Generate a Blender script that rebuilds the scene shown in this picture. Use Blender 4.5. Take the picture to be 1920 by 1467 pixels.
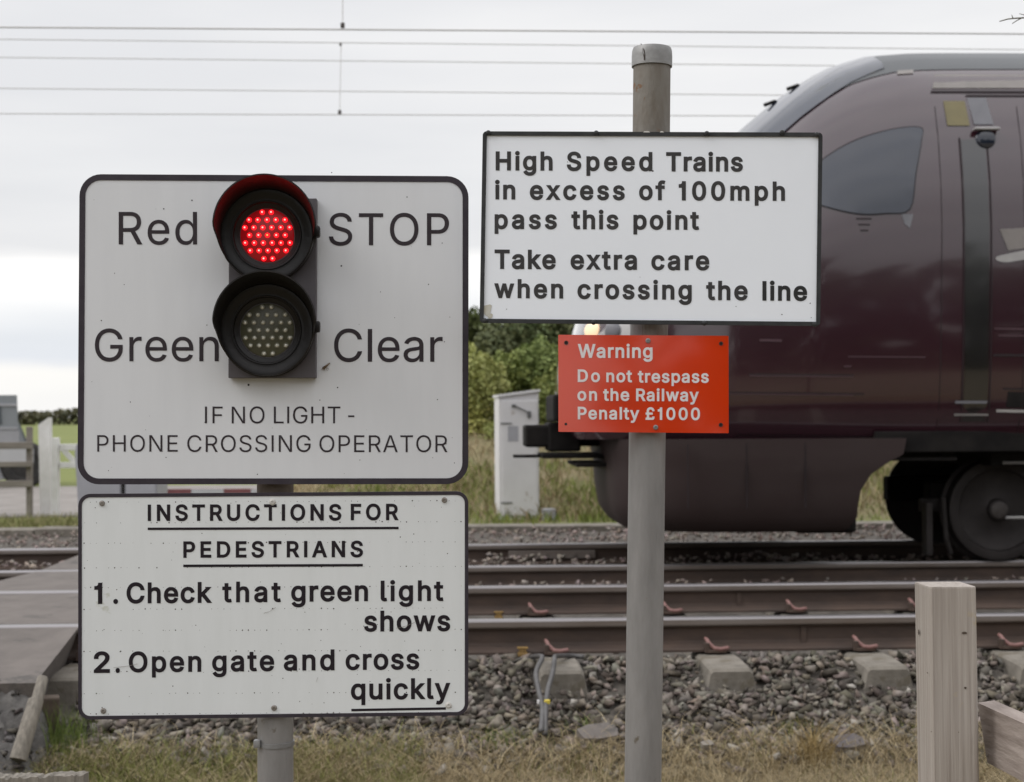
import bpy, bmesh, math, random
import numpy as np
from mathutils import Matrix, Vector
from mathutils.geometry import delaunay_2d_cdt

for o in list(bpy.data.objects):
    bpy.data.objects.remove(o)
S = bpy.context.scene
COL = S.collection
R = math.radians
random.seed(7)
RNG = np.random.default_rng(11)

# ------------------------------------------------------------------ camera, light, exposure
FPX, CX, CY, CAMZ = 2800.0, 960.0, 733.5, 1.65
PITCH = math.atan(46.5 / FPX)
ROLL = -0.006
cam_d = bpy.data.cameras.new('camera')
cam_d.sensor_width = 36.0
cam_d.lens = FPX / 1920 * 36
cam_d.clip_start = 0.05
cam_d.clip_end = 5000
cam_d.dof.use_dof = True
cam_d.dof.focus_distance = 3.1
cam_d.dof.aperture_fstop = 6.3
cam_d.dof.aperture_blades = 7
cam = bpy.data.objects.new('camera', cam_d)
COL.objects.link(cam)
CAM_ROT = (Matrix.Rotation(math.pi / 2 + PITCH, 4, 'X') @ Matrix.Rotation(ROLL, 4, 'Z'))
cam.matrix_world = Matrix.Translation((0, 0, CAMZ)) @ CAM_ROT
S.camera = cam

SUN_EL, SUN_AZ = R(44), R(256)          # to the left of the camera and a little behind it; overcast
world = bpy.data.worlds.new("World")
S.world = world
world.use_nodes = True
wn, wl = world.node_tree.nodes, world.node_tree.links
bg = wn['Background']
bg.inputs['Strength'].default_value = 0.1
sky = wn.new('ShaderNodeTexSky')
sky.sky_type = 'NISHITA'
sky.sun_disc = False
sky.sun_elevation = SUN_EL
sky.sun_rotation = SUN_AZ
sky.dust_density = 3.0
tc = wn.new('ShaderNodeTexCoord')
sep = wn.new('ShaderNodeSeparateXYZ')
wl.new(tc.outputs['Generated'], sep.inputs[0])
# cloud deck: brightness by elevation, broken into long soft bands
mp = wn.new('ShaderNodeMapping')
mp.inputs['Scale'].default_value = (1.5, 1.5, 9.0)
mp.inputs['Location'].default_value = (0.31, 0.0, 0.22)
wl.new(tc.outputs['Generated'], mp.inputs[0])
nz = wn.new('ShaderNodeTexNoise')
nz.inputs['Scale'].default_value = 1.6
nz.inputs['Detail'].default_value = 5.0
nz.inputs['Roughness'].default_value = 0.45
wl.new(mp.outputs[0], nz.inputs['Vector'])
rmp = wn.new('ShaderNodeValToRGB')
rmp.color_ramp.elements[0].position = 0.34
rmp.color_ramp.elements[0].color = (0.90, 0.905, 0.92, 1)
rmp.color_ramp.elements[1].position = 0.60
rmp.color_ramp.elements[1].color = (1.03, 1.025, 1.02, 1)
wl.new(nz.outputs['Fac'], rmp.inputs[0])
el = wn.new('ShaderNodeValToRGB')       # elevation (z of the direction) -> brightness
cr = el.color_ramp
cr.elements[0].position = 0.0
cr.elements[0].color = (1.0, 0.99, 0.97, 1)
cr.elements[1].position = 1.0
cr.elements[1].color = (1.75, 1.76, 1.8, 1)
for p, c in ((0.030, (1.0, 0.985, 0.95)), (0.037, (0.80, 0.83, 0.88)), (0.052, (0.80, 0.83, 0.87)), (0.078, (0.95, 0.955, 0.96)), (0.106, (1.0, 0.99, 0.98)), (0.116, (0.78, 0.785, 0.80)),
             (0.16, (0.82, 0.825, 0.835)), (0.21, (0.86, 0.86, 0.865)), (0.30, (0.87, 0.87, 0.875)), (0.55, (1.35, 1.35, 1.38))):
    e = cr.elements.new(p)
    e.color = (*c, 1)
# the bands wander: shift the elevation by a broad noise before the lookup
nz2 = wn.new('ShaderNodeTexNoise')
nz2.inputs['Scale'].default_value = 3.2
nz2.inputs['Detail'].default_value = 4.0
mp2 = wn.new('ShaderNodeMapping')
mp2.inputs['Scale'].default_value = (1.2, 1.2, 6.0)
mp2.inputs['Location'].default_value = (0.65, 0.2, 0.1)
wl.new(tc.outputs['Generated'], mp2.inputs[0])
wl.new(mp2.outputs[0], nz2.inputs['Vector'])
wob = wn.new('ShaderNodeMath')
wob.operation = 'MULTIPLY_ADD'
wob.inputs[1].default_value = 0.045
wob.inputs[2].default_value = -0.0225
wl.new(nz2.outputs['Fac'], wob.inputs[0])
zsum = wn.new('ShaderNodeMath')
zsum.operation = 'ADD'
wl.new(sep.outputs['Z'], zsum.inputs[0])
wl.new(wob.outputs[0], zsum.inputs[1])
wl.new(zsum.outputs[0], el.inputs[0])
mul = wn.new('ShaderNodeMix')
mul.data_type = 'RGBA'
mul.blend_type = 'MULTIPLY'
mul.inputs[0].default_value = 1.0
wl.new(el.outputs[0], mul.inputs[6])
wl.new(rmp.outputs[0], mul.inputs[7])
x10 = wn.new('ShaderNodeVectorMath')
x10.operation = 'SCALE'
x10.inputs['Scale'].default_value = 10.9
wl.new(mul.outputs[2], x10.inputs[0])
mx = wn.new('ShaderNodeMix')
mx.data_type = 'RGBA'
mx.inputs[0].default_value = 0.93
wl.new(sky.outputs[0], mx.inputs[6])
wl.new(x10.outputs[0], mx.inputs[7])
wl.new(mx.outputs[2], bg.inputs['Color'])

sun_d = bpy.data.lights.new('sun', 'SUN')
sun_d.energy = 1.4
sun_d.angle = R(32)
sun_d.color = (1.0, 0.98, 0.95)
sun = bpy.data.objects.new('sun', sun_d)
COL.objects.link(sun)
# direction towards the sun (Nishita: rotation measured from +Y, clockwise seen from above)
sd = Vector((math.sin(SUN_AZ) * math.cos(SUN_EL), math.cos(SUN_AZ) * math.cos(SUN_EL), math.sin(SUN_EL)))
sun.rotation_euler = sd.to_track_quat('Z', 'Y').to_euler()

S.view_settings.view_transform = 'Standard'
S.view_settings.look = 'None'
S.view_settings.exposure = 0.0
S.view_settings.gamma = 1.0
S.cycles.max_bounces = 6
S.cycles.diffuse_bounces = 3
S.cycles.glossy_bounces = 3
S.cycles.transparent_max_bounces = 6
S.cycles.caustics_reflective = False
S.cycles.caustics_refractive = False
S.cycles.use_denoising = True

# ------------------------------------------------------------------ surveying helpers
CAM_POS = Vector((0, 0, CAMZ))
R3 = CAM_ROT.to_3x3()


def ray(px, py):
    return R3 @ Vector(((px - CX) / FPX, (CY - py) / FPX, -1))


def at(px, py, d):
    r = ray(px, py)
    return CAM_POS + r * (d / r.y)


def at_z(px, py, z):
    r = ray(px, py)
    return CAM_POS + r * ((z - CAMZ) / r.z)


TA = R(2.6)                             # the line runs away slightly to the right
TE = Vector((math.cos(TA), math.sin(TA), 0))
TN = Vector((-math.sin(TA), math.cos(TA), 0))


def tr(u, v, z):                        # track coordinates -> world
    return TE * u + TN * v + Vector((0, 0, z))


def on_v(px, py, v):                    # (u, z) where a sight line meets the upright plane at track distance v
    r = ray(px, py)
    p = CAM_POS + r * (v / r.dot(TN))
    return p.dot(TE), p.z


# ------------------------------------------------------------------ object helpers
def link(name, mesh, mats, parent=None):
    o = bpy.data.objects.new(name, mesh)
    COL.objects.link(o)
    for m in (mats if isinstance(mats, (list, tuple)) else [mats]):
        mesh.materials.append(m)
    if parent is not None:
        o.parent = parent
    return o


def obj(name, bm, mats, parent=None, smooth=False, angle=None):
    me = bpy.data.meshes.new(name)
    bmesh.ops.recalc_face_normals(bm, faces=bm.faces)
    bm.to_mesh(me)
    bm.free()
    if smooth or angle is not None:
        me.polygons.foreach_set('use_smooth', [True] * len(me.polygons))
        if angle is not None:
            me.set_sharp_from_angle(angle=R(angle))
    return link(name, me, mats, parent)


def tag(o, label, cat, group=None, kind=None):
    if label:
        o['label'] = label
    if cat:
        o['category'] = cat
    if group:
        o['group'] = group
    if kind:
        o['kind'] = kind
    return o


def thing(name, label, cat, loc=(0, 0, 0), rotz=0.0, group=None):
    o = bpy.data.objects.new(name, None)
    COL.objects.link(o)
    o.empty_display_size = 0.1
    o.location = loc
    o.rotation_euler = (0, 0, rotz)
    return tag(o, label, cat, group)


def dup(root, loc=None, label=None):
    r = root.copy()
    COL.objects.link(r)
    if loc is not None:
        r.location = loc
    if label:
        r['label'] = label
    for ch in list(root.children):
        c = ch.copy()
        COL.objects.link(c)
        c.parent = r
        for g in list(ch.children):
            d = g.copy()
            COL.objects.link(d)
            d.parent = c
    return r


def add_box(bm, x0, x1, y0, y1, z0, z1, mi=0, m=None, bev=0.0):
    v = [bm.verts.new((x, y, z)) for x in (x0, x1) for y in (y0, y1) for z in (z0, z1)]
    if m is not None:
        for q in v:
            q.co = m @ q.co
    fs = []
    for f in ((0, 1, 3, 2), (4, 6, 7, 5), (0, 4, 5, 1), (2, 3, 7, 6), (0, 2, 6, 4), (1, 5, 7, 3)):
        fc = bm.faces.new([v[i] for i in f])
        fc.material_index = mi
        fs.append(fc)
    if bev:
        es = list({e for f in fs for e in f.edges})
        bmesh.ops.bevel(bm, geom=es, offset=bev, segments=2, affect='EDGES', profile=0.5)


def add_tube(bm, pts, rad, n=10, mi=0, cap=True):
    pts = [Vector(p) for p in pts]
    rads = rad if isinstance(rad, (list, tuple)) else [rad] * len(pts)
    rings = []
    up = Vector((0.13, 0.2, 1)).normalized()
    for i, p in enumerate(pts):
        t = (pts[min(i + 1, len(pts) - 1)] - pts[max(i - 1, 0)]).normalized()
        a = t.cross(up)
        if a.length < 1e-3:
            a = t.cross(Vector((1, 0, 0)))
        a.normalize()
        b = t.cross(a)
        rings.append([bm.verts.new(p + (a * math.cos(k * 2 * math.pi / n) + b * math.sin(k * 2 * math.pi / n)) * rads[i]) for k in range(n)])
    for i in range(len(rings) - 1):
        for k in range(n):
            bm.faces.new((rings[i][k], rings[i][(k + 1) % n], rings[i + 1][(k + 1) % n], rings[i + 1][k])).material_index = mi
    if cap:
        bm.faces.new(rings[0][::-1]).material_index = mi
        bm.faces.new(rings[-1]).material_index = mi


def add_lathe(bm, prof, origin, ax, ay, an, n=40, mi=0, close=False):
    """prof: (radius, along an); revolved about an through origin."""
    rings = []
    for r, h in prof:
        c = origin + an * h
        if r < 1e-6:
            rings.append([bm.verts.new(c)])
        else:
            rings.append([bm.verts.new(c + (ax * math.cos(k * 2 * math.pi / n) + ay * math.sin(k * 2 * math.pi / n)) * r) for k in range(n)])
    for a, b in zip(rings, rings[1:]):
        for k in range(n):
            k2 = (k + 1) % n
            if len(a) == 1 and len(b) == 1:
                continue
            if len(a) == 1:
                f = (a[0], b[k2], b[k])
            elif len(b) == 1:
                f = (a[k], a[k2], b[0])
            else:
                f = (a[k], a[k2], b[k2], b[k])
            bm.faces.new(f).material_index = mi


def add_prism(bm, poly, h0, h1, axis_fn, mi=0):
    """poly of 2-D points swept between two values of the third coordinate; axis_fn(x, y, h) -> Vector"""
    lo = [bm.verts.new(axis_fn(x, y, h0)) for x, y in poly]
    hi = [bm.verts.new(axis_fn(x, y, h1)) for x, y in poly]
    n = len(poly)
    for i in range(n):
        bm.faces.new((lo[i], lo[(i + 1) % n], hi[(i + 1) % n], hi[i])).material_index = mi
    bm.faces.new(lo[::-1]).material_index = mi
    bm.faces.new(hi).material_index = mi


def mesh_np(name, verts, tris, cols=None, quads=None):
    me = bpy.data.meshes.new(name)
    nv = len(verts)
    k = 3 if quads is None else 4
    f = tris if quads is None else quads
    nf = len(f)
    me.vertices.add(nv)
    me.vertices.foreach_set('co', np.asarray(verts, dtype=np.float32).ravel())
    me.loops.add(nf * k)
    me.loops.foreach_set('vertex_index', np.asarray(f, dtype=np.int32).ravel())
    me.polygons.add(nf)
    me.polygons.foreach_set('loop_start', np.arange(0, nf * k, k, dtype=np.int32))
    me.polygons.foreach_set('loop_total', np.full(nf, k, dtype=np.int32))
    if cols is not None:
        at_ = me.color_attributes.new('col', 'FLOAT_COLOR', 'POINT')
        c4 = np.ones((nv, 4), dtype=np.float32)
        c4[:, :3] = cols
        at_.data.foreach_set('color', c4.ravel())
    me.update(calc_edges=True)
    return me


# ------------------------------------------------------------------ materials
def srgb(r, g, b, k=1.0):
    def f(c):
        c /= 255.0
        return k * (c / 12.92 if c <= 0.04045 else ((c + 0.055) / 1.055) ** 2.4)
    return (f(r), f(g), f(b))


def pm(name, c1, c2=None, scale=8.0, rough=0.6, bump=0.0, bscale=None, metal=0.0, stretch=(1, 1, 1), coat=0.0, spec=0.5,
       detail=6.0, lo=0.35, hi=0.65, spots=None, rough2=None, attr=None, trans=0.0, ior=1.45, emit=None, estr=0.0):
    m = bpy.data.materials.new(name)
    m.use_nodes = True
    n, l = m.node_tree.nodes, m.node_tree.links
    b = n['Principled BSDF']
    b.inputs['Roughness'].default_value = rough
    b.inputs['Metallic'].default_value = metal
    b.inputs['Specular IOR Level'].default_value = spec
    b.inputs['Coat Weight'].default_value = coat
    b.inputs['Coat Roughness'].default_value = 0.06
    b.inputs['Transmission Weight'].default_value = trans
    b.inputs['IOR'].default_value = ior
    b.inputs['Base Color'].default_value = (*c1, 1)
    if emit:
        b.inputs['Emission Color'].default_value = (*emit, 1)
        b.inputs['Emission Strength'].default_value = estr
    t = n.new('ShaderNodeTexCoord')
    mpn = n.new('ShaderNodeMapping')
    mpn.inputs['Scale'].default_value = stretch
    l.new(t.outputs['Object'], mpn.inputs[0])
    src = None
    if c2 is not None:
        z = n.new('ShaderNodeTexNoise')
        z.inputs['Scale'].default_value = scale
        z.inputs['Detail'].default_value = detail
        z.inputs['Roughness'].default_value = 0.6
        l.new(mpn.outputs[0], z.inputs['Vector'])
        rp = n.new('ShaderNodeValToRGB')
        rp.color_ramp.elements[0].position = lo
        rp.color_ramp.elements[0].color = (*c1, 1)
        rp.color_ramp.elements[1].position = hi
        rp.color_ramp.elements[1].color = (*c2, 1)
        l.new(z.outputs['Fac'], rp.inputs[0])
        src = rp.outputs[0]
        if rough2 is not None:
            mr = n.new('ShaderNodeMapRange')
            mr.inputs['To Min'].default_value = rough
            mr.inputs['To Max'].default_value = rough2
            l.new(z.outputs['Fac'], mr.inputs['Value'])
            l.new(mr.outputs[0], b.inputs['Roughness'])
    if spots:                           # (colour, scale, threshold): marks with a shape of their own
        for sc_, (c3, s_, th) in enumerate(spots):
            z2 = n.new('ShaderNodeTexNoise')
            z2.inputs['Scale'].default_value = s_
            z2.inputs['Detail'].default_value = 5.0
            z2.inputs['Roughness'].default_value = 0.65
            mp2 = n.new('ShaderNodeMapping')
            mp2.inputs['Location'].default_value = (3.1 * sc_ + 1, 7.7, 1.3)
            l.new(t.outputs['Object'], mp2.inputs[0])
            l.new(mp2.outputs[0], z2.inputs['Vector'])
            r2 = n.new('ShaderNodeValToRGB')
            r2.color_ramp.elements[0].position = th
            r2.color_ramp.elements[0].color = (0, 0, 0, 1)
            r2.color_ramp.elements[1].position = th + 0.05
            r2.color_ramp.elements[1].color = (1, 1, 1, 1)
            l.new(z2.outputs['Fac'], r2.inputs[0])
            mm = n.new('ShaderNodeMix')
            mm.data_type = 'RGBA'
            l.new(r2.outputs[0], mm.inputs[0])
            if src is not None:
                l.new(src, mm.inputs[6])
            else:
                mm.inputs[6].default_value = (*c1, 1)
            mm.inputs[7].default_value = (*c3, 1)
            src = mm.outputs[2]
    if attr:
        a = n.new('ShaderNodeAttribute')
        a.attribute_name = 'col'
        if src is not None:
            mm = n.new('ShaderNodeMix')
            mm.data_type = 'RGBA'
            mm.blend_type = 'MULTIPLY'
            mm.inputs[0].default_value = 1.0
            l.new(src, mm.inputs[6])
            l.new(a.outputs['Color'], mm.inputs[7])
            src = mm.outputs[2]
        else:
            src = a.outputs['Color']
    if src is not None:
        l.new(src, b.inputs['Base Color'])
    if bump:
        z3 = n.new('ShaderNodeTexNoise')
        z3.inputs['Scale'].default_value = bscale or scale * 3
        z3.inputs['Detail'].default_value = 6.0
        l.new(mpn.outputs[0], z3.inputs['Vector'])
        bp = n.new('ShaderNodeBump')
        bp.inputs['Strength'].default_value = bump
        bp.inputs['Distance'].default_value = 0.01
        l.new(z3.outputs['Fac'], bp.inputs['Height'])
        l.new(bp.outputs[0], b.inputs['Normal'])
    return m


M = {}
M['ground'] = pm('ground_soil', (0.20, 0.16, 0.10), (0.11, 0.095, 0.06), 3.0, 0.95, bump=0.6, bscale=40)
M['field'] = pm('field_grass', (0.120, 0.142, 0.026), (0.150, 0.168, 0.038), 0.25, 0.9)
M['ballast_bed'] = pm('ballast_bed', (0.11, 0.096, 0.082), (0.055, 0.048, 0.04), 14.0, 0.95, bump=0.9, bscale=30)
M['stone'] = pm('ballast_stone', (1, 1, 1), (0.66, 0.62, 0.57), 16.0, 0.9, attr=True, spec=0.25)
M['concrete'] = pm('sleeper_concrete', (0.20, 0.18, 0.152), (0.13, 0.116, 0.096), 9.0, 0.9, bump=0.35, bscale=60, spots=[((0.125, 0.108, 0.082), 6.0, 0.55), ((0.075, 0.06, 0.045), 22.0, 0.66)])
M['tarmac'] = pm('broken_tarmac', (0.060, 0.056, 0.054), (0.12, 0.113, 0.106), 9.0, 0.95, bump=1.0, bscale=35)
M['deck'] = pm('deck_surface', (0.142, 0.124, 0.112), (0.108, 0.094, 0.085), 6.0, 0.9, bump=0.4, bscale=160, spots=[((0.080, 0.072, 0.066), 4.0, 0.60), ((0.20, 0.185, 0.17), 30.0, 0.69)])
M['apron'] = pm('apron_concrete', (0.25, 0.23, 0.212), (0.19, 0.172, 0.158), 2.0, 0.9, bump=0.2, bscale=60)
M['rail_side'] = pm('rail_rust', (0.046, 0.032, 0.026), (0.074, 0.049, 0.037), 9.0, 0.75, bump=0.2, bscale=60, stretch=(0.4, 1, 1))
M['rail_top'] = pm('rail_running_surface', (0.33, 0.315, 0.32), (0.21, 0.195, 0.195), 4.0, 0.36, metal=0.85, stretch=(0.05, 1, 1))
M['rail_head'] = pm('rail_head_side', (0.20, 0.175, 0.16), (0.15, 0.12, 0.10), 8.0, 0.5, metal=0.3, stretch=(0.2, 1, 1))
M['clip'] = pm('clip_paint', (0.25, 0.135, 0.122), (0.17, 0.085, 0.075), 60.0, 0.6)
M['brass'] = pm('bond_clamp', (0.30, 0.19, 0.06), (0.18, 0.11, 0.04), 60.0, 0.6, metal=0.2)
M['hose'] = pm('cable_sheath', (0.055, 0.052, 0.051), (0.09, 0.086, 0.084), 20.0, 0.5)
M['yellow'] = pm('yellow_band', (0.62, 0.50, 0.06), (0.5, 0.38, 0.06), 60.0, 0.6)
M['galv'] = pm('galvanised_steel', (0.195, 0.188, 0.184), (0.265, 0.256, 0.25), 22.0, 0.5, metal=0.25, bump=0.18, bscale=120, stretch=(1, 1, 0.22), lo=0.3, hi=0.7,
               spots=[((0.15, 0.098, 0.06), 30.0, 0.70), ((0.36, 0.355, 0.345), 75.0, 0.735), ((0.135, 0.115, 0.09), 16.0, 0.68)])
M['galv_old'] = pm('galvanised_steel_stained', (0.185, 0.172, 0.152), (0.125, 0.102, 0.078), 16.0, 0.6, metal=0.2, bump=0.25, bscale=120, stretch=(1, 1, 0.3),
                   spots=[((0.155, 0.085, 0.045), 26.0, 0.62), ((0.36, 0.36, 0.35), 70.0, 0.70)])
M['alu'] = pm('cap_metal', (0.27, 0.268, 0.265), (0.18, 0.178, 0.175), 18.0, 0.5, metal=0.3, bump=0.15, spots=[((0.18, 0.18, 0.17), 24.0, 0.66)])
M['crack'] = pm('dark_gap', (0.035, 0.025, 0.02), (0.05, 0.035, 0.03), 40.0, 0.9)
M['white_a'] = pm('sign_sheet_grey_white', (0.66, 0.67, 0.69), (0.625, 0.635, 0.655), 7.0, 0.5, stretch=(3, 1, 0.45), lo=0.3, hi=0.75, spots=[((0.50, 0.49, 0.46), 55.0, 0.745)])
M['white_b'] = pm('sign_sheet_old_white', (0.70, 0.72, 0.725), (0.655, 0.675, 0.675), 7.0, 0.5, stretch=(3, 1, 0.5), lo=0.3, hi=0.75, spots=[((0.30, 0.28, 0.24), 170.0, 0.77), ((0.52, 0.53, 0.47), 9.0, 0.70)])
M['white_c'] = pm('sign_sheet_white', (0.80, 0.83, 0.88), (0.77, 0.80, 0.85), 3.0, 0.35)
M['frame_dark'] = pm('sign_border', (0.030, 0.024, 0.032), (0.042, 0.035, 0.043), 30.0, 0.5, spec=0.3, spots=[((0.22, 0.21, 0.2), 90.0, 0.77)])
M['frame_c'] = pm('notice_frame', (0.026, 0.027, 0.029), (0.04, 0.041, 0.042), 30.0, 0.5, spec=0.25, spots=[((0.2, 0.2, 0.19), 80.0, 0.76)])
M['ink'] = pm('lettering_dark', (0.030, 0.023, 0.028), (0.038, 0.030, 0.035), 40.0, 0.6, spec=0.25)
M['ink_black'] = pm('lettering_black', (0.013, 0.009, 0.013), (0.018, 0.013, 0.017), 40.0, 0.6, spec=0.25)
M['ink_faded'] = pm('lettering_faded', (0.036, 0.034, 0.035), (0.048, 0.046, 0.047), 30.0, 0.6, spec=0.25)
M['ink_new'] = pm('lettering_repainted', (0.013, 0.013, 0.014), (0.018, 0.018, 0.018), 30.0, 0.4)
M['red'] = pm('warning_enamel', (0.58, 0.036, 0.002), (0.53, 0.032, 0.002), 5.0, 0.12, spec=0.5, coat=1.0)
M['letter_white'] = pm('lettering_white', (0.70, 0.66, 0.66), (0.64, 0.60, 0.60), 40.0, 0.4)
M['screw'] = pm('screw_metal', (0.33, 0.31, 0.29), (0.20, 0.17, 0.14), 90.0, 0.45, metal=0.5)
M['screw_white'] = pm('screw_cap_white', (0.60, 0.59, 0.56), (0.52, 0.50, 0.47), 90.0, 0.5)
M['hole'] = pm('screw_hole', (0.02, 0.014, 0.012), None, rough=0.9)
M['tape'] = pm('tape_scrap', (0.50, 0.49, 0.44), (0.40, 0.36, 0.26), 40.0, 0.5)
M['plate'] = pm('signal_backplate', (0.066, 0.058, 0.064), (0.092, 0.083, 0.090), 12.0, 0.5, stretch=(1, 1, 0.2))
M['visor'] = pm('signal_plastic', (0.0085, 0.0072, 0.007), (0.014, 0.0115, 0.011), 12.0, 0.36, spec=0.35, bump=0.08, bscale=80, spots=[((0.10, 0.095, 0.09), 60.0, 0.70)])
M['lens_red'] = pm('lens_red', (0.09, 0.004, 0.006), None, rough=0.25, emit=(1.0, 0.008, 0.018), estr=0.16)
M['lens_dark'] = pm('lens_unlit', (0.085, 0.083, 0.050), (0.065, 0.063, 0.040), 20.0, rough=0.3)
M['led_red'] = pm('led_red', (0.5, 0.01, 0.01), None, rough=0.2, emit=(1.0, 0.008, 0.014), estr=2.2)
M['led_core'] = pm('led_core', (0.9, 0.3, 0.25), None, rough=0.2, emit=(1.0, 0.30, 0.27), estr=2.3)
M['led_weak'] = pm('led_weak', (0.8, 0.3, 0.1), None, rough=0.2, emit=(1.0, 0.22, 0.05), estr=2.2)
M['led_ring'] = pm('led_collar', (0.24, 0.235, 0.18), None, rough=0.3)
M['led_clear'] = pm('led_clear', (0.80, 0.79, 0.69), (0.7, 0.68, 0.6), 200.0, rough=0.12, spec=0.9)
M['wood'] = pm('weathered_timber', (0.39, 0.35, 0.312), (0.285, 0.248, 0.218), 9.0, 0.85, stretch=(10, 10, 0.22), bump=0.55, bscale=9, detail=8, lo=0.36, hi=0.64,
               spots=[((0.37, 0.31, 0.225), 7.0, 0.63), ((0.23, 0.185, 0.15), 24.0, 0.76)])
M['wood_rail'] = pm('weathered_board', (0.33, 0.28, 0.25), (0.225, 0.185, 0.163), 6.0, 0.85, stretch=(5, 1.2, 7), bump=0.5, bscale=8, detail=8,
                    spots=[((0.21, 0.135, 0.10), 13.0, 0.68)])
M['wood_old'] = pm('old_grey_timber', (0.25, 0.225, 0.19), (0.15, 0.135, 0.115), 8.0, 0.9, stretch=(8, 8, 0.5), bump=0.8, bscale=10, detail=8)
M['wood_dark'] = pm('dark_timber', (0.10, 0.075, 0.055), (0.06, 0.045, 0.035), 10.0, 0.9, bump=0.5, bscale=20)
M['white_paint'] = pm('white_painted_wood', (0.72, 0.71, 0.70), (0.62, 0.61, 0.59), 8.0, 0.6, spots=[((0.40, 0.38, 0.34), 12.0, 0.70)])
M['fence_wood'] = pm('fence_timber', (0.24, 0.215, 0.19), (0.17, 0.15, 0.13), 5.0, 0.9, stretch=(0.5, 1, 4))
M['cab_white'] = pm('cabinet_paint', (0.66, 0.65, 0.655), (0.60, 0.59, 0.59), 3.0, 0.55, spots=[((0.44, 0.40, 0.37), 5.0, 0.66)])
M['cab_grey'] = pm('cabinet_grey', (0.36, 0.36, 0.385), (0.32, 0.32, 0.34), 3.0, 0.5)
M['cab_part'] = pm('cabinet_fitting', (0.10, 0.10, 0.105), (0.14, 0.14, 0.14), 20.0, 0.6)
M['vehicle'] = pm('vehicle_paint', (0.25, 0.265, 0.285), (0.22, 0.235, 0.25), 2.0, 0.4, coat=0.3)
M['vehicle_light'] = pm('vehicle_lower', (0.50, 0.50, 0.51), (0.44, 0.44, 0.45), 2.0, 0.5)
M['vehicle_glass'] = pm('vehicle_glass', (0.10, 0.115, 0.125), None, rough=0.1, spec=0.8)
M['rubber'] = pm('tyre_rubber', (0.028, 0.027, 0.027), (0.045, 0.042, 0.04), 20.0, 0.85)
M['barrier_pale'] = pm('barrier_white', (0.48, 0.48, 0.52), (0.40, 0.40, 0.43), 6.0, 0.6)
M['maroon'] = pm('barrier_red', (0.20, 0.070, 0.078), (0.16, 0.058, 0.064), 6.0, 0.5)
M['train'] = pm('train_plum_paint', (0.024, 0.0045, 0.0105), (0.028, 0.006, 0.0125), 1.5, 0.18, coat=1.0, spec=0.5, ior=1.62)
M['train_roof'] = pm('train_roof_grey', (0.115, 0.120, 0.125), (0.09, 0.095, 0.10), 1.5, 0.55, stretch=(0.3, 1, 1))
M['train_glass'] = pm('train_glass', (0.012, 0.017, 0.032), None, rough=0.08, spec=0.8, ior=1.55)
M['train_skirt'] = pm('train_skirt_dusty', (0.027, 0.0145, 0.0145), (0.038, 0.027, 0.026), 0.9, 0.6, stretch=(0.8, 1, 1), spec=0.3, lo=0.35, hi=0.72)
M['train_black'] = pm('train_underframe', (0.008, 0.007, 0.007), (0.016, 0.014, 0.013), 6.0, 0.8, spec=0.2)
M['train_grille'] = pm('train_grille', (0.19, 0.175, 0.165), (0.23, 0.21, 0.20), 6.0, 0.5)
M['train_grey'] = pm('train_grey_panel', (0.14, 0.14, 0.155), (0.165, 0.165, 0.18), 8.0, 0.5)
M['train_yellow'] = pm('train_yellow_label', (0.17, 0.145, 0.070), (0.15, 0.13, 0.065), 10.0, 0.5)
M['train_silver'] = pm('train_silver', (0.42, 0.41, 0.40), (0.34, 0.33, 0.33), 8.0, 0.4, metal=0.3)
M['seal'] = pm('window_seal', (0.026, 0.020, 0.022), None, rough=0.7, spec=0.2)
M['seam'] = pm('panel_seam', (0.014, 0.007, 0.009), None, rough=0.6)
M['train_door'] = pm('train_door_black', (0.007, 0.006, 0.007), None, rough=0.18, coat=1.0, spec=0.5, ior=1.62)
M['seam_light'] = pm('panel_lip', (0.075, 0.040, 0.050), None, rough=0.4)
M['headlight'] = pm('headlight', (0.6, 0.5, 0.38), None, rough=0.3, emit=(1.0, 0.66, 0.38), estr=0.75)
M['wheel'] = pm('wheel_steel', (0.038, 0.032, 0.031), (0.025, 0.021, 0.02), 7.0, 0.6, metal=0.4)
M['hub'] = pm('wheel_hub', (0.085, 0.075, 0.070), (0.06, 0.052, 0.05), 14.0, 0.55, metal=0.3)
M['wire'] = pm('wire_metal', (0.50, 0.49, 0.47), None, rough=0.6, metal=0.2)
M['clamp'] = pm('wire_clamp', (0.06, 0.05, 0.045), None, rough=0.7)
M['leaf'] = pm('leaves', (1, 1, 1), None, rough=0.65, attr=True, spec=0.3)
M['blade'] = pm('grass_blades', (1, 1, 1), None, rough=0.8, attr=True, spec=0.2)
M['bark'] = pm('bark', (0.10, 0.085, 0.065), (0.06, 0.05, 0.04), 12.0, 0.95, bump=0.5)
M['twig'] = pm('twig_bark', (0.085, 0.075, 0.055), (0.12, 0.11, 0.075), 80.0, 0.9)
M['insect'] = pm('insect_husk', (0.20, 0.14, 0.085), (0.10, 0.07, 0.045), 300.0, 0.7)

# ------------------------------------------------------------------ the ground and the line
V1, V2, V3, V4 = 7.72, 9.225, 10.90, 12.40         # the four rails
Z1, Z2, Z3, Z4 = CAMZ - 1.048, CAMZ - 1.048, CAMZ - 1.090, CAMZ - 1.061
GP = [(-80, 0.0), (-8, 0.0), (6.15, 0.02), (6.45, 0.10), (6.72, 0.18), (7.05, 0.262), (7.22, 0.310), (7.42, 0.385), (9.6, 0.40), (10.4, 0.40), (12.9, 0.425), (13.6, 0.50),
      (14.7, 0.515), (16, 0.54), (20, 0.56), (27, 0.60), (60, 0.82), (110, 1.17), (400, 1.35), (2500, 1.5)]


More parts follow.
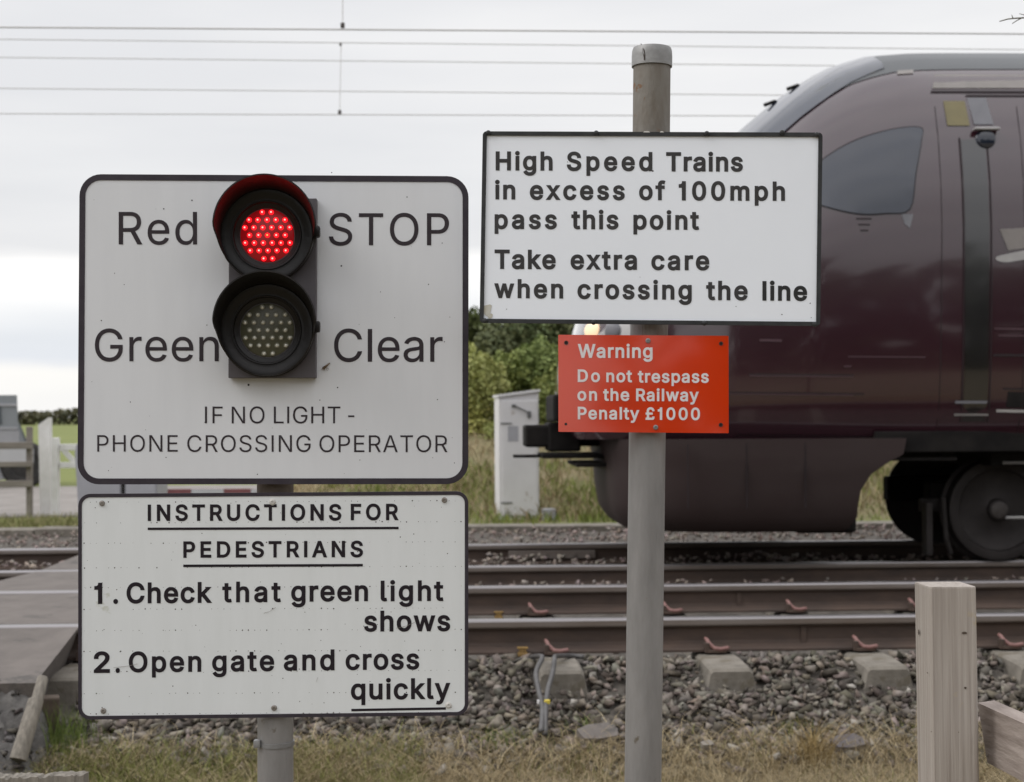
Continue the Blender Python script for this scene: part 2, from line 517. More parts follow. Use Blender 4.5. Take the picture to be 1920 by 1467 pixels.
def gz(v):
    return float(np.interp(v, [p[0] for p in GP], [p[1] for p in GP]))


def strip(name, vs, us, m, label, rough=0.0, dz=0.0, kind='structure'):
    P, Q = [], []
    for v in vs:
        for u in us:
            p = tr(u, v, gz(v) + dz + (RNG.normal() * rough if vs[0] < v < vs[-1] else 0))
            P.append(p[:])
    nu = len(us)
    for i in range(len(vs) - 1):
        for j in range(nu - 1):
            a = i * nu + j
            Q.append((a, a + 1, a + nu + 1, a + nu))
    me = mesh_np(name, P, None, quads=Q)
    me.polygons.foreach_set('use_smooth', [True] * len(Q))
    return tag(link(name, me, m), label, None, kind=kind)


US = sorted(set([-900, -300, -100, -40, -20] + list(np.linspace(-10, 10, 81)) + [20, 40, 100, 300, 900]))
strip('ground', [-80, -30, -8, -2, 0, 1, 2, 3, 4, 5] + list(np.linspace(5.4, 6.5, 12)), US, M['ground'], 'bare soil and thin turf beside the railway', 0.008)
strip('track_bed', [6.42, 6.5, 6.72, 7.05, 7.22, 7.42, 8, 8.5, 9, 9.6, 10.4, 11, 12, 12.9, 13.6, 14.2, 14.9], US, M['ballast_bed'], 'dusty ballast bed under both tracks', 0.004, dz=-0.022)
strip('field', [14.86, 15.5, 16, 17, 18, 20, 23, 27, 35, 45, 60, 85, 110, 160, 250, 400, 900, 2500], US, M['field'], 'flat green field beyond the railway')


def bank_z(u, v):
    side = np.clip((u + 2.3) / 1.5, 0, 1)
    side = side * side * (3 - 2 * side)
    up = np.interp(v, [15.3, 15.6, 16.3, 17.4, 18.6, 21, 60, 70], [-0.05, 0.0, 0.17, 0.52, 0.80, 1.05, 1.2, -0.1])
    return gz(v) + 0.004 + side * up


bu = list(np.linspace(-2.4, 14, 60)) + [20, 30, 45]
bv = [15.3, 15.6, 15.9, 16.3, 16.8, 17.4, 18, 18.6, 19.5, 21, 30, 60, 70]
P = [tr(u, v, bank_z(u, v) + (RNG.normal() * 0.03 if 15.7 < v < 30 and u > -1.5 else 0) - (0.03 if u == bu[0] else 0))[:] for v in bv for u in bu]
nu = len(bu)
Q = [(i * nu + j, i * nu + j + 1, i * nu + nu + j + 1, i * nu + nu + j) for i in range(len(bv) - 1) for j in range(nu - 1)]
me = mesh_np('embankment', P, None, quads=Q)
me.polygons.foreach_set('use_smooth', [True] * len(Q))
M['bank'] = pm('bank_soil', (0.21, 0.17, 0.10), (0.13, 0.13, 0.055), 2.2, 0.95, bump=0.5, bscale=25)
tag(link('embankment', me, M['bank']), 'low bank of dead grass behind the far track', None, kind='structure')

# concrete apron of the lane beyond the far track
bm = bmesh.new()
add_prism(bm, [(-6.5, 16.9), (-2.7, 16.9), (-2.8, 23.5), (-7.3, 23.5)], 0.0, 0.03, lambda x, y, h: tr(x, y, gz(y) - 0.012 + h))
bmesh.ops.subdivide_edges(bm, edges=bm.edges[:], cuts=3, use_grid_fill=True)
tag(obj('lane', bm, M['apron']), 'pale concrete lane behind the white gate', None, kind='structure')

# crossing deck: panels flush with the rails
DX0, DX1 = -3.42, -2.12


def deck_pt(x, v, z):                   # x is true world X on the deck edge, v the track distance
    p = TN * v
    u = (x - p.x) / TE.x
    return tr(u, v, z)


bm = bmesh.new()
for v0, v1, z0, z1, xa, xb in ((6.71, V1 - 0.05, 0.482, Z1 - 0.008, -2.115, -2.20), (V1 + 0.085, V2 - 0.085, Z1 - 0.008, Z2 - 0.008, -2.12, -2.12), (V2 + 0.05, V3 - 0.05, Z2 - 0.008, Z3 - 0.006, -2.12, -2.12),
                               (V3 + 0.085, V4 - 0.085, Z3 - 0.006, Z4 - 0.006, -2.12, -2.12), (V4 + 0.05, 14.7, Z4 - 0.006, 0.56, -2.12, -2.12)):
    lo, hi = [], []
    for v, x0, x1, z in ((v0, DX0 if v0 > 7 else -3.3, xa, z0), (v1, DX0, xb, z1)):
        lo.append((deck_pt(x0 - 0.06, v, 0.30), deck_pt(x1 - 0.10, v + (0.06 if v0 < 7 and v < 7 else 0), 0.02 if v < 7 and v0 < 7 else 0.30)))
        hi.append((deck_pt(x0, v, z), deck_pt(x1, v, z)))
    a = [bm.verts.new(p) for p in (hi[0][0], hi[0][1], hi[1][1], hi[1][0])]
    b = [bm.verts.new(p) for p in (lo[0][0], lo[0][1], lo[1][1], lo[1][0])]
    bm.faces.new(a)
    bm.faces.new(b[::-1])
    for i in range(4):
        bm.faces.new((a[i], b[i], b[(i + 1) % 4], a[(i + 1) % 4]))
tag(obj('crossing_path', bm, M['deck']), 'grey foot crossing deck laid flush between the rails', None, kind='structure')

# ------------------------------------------------------------------ rails
RAIL_PROF = [(-0.073, 0.0), (0.073, 0.0), (0.073, 0.011), (0.045, 0.019), (0.014, 0.034), (0.009, 0.05), (0.009, 0.108), (0.014, 0.120), (0.034, 0.130), (0.036, 0.137), (0.0355, 0.160),
             (0.031, 0.168), (0.020, 0.1715), (0.0, 0.172), (-0.020, 0.1715), (-0.031, 0.168), (-0.0355, 0.160), (-0.036, 0.137), (-0.034, 0.130), (-0.014, 0.120), (-0.009, 0.108), (-0.009, 0.05),
             (-0.014, 0.034), (-0.045, 0.019), (-0.073, 0.011)]


def rail(v, z, label, welds):
    bm = bmesh.new()
    us = [-60, -20, -8, -4, 0, 4, 8, 20, 60]
    rings = [[bm.verts.new((u, a, h - 0.172)) for a, h in RAIL_PROF] for u in us]
    n = len(RAIL_PROF)
    for r0, r1 in zip(rings, rings[1:]):
        for i in range(n):
            j = (i + 1) % n
            f = bm.faces.new((r0[i], r0[j], r1[j], r1[i]))
            h = (RAIL_PROF[i][1] + RAIL_PROF[j][1]) / 2
            f.material_index = 2 if h > 0.163 else (1 if h > 0.122 else 0)
    o = obj('rail', bm, [M['rail_side'], M['rail_head'], M['rail_top']])
    o.location = TN * v + Vector((0, 0, z))
    o.rotation_euler = (0, 0, TA)
    tag(o, label, 'rail', 'running rails of the two tracks')
    for u in welds:
        bm = bmesh.new()
        prof = [(a * 1.0 - (0.010 if a < 0 else -0.010), h) for a, h in RAIL_PROF if h < 0.135]
        prof = [(-0.020, 0.02), (-0.0185, 0.04), (-0.0175, 0.11), (-0.024, 0.122), (0.024, 0.122), (0.0175, 0.11), (0.0185, 0.04), (0.020, 0.02)]
        add_prism(bm, prof, u - 0.013, u + 0.013, lambda x, y, h: Vector((h, x, y - 0.172)))
        obj('weld_collar', bm, M['rail_side'], o)
    return o


def u_at(px, v, py=1150):
    return on_v(px, py, v)[0]


rail(V1, Z1, 'nearest rusty rail with shiny top, just above the concrete sleeper ends', [u_at(1505, V1)])
rail(V2, Z2, 'second rusty rail from the front, far rail of the nearer track', [u_at(1385, V2), u_at(-380, V2)])
rail(V3, Z3, 'third rusty rail from the front, carrying the near train wheel', [])
rail(V4, Z4, 'farthest rusty rail, behind the pale ballast strip of the far track', [])

# fishplate (joint bar) on the far rail
bm = bmesh.new()
uu, vv = u_at(1035, V4), V4
for k in range(1):
    add_box(bm, uu - 0.36, uu + 0.36, -0.034, -0.0092, -0.125, -0.056, bev=0.004)
for k in range(6):
    add_box(bm, uu - 0.30 + 0.12 * k - 0.015, uu - 0.30 + 0.12 * k + 0.015, -0.048, -0.033, -0.107, -0.078)
o = obj('joint_bar', bm, M['rail_head'])
o.location = TN * V4 + Vector((0, 0, Z4))
o.rotation_euler = (0, 0, TA)
tag(o, 'bolted joint bar on the web of the farthest rail', 'joint bar')

# ------------------------------------------------------------------ sleepers of the nearer track with their clips
SLP = [u_at(px, V1 - 0.07, 1210) for px in (1042, 1342, 1620, 1893)]
step = (SLP[3] - SLP[0]) / 3
SL = [(SLP[0] - 4 * step, 'concrete sleeper end beside the leaning stake and crossing deck', 0)] + \
     [(SLP[0] - k * step, 'concrete sleeper hidden behind the pedestrian instructions sign', 0) for k in (3, 2, 1)] + \
     [(SLP[0], 'concrete sleeper with two grey cables draped over its end', 0), (SLP[1], 'concrete sleeper just right of the tall grey post', 0),
      (SLP[2], 'concrete sleeper just left of the pale timber post', 0), (SLP[3], 'concrete sleeper right of the timber post, at the picture edge', 0)]


def clip_mesh(sgn):
    bm = bmesh.new()
    pts = [(-0.052, 0.020, 0.060), (-0.046, 0.006, 0.052), (-0.034, -0.012, 0.030), (-0.012, -0.026, 0.012), (0.016, -0.030, 0.007), (0.052, -0.030, 0.013), (0.060, -0.018, 0.014)]
    add_tube(bm, [(x, sgn * y, z) for x, y, z in pts], [0.0075, 0.0105, 0.0115, 0.0115, 0.0115, 0.0115, 0.009], 10)
    me = bpy.data.meshes.new('rail_clip')
    bmesh.ops.recalc_face_normals(bm, faces=bm.faces)
    bm.to_mesh(me)
    bm.free()
    me.polygons.foreach_set('use_smooth', [True] * len(me.polygons))
    me.materials.append(M['clip'])
    return me


def pad_mesh(sgn):
    bm = bmesh.new()
    add_box(bm, -0.045, 0.050, -0.035, 0.012, -0.012, 0.006, bev=0.003)
    add_box(bm, -0.060, -0.036, -0.030, 0.010, -0.012, 0.040, bev=0.004)
    me = bpy.data.meshes.new('clip_shoulder')
    bm.to_mesh(me)
    bm.free()
    me.materials.append(M['rail_side'])
    return me


CLIPS = {s: (clip_mesh(s), pad_mesh(s)) for s in (1, -1)}
bm = bmesh.new()
L0, L1 = -0.50, V2 - V1 + 0.50
sec = [(-0.14, -0.20), (0.14, -0.20), (0.105, -0.012), (0.090, 0.0), (-0.090, 0.0), (-0.105, -0.012)]
rings = []
for y, k, dz in ((L0, 0.98, -0.022), (L0 + 0.018, 1.0, -0.008), (L0 + 0.26, 1.0, 0.0), (0.75, 0.93, -0.025), (L1 - 0.26, 1.0, 0.0), (L1 - 0.018, 1.0, -0.008), (L1, 0.98, -0.022)):
    rings.append([bm.verts.new((x * k, y, h + (dz if h > -0.1 else 0))) for x, h in sec])
for a, b in zip(rings, rings[1:]):
    for i in range(6):
        bm.faces.new((a[i], a[(i + 1) % 6], b[(i + 1) % 6], b[i]))
bm.faces.new(rings[0][::-1])
bm.faces.new(rings[-1])
slp = obj('sleeper', bm, M['concrete'])
for vv, sgn in ((-0.073, 1), (0.073, -1), (V2 - V1 - 0.073, 1), (V2 - V1 + 0.073, -1)):
    c = bpy.data.objects.new('rail_clip', CLIPS[sgn][0])
    d = bpy.data.objects.new('clip_shoulder', CLIPS[sgn][1])
    for q in (c, d):
        COL.objects.link(q)
        q.parent = slp
        q.location = (0, vv, 0.018)
zs = Z1 - 0.172 - 0.008
slp.rotation_euler = (0, 0, TA)
for i, (u, lab, _) in enumerate(SL):
    o = slp if i == 0 else dup(slp)
    o.location = tr(u, V1, zs)
    tag(o, lab, 'sleeper', 'concrete sleepers of the nearer track')

# two grey bonding cables looped over the sleeper end
for k, (lab, xs, tail) in enumerate((
        ('grey cable with pale band, left of the two over a sleeper end', [(1016, 1236), (1005, 1262), (1010, 1295), (1017, 1330), (1014, 1372)], [(983, 1237), (998, 1232), (1014, 1231)]),
        ('grey cable with yellow band, right of the two over a sleeper end', [(1040, 1236), (1036, 1262), (1027, 1295), (1023, 1330), (1022, 1378)], [(1094, 1232), (1070, 1230), (1043, 1231)]))):
    bm = bmesh.new()
    ds = [7.24, 7.15, 7.0, 6.86, 6.68]
    pts = [at(*p, 7.60) for p in tail[:2]] + [at(*tail[2], 7.42)] + [at(x, y, d) for (x, y), d in zip(xs, ds)]
    sm = []
    for i in range(len(pts) - 1):
        p0, p1, p2, p3 = pts[max(i - 1, 0)], pts[i], pts[i + 1], pts[min(i + 2, len(pts) - 1)]
        for j in range(5):
            t = j / 5
            sm.append(0.5 * ((2 * p1) + (p2 - p0) * t + (2 * p0 - 5 * p1 + 4 * p2 - p3) * t * t + (3 * p1 - p0 - 3 * p2 + p3) * t ** 3))
    sm.append(pts[-1])
    add_tube(bm, sm, 0.0125, 9)
    o = tag(obj('bonding_cable', bm, M['hose'], smooth=True), lab, 'cable', 'bonding cables at a sleeper end')
    bm = bmesh.new()
    p = at(*((1012.5, 1316) if k == 0 else (1026, 1316)), 6.92 if k == 0 else 6.90)
    add_tube(bm, [p + Vector((0, 0, 0.008)), p - Vector((0, 0, 0.008))], 0.0142, 10)
    obj('marker_band', bm, M['yellow'] if k else M['cab_white'], o)
# little brass clamps on the rail feet
for px, py, v, lab in ((980, 1221, V1 - 0.08, 'brass coloured clamp on the foot of the nearest rail, left of the cables'), (935, 1153, V2 - 0.06, 'brass coloured clamp on the foot of the second rail')):
    u, z = on_v(px, py, v)
    bm = bmesh.new()
    mm = Matrix.Translation(tr(u, v, z)) @ Matrix.Rotation(TA, 4, 'Z')
    add_box(bm, -0.026, 0.026, -0.02, 0.02, -0.026, -0.006, m=mm, bev=0.004)
    add_box(bm, -0.018, 0.018, -0.015, 0.015, -0.006, 0.012, m=mm, bev=0.004)
    add_box(bm, -0.028, 0.028, -0.018, 0.018, 0.012, 0.02, m=mm, bev=0.003)
    tag(obj('rail_clamp', bm, M['brass']), lab, 'clamp', 'brass clamps on the rails')

# concrete cable trough along the far cess
bm = bmesh.new()
bm.free()
for ua_, ub_, lab in ((-14, -3.5, 'concrete cable trough behind the far track, left of the foot crossing'), (-2.1, 14, 'low grey concrete cable trough in front of the white cabinet and train')):
    bm = bmesh.new()
    u = ua_
    while u < ub_:
        dz = random.uniform(-0.012, 0.012)
        u1 = min(u + 1.0, ub_)
        add_box(bm, u, u1 - 0.012, 14.80 + random.uniform(-.015, .015), 15.16, 0.40, 0.562 + dz, bev=0.008)
        add_box(bm, u1 - 0.0125, u1 + 0.0005, 14.83, 15.13, 0.42, 0.54)
        u += 1.0
    o = obj('cable_trough', bm, M['concrete'])
    o.rotation_euler = (0, 0, TA)
    tag(o, lab, 'cable trough', 'cable troughs beyond the far track')

# ------------------------------------------------------------------ ballast stones
STONES = []
for k in range(14):
    bm = bmesh.new()
    fl_ = random.uniform(0.38, 0.7)
    for _ in range(random.choice((6, 7, 7, 8))):
        d = Vector((random.gauss(0, 1), random.gauss(0, 1), random.gauss(0, 1))).normalized()
        bm.verts.new((d.x * random.uniform(0.85, 1.25), d.y * random.uniform(0.6, 0.95), d.z * fl_))
    r = bmesh.ops.convex_hull(bm, input=bm.verts)
    bmesh.ops.delete(bm, geom=[v for v in bm.verts if not v.link_faces], context='VERTS')
    bmesh.ops.triangulate(bm, faces=bm.faces)
    bmesh.ops.recalc_face_normals(bm, faces=bm.faces)
    bm.verts.index_update()
    STONES.append((np.array([v.co[:] for v in bm.verts]), np.array([[v.index for v in f.verts] for f in bm.faces])))
    bm.free()


def stones(name, pts, sizes, cols, m, label):
    Vs, Fs, Cs, off = [], [], [], 0
    for (x, y, z), s, c in zip(pts, sizes, cols):
        sv, sf = STONES[RNG.integers(len(STONES))]
        a, b, g = RNG.uniform(0, 6.283), RNG.normal() * 0.55, RNG.normal() * 0.55
        rm = np.array(Matrix.Rotation(a, 3, 'Z') @ Matrix.Rotation(b, 3, 'X') @ Matrix.Rotation(g, 3, 'Y'))
        Vs.append(sv @ rm.T * s + (x, y, z))
        Fs.append(sf + off)
        Cs.append(np.tile(c, (len(sv), 1)))
        off += len(sv)
    me = mesh_np(name, np.concatenate(Vs), np.concatenate(Fs), np.concatenate(Cs))
    return tag(link(name, me, m), label, 'ballast', kind='stuff')


def stone_cols(n, base, spread, light=0.04):
    c = np.array(base)[None, :] * RNG.uniform(1 - spread, 1 + spread, (n, 1)) * RNG.uniform(0.94, 1.06, (n, 3))
    k = RNG.random(n) < light
    c[k] = np.array((0.34, 0.32, 0.29)) * RNG.uniform(0.8, 1.2, (k.sum(), 1))
    return c


def deck_clear(u, v):
    w = tr(u, v, 0)
    return not (-3.5 < w.x < -2.0 and v > 5.9)


pts, sz = [], []
us_ = np.array([s[0] for s in SL])
while len(pts) < 11500:
    u, v = RNG.uniform(-4.6, 5.8), RNG.uniform(6.38, 7.64)
    if v < 6.62 and RNG.random() > ((v - 6.38) / 0.24) ** 1.5:
        continue
    w = tr(u, v, 0)
    if -3.45 < w.x < -2.06 and v > 6.0:
        continue
    s = RNG.choice([0.018, 0.026, 0.034, 0.045], p=[.18, .36, .32, .14]) * RNG.uniform(0.8, 1.25)
    if v > 7.205 - s * 0.6 + (0.06 if s < 0.023 and v < 7.24 else 0) and np.min(np.abs(us_ - u)) < 0.118 + s * 0.5:
        continue
    z = gz(v) + RNG.uniform(-0.012, 0.022) + 0.008 * math.sin(u * 5.1 + 1) * math.sin(v * 9) + (0.01 if v > 7.3 else 0)
    pts.append(tr(u, v, z)[:])
    sz.append(s)
stones('ballast', pts, sz, stone_cols(len(pts), (0.158, 0.140, 0.121), 0.6, 0.03), M['stone'], 'sloping shoulder of grey ballast stones below the nearest rail')
pts, sz = [], []
while len(pts) < 11000:
    u = RNG.uniform(-9, 11)
    v = RNG.choice([RNG.uniform(7.85, 9.1), RNG.uniform(9.35, 10.78), RNG.uniform(11.05, 12.28), RNG.uniform(12.55, 14.85)], p=[.12, .22, .22, .44])
    if not deck_clear(u, v) or (v > 14 and -3.5 < tr(u, v, 0).x < -2):
        continue
    z = gz(v) + RNG.uniform(-0.01, 0.022)
    if 11 < v < 12.3:
        z += 0.06 + 0.02 * math.sin(u * 3)
    if 9.3 < v < 10.8:
        z += 0.03
    pts.append(tr(u, v, z)[:])
    sz.append(abs(RNG.normal() * 0.008) + 0.021)
stones('far_ballast', pts, sz, stone_cols(len(pts), (0.29, 0.245, 0.225), 0.3, 0.06), M['stone'], 'pinkish pale ballast between and beyond the far rails')
# dark broken tarmac sloping down from the foot of the crossing deck
gx_, gy_ = np.linspace(-3.4, -1.92, 70), np.linspace(5.6, 6.66, 56)


def tar_z(x, y):
    h = np.interp(y, [5.6, 6.0, 6.2, 6.38, 6.52, 6.60, 6.66], [-0.03, 0.05, 0.15, 0.25, 0.34, 0.44, 0.47])
    edge = np.interp(x, [-2.22, -2.12, -2.02, -1.93], [1.0, 0.85, 0.3, -0.05])
    return 0.03 + (h - 0.03) * edge


P = [(x + RNG.normal() * 0.006, y + RNG.normal() * 0.006, tar_z(x, y) + RNG.normal() * 0.013 + 0.020 * math.sin(x * 31 + 2 * math.sin(y * 17)) * math.sin(y * 27)) for y in gy_ for x in gx_]
nx_ = len(gx_)
Q = [(i * nx_ + j, i * nx_ + j + 1, i * nx_ + nx_ + j + 1, i * nx_ + nx_ + j) for i in range(len(gy_) - 1) for j in range(nx_ - 1)]
tag(link('tarmac_ramp', mesh_np('tarmac_ramp', P, None, quads=Q), M['tarmac']), 'broken dark tarmac ramp below the crossing deck', None, kind='structure')
pts, sz = [], []
for _ in range(500):
    x, y = RNG.uniform(-2.9, -2.0), RNG.uniform(5.9, 6.62)
    top = tar_z(x, y)
    pts.append((x, y, top + RNG.uniform(-0.03, 0.012)))
    sz.append(abs(RNG.normal() * 0.012) + 0.014)
stones('broken_tarmac', pts, sz, stone_cols(len(pts), (0.105, 0.098, 0.094), 0.35, 0.0) * 1.0, M['stone'], 'crumbling dark tarmac heaped against the deck end')
# larger slabs among the ballast
for px, py, v, w, lab in ((1122, 1362, 6.72, 0.19, 'flat grey broken slab on the ballast, left of the tall grey post'), (1590, 1402, 6.6, 0.16, 'dark flat slab at the ballast edge below the dry tuft'),
                          (1325, 1395, 6.6, 0.06, 'pale rounded stone at the ballast edge, right of the tall post')):
    u, z = on_v(px, py, v)
    bm = bmesh.new()
    mm = Matrix.Translation(tr(u, v, gz(v) + 0.035)) @ Matrix.Rotation(0.3, 4, 'Z') @ Matrix.Rotation(0.35, 4, 'X')
    poly = [(-.5, -.3), (-.1, -.36), (.42, -.28), (.52, .05), (.36, .34), (-.2, .3), (-.55, .12)]
    add_prism(bm, [(a * w, b * w) for a, b in poly], -0.02, 0.02, lambda x, y, h: mm @ Vector((x * (1 - abs(h) * 3), y * (1 - abs(h) * 2), h)))
    tag(obj('stone_slab', bm, M['concrete'] if w < 0.1 else M['plate'] if px == 1590 else M['deck']), lab, 'stone slab')

# ------------------------------------------------------------------ the train on the far track
VC = (V3 + V4) / 2
ZR = (Z3 + Z4) / 2
SIDE = VC - 1.36
SIL = [(1085, 760), (1079, 700), (1079, 655), (1086, 610), (1106, 560), (1150, 490), (1218, 410), (1300, 333), (1385, 258), (1430, 217), (1480, 177), (1530, 145), (1580, 121), (1640, 105.5), (1700, 101), (1760, 100.5)]
SILW = [(lambda q: (q[0], q[1] + 0.03 + 0.035 * min(1, max(0, (x - 1450) / 180))))(on_v(x, y, VC - (0.55 if x > 1250 else 0.3))) for x, y in SIL]   # the crown nearest the viewer makes the skyline
U0 = min(u for u, z in SILW) - 0.01
ZTOP = SILW[-1][1] - ZR
ZB = 0.90
_su = [u - U0 for u, z in SILW[2:]] + [40]
_sz = [z - ZR for u, z in SILW[2:]] + [ZTOP]
HALF = [(1.24, 0.0), (1.325, 0.06), (1.352, 0.16), (1.36, 0.30), (1.36, 0.40), (1.358, 0.50), (1.325, 0.61), (1.255, 0.72), (1.165, 0.81), (1.05, 0.88), (0.87, 0.937), (0.62, 0.972), (0.31, 0.994), (0.0, 1.0)]


def s_top(s):
    return float(np.interp(s, _su, _sz))


def s_w(s):
    return float(np.interp(s, [0, 0.04, 0.12, 0.3, 0.6, 1.0, 1.6, 2.4, 3.2, 40], [0.50, 0.58, 0.655, 0.745, 0.825, 0.89, 0.94, 0.975, 1.0, 1.0]))


def half_sec(s):
    t, w = s_top(s), s_w(s)
    return [(y * w, ZB + h * (t - ZB)) for y, h in HALF]


def side_y(s, z):
    h = half_sec(s)
    return float(np.interp(z, [p[1] for p in h], [p[0] for p in h]))


train = thing('train', 'dark plum high speed train with a sloping nose, passing on the far track', 'train', tr(U0, VC, ZR), TA)
ST = [0, 0.03, 0.08, 0.16, 0.28] + [0.4 + 0.1 * k for k in range(42)] + [5, 6, 7.5, 9, 11, 14, 18, 22]


def full_sec(s):
    h = half_sec(s)
    return [(-y, z) for y, z in h] + [(y, z) for y, z in h[-2::-1]]


def loft_part(name, i0, i1, m, cap_front=False, dn=0.0):
    bm = bmesh.new()
    rings = []
    for s in ST:
        rings.append([bm.verts.new((s, y, z)) for y, z in full_sec(s)[i0:i1 + 1]])
    if cap_front:                       # rounded front of the nose
        c = full_sec(0)[i0:i1 + 1]
        cz = sum(z for y, z in c) / len(c)
        prev = rings[0]
        for k, ds in ((0.86, -0.05), (0.6, -0.09), (0.3, -0.11)):
            r = [bm.verts.new((ds, y * k, cz + (z - cz) * k)) for y, z in c]
            for j in range(len(r) - 1):
                bm.faces.new((prev[j], r[j], r[j + 1], prev[j + 1]))
            bm.faces.new((prev[-1], r[-1], r[0], prev[0]))
            prev = r
        bm.faces.new(prev)
    for a, b in zip(rings, rings[1:]):
        for j in range(len(a) - 1):
            bm.faces.new((a[j], b[j], b[j + 1], a[j + 1]))
        if cap_front:
            bm.faces.new((a[-1], b[-1], b[0], a[0]))
    return obj(name, bm, m, train, angle=40)


NS = len(full_sec(1.0))
body = loft_part('body', 0, NS - 1, M['train'], cap_front=True)
# grey roof skin standing 4 mm proud of the shell, following it down over the nose
bm = bmesh.new()
rr = []
for s in [x for x in ST if x >= 1.0]:
    h = full_sec(s)
    pts_ = h[10:NS - 10]
    e0 = (h[9][0] * 0.6 + h[10][0] * 0.4, h[9][1] * 0.6 + h[10][1] * 0.4)
    pts_ = [e0] + pts_ + [(-e0[0], e0[1])]
    rr.append([bm.verts.new((s - 0.004, y, z + 0.006)) for y, z in pts_])
for a, b in zip(rr, rr[1:]):
    for j in range(len(a) - 1):
        bm.faces.new((a[j], b[j], b[j + 1], a[j + 1]))
obj('roof', bm, M['train_roof'], train, angle=40)


def on_side(px, py):                    # picture position -> (s, z) on the near side of the train
    v = SIDE
    for _ in range(4):
        u, z = on_v(px, py, v)
        v = VC - side_y(max(u - U0, 0), z - ZR)
    return u - U0, z - ZR


def side_patch(name, poly_px, m, off=0.004, parent=None, step=0.12, thick=True):
    poly = [on_side(*p) for p in poly_px]
    # densify the outline and fill the inside with a grid so the patch follows the curved shell
    ol = []
    for a, b in zip(poly, poly[1:] + poly[:1]):
        n = max(1, int(math.dist(a, b) / step))
        ol += [(a[0] + (b[0] - a[0]) * k / n, a[1] + (b[1] - a[1]) * k / n) for k in range(n)]
    n = len(ol)
    xs, ys = [p[0] for p in ol], [p[1] for p in ol]
    pts_ = [Vector(p) for p in ol]
    gx = np.arange(min(xs) + step / 2, max(xs), step)
    gy = np.arange(min(ys) + step / 2, max(ys), step)

    def inside(x, y):
        c = False
        for i in range(n):
            (x1, y1), (x2, y2) = ol[i], ol[i - 1]
            if (y1 > y) != (y2 > y) and x < (x2 - x1) * (y - y1) / (y2 - y1) + x1:
                c = not c
        return c
    for x in gx:
        for y in gy:
            if inside(x, y) and min((x - a) ** 2 + (y - b) ** 2 for a, b in ol) > (step * 0.35) ** 2:
                pts_.append(Vector((x, y)))
    vo, _, fo, *_r = delaunay_2d_cdt(pts_, [], [list(range(n))], 1, 1e-5)
    bm = bmesh.new()
    vs = [bm.verts.new((p.x, -side_y(p.x, p.y) - off, p.y)) for p in vo]
    for f in fo:
        bm.faces.new([vs[i] for i in f])
    o = obj(name, bm, m, parent or train, smooth=True)
    return o


def smooth_loop(pts_, n=6):
    out = []
    k = len(pts_)
    for i in range(k):
        p0, p1, p2, p3 = (np.array(pts_[(i + j) % k], float) for j in (-1, 0, 1, 2))
        for j in range(n):
            t = j / n
            out.append(tuple(0.5 * ((2 * p1) + (p2 - p0) * t + (2 * p0 - 5 * p1 + 4 * p2 - p3) * t * t + (3 * p1 - p0 - 3 * p2 + p3) * t ** 3)))
    return out


WIN = smooth_loop([(1500, 345), (1540, 302), (1600, 266), (1670, 244), (1724, 240), (1727, 262), (1716, 325), (1705, 392), (1660, 400), (1610, 401), (1550, 388), (1510, 372)], 4)
side_patch('window_seal', [(x + 2.2 * (x - 1630) / math.dist((x, y), (1630, 330)), y + 2.2 * (y - 330) / math.dist((x, y), (1630, 330))) for x, y in WIN], M['seal'], 0.004)
side_patch('cab_window', WIN, M['train_glass'], 0.010)
side_patch('window_frame', [(1690, 402), (1712, 402), (1706, 428), (1696, 420)], M['train_grey'], 0.004, step=0.05)
for k in range(3):
    side_patch('vent_slot', [(1605 + 4 * k, 409 + 11 * k), (1634 - 3 * k, 409 + 11 * k), (1634 - 3 * k, 412 + 11 * k), (1605 + 4 * k, 412 + 11 * k)], M['seam'], 0.004, step=0.05)
side_patch('door', [(1801, 262), (1846, 262), (1847, 790), (1803, 790)], M['train_door'], 0.004)
for x0 in (1797, 1848.5):
    side_patch('door_seal', [(x0, 258), (x0 + 2.2, 258), (x0 + 3.2, 792), (x0 + 1.0, 792)], M['seal'], 0.007, step=0.1)
for x0 in (1752, 1905):
    side_patch('panel_seam', [(x0, 200), (x0 + 1.2, 200), (x0 + 1.2, 820), (x0, 820)], M['seam'], 0.0035, step=0.1)
side_patch('door_step', [(1790, 752), (1850, 752), (1850, 757), (1790, 757)], M['train_grey'], 0.010, step=0.1)
side_patch('door_step', [(1788, 776), (1852, 776), (1852, 780), (1788, 780)], M['train_silver'], 0.012, step=0.1)
side_patch('roof_grille', [(1752, 140), (2300, 146), (2300, 168), (1748, 166)], M['train_grille'], 0.006, step=0.2)
side_patch('roof_gutter', [(1745, 170), (2300, 174), (2300, 178), (1745, 174)], M['seam'], 0.008, step=0.2)
side_patch('roof_gutter', [(1810, 178), (2300, 182), (2300, 185), (1810, 181)], M['seam'], 0.008, step=0.2)
for x0 in (1608, 1682):
    side_patch('roof_marker', [(x0, 133), (x0 + 30, 131), (x0 + 30, 138), (x0, 140)], M['train_grille'], 0.010, step=0.1)
side_patch('yellow_label', [(1768, 190), (1808, 190), (1818, 236), (1776, 236)], M['train_yellow'], 0.007)
side_patch('grey_label', [(1812, 184), (1848, 184), (1862, 234), (1826, 234)], M['train_grey'], 0.007)
side_patch('livery_stripe', smooth_loop([(1866, 484), (1890, 476), (1990, 458), (1990, 472), (1915, 488), (1880, 492)], 3), M['train_silver'], 0.005)
side_patch('livery_panel', [(1874, 430), (1990, 424), (1990, 456), (1890, 470)], M['train_grille'], 0.005)
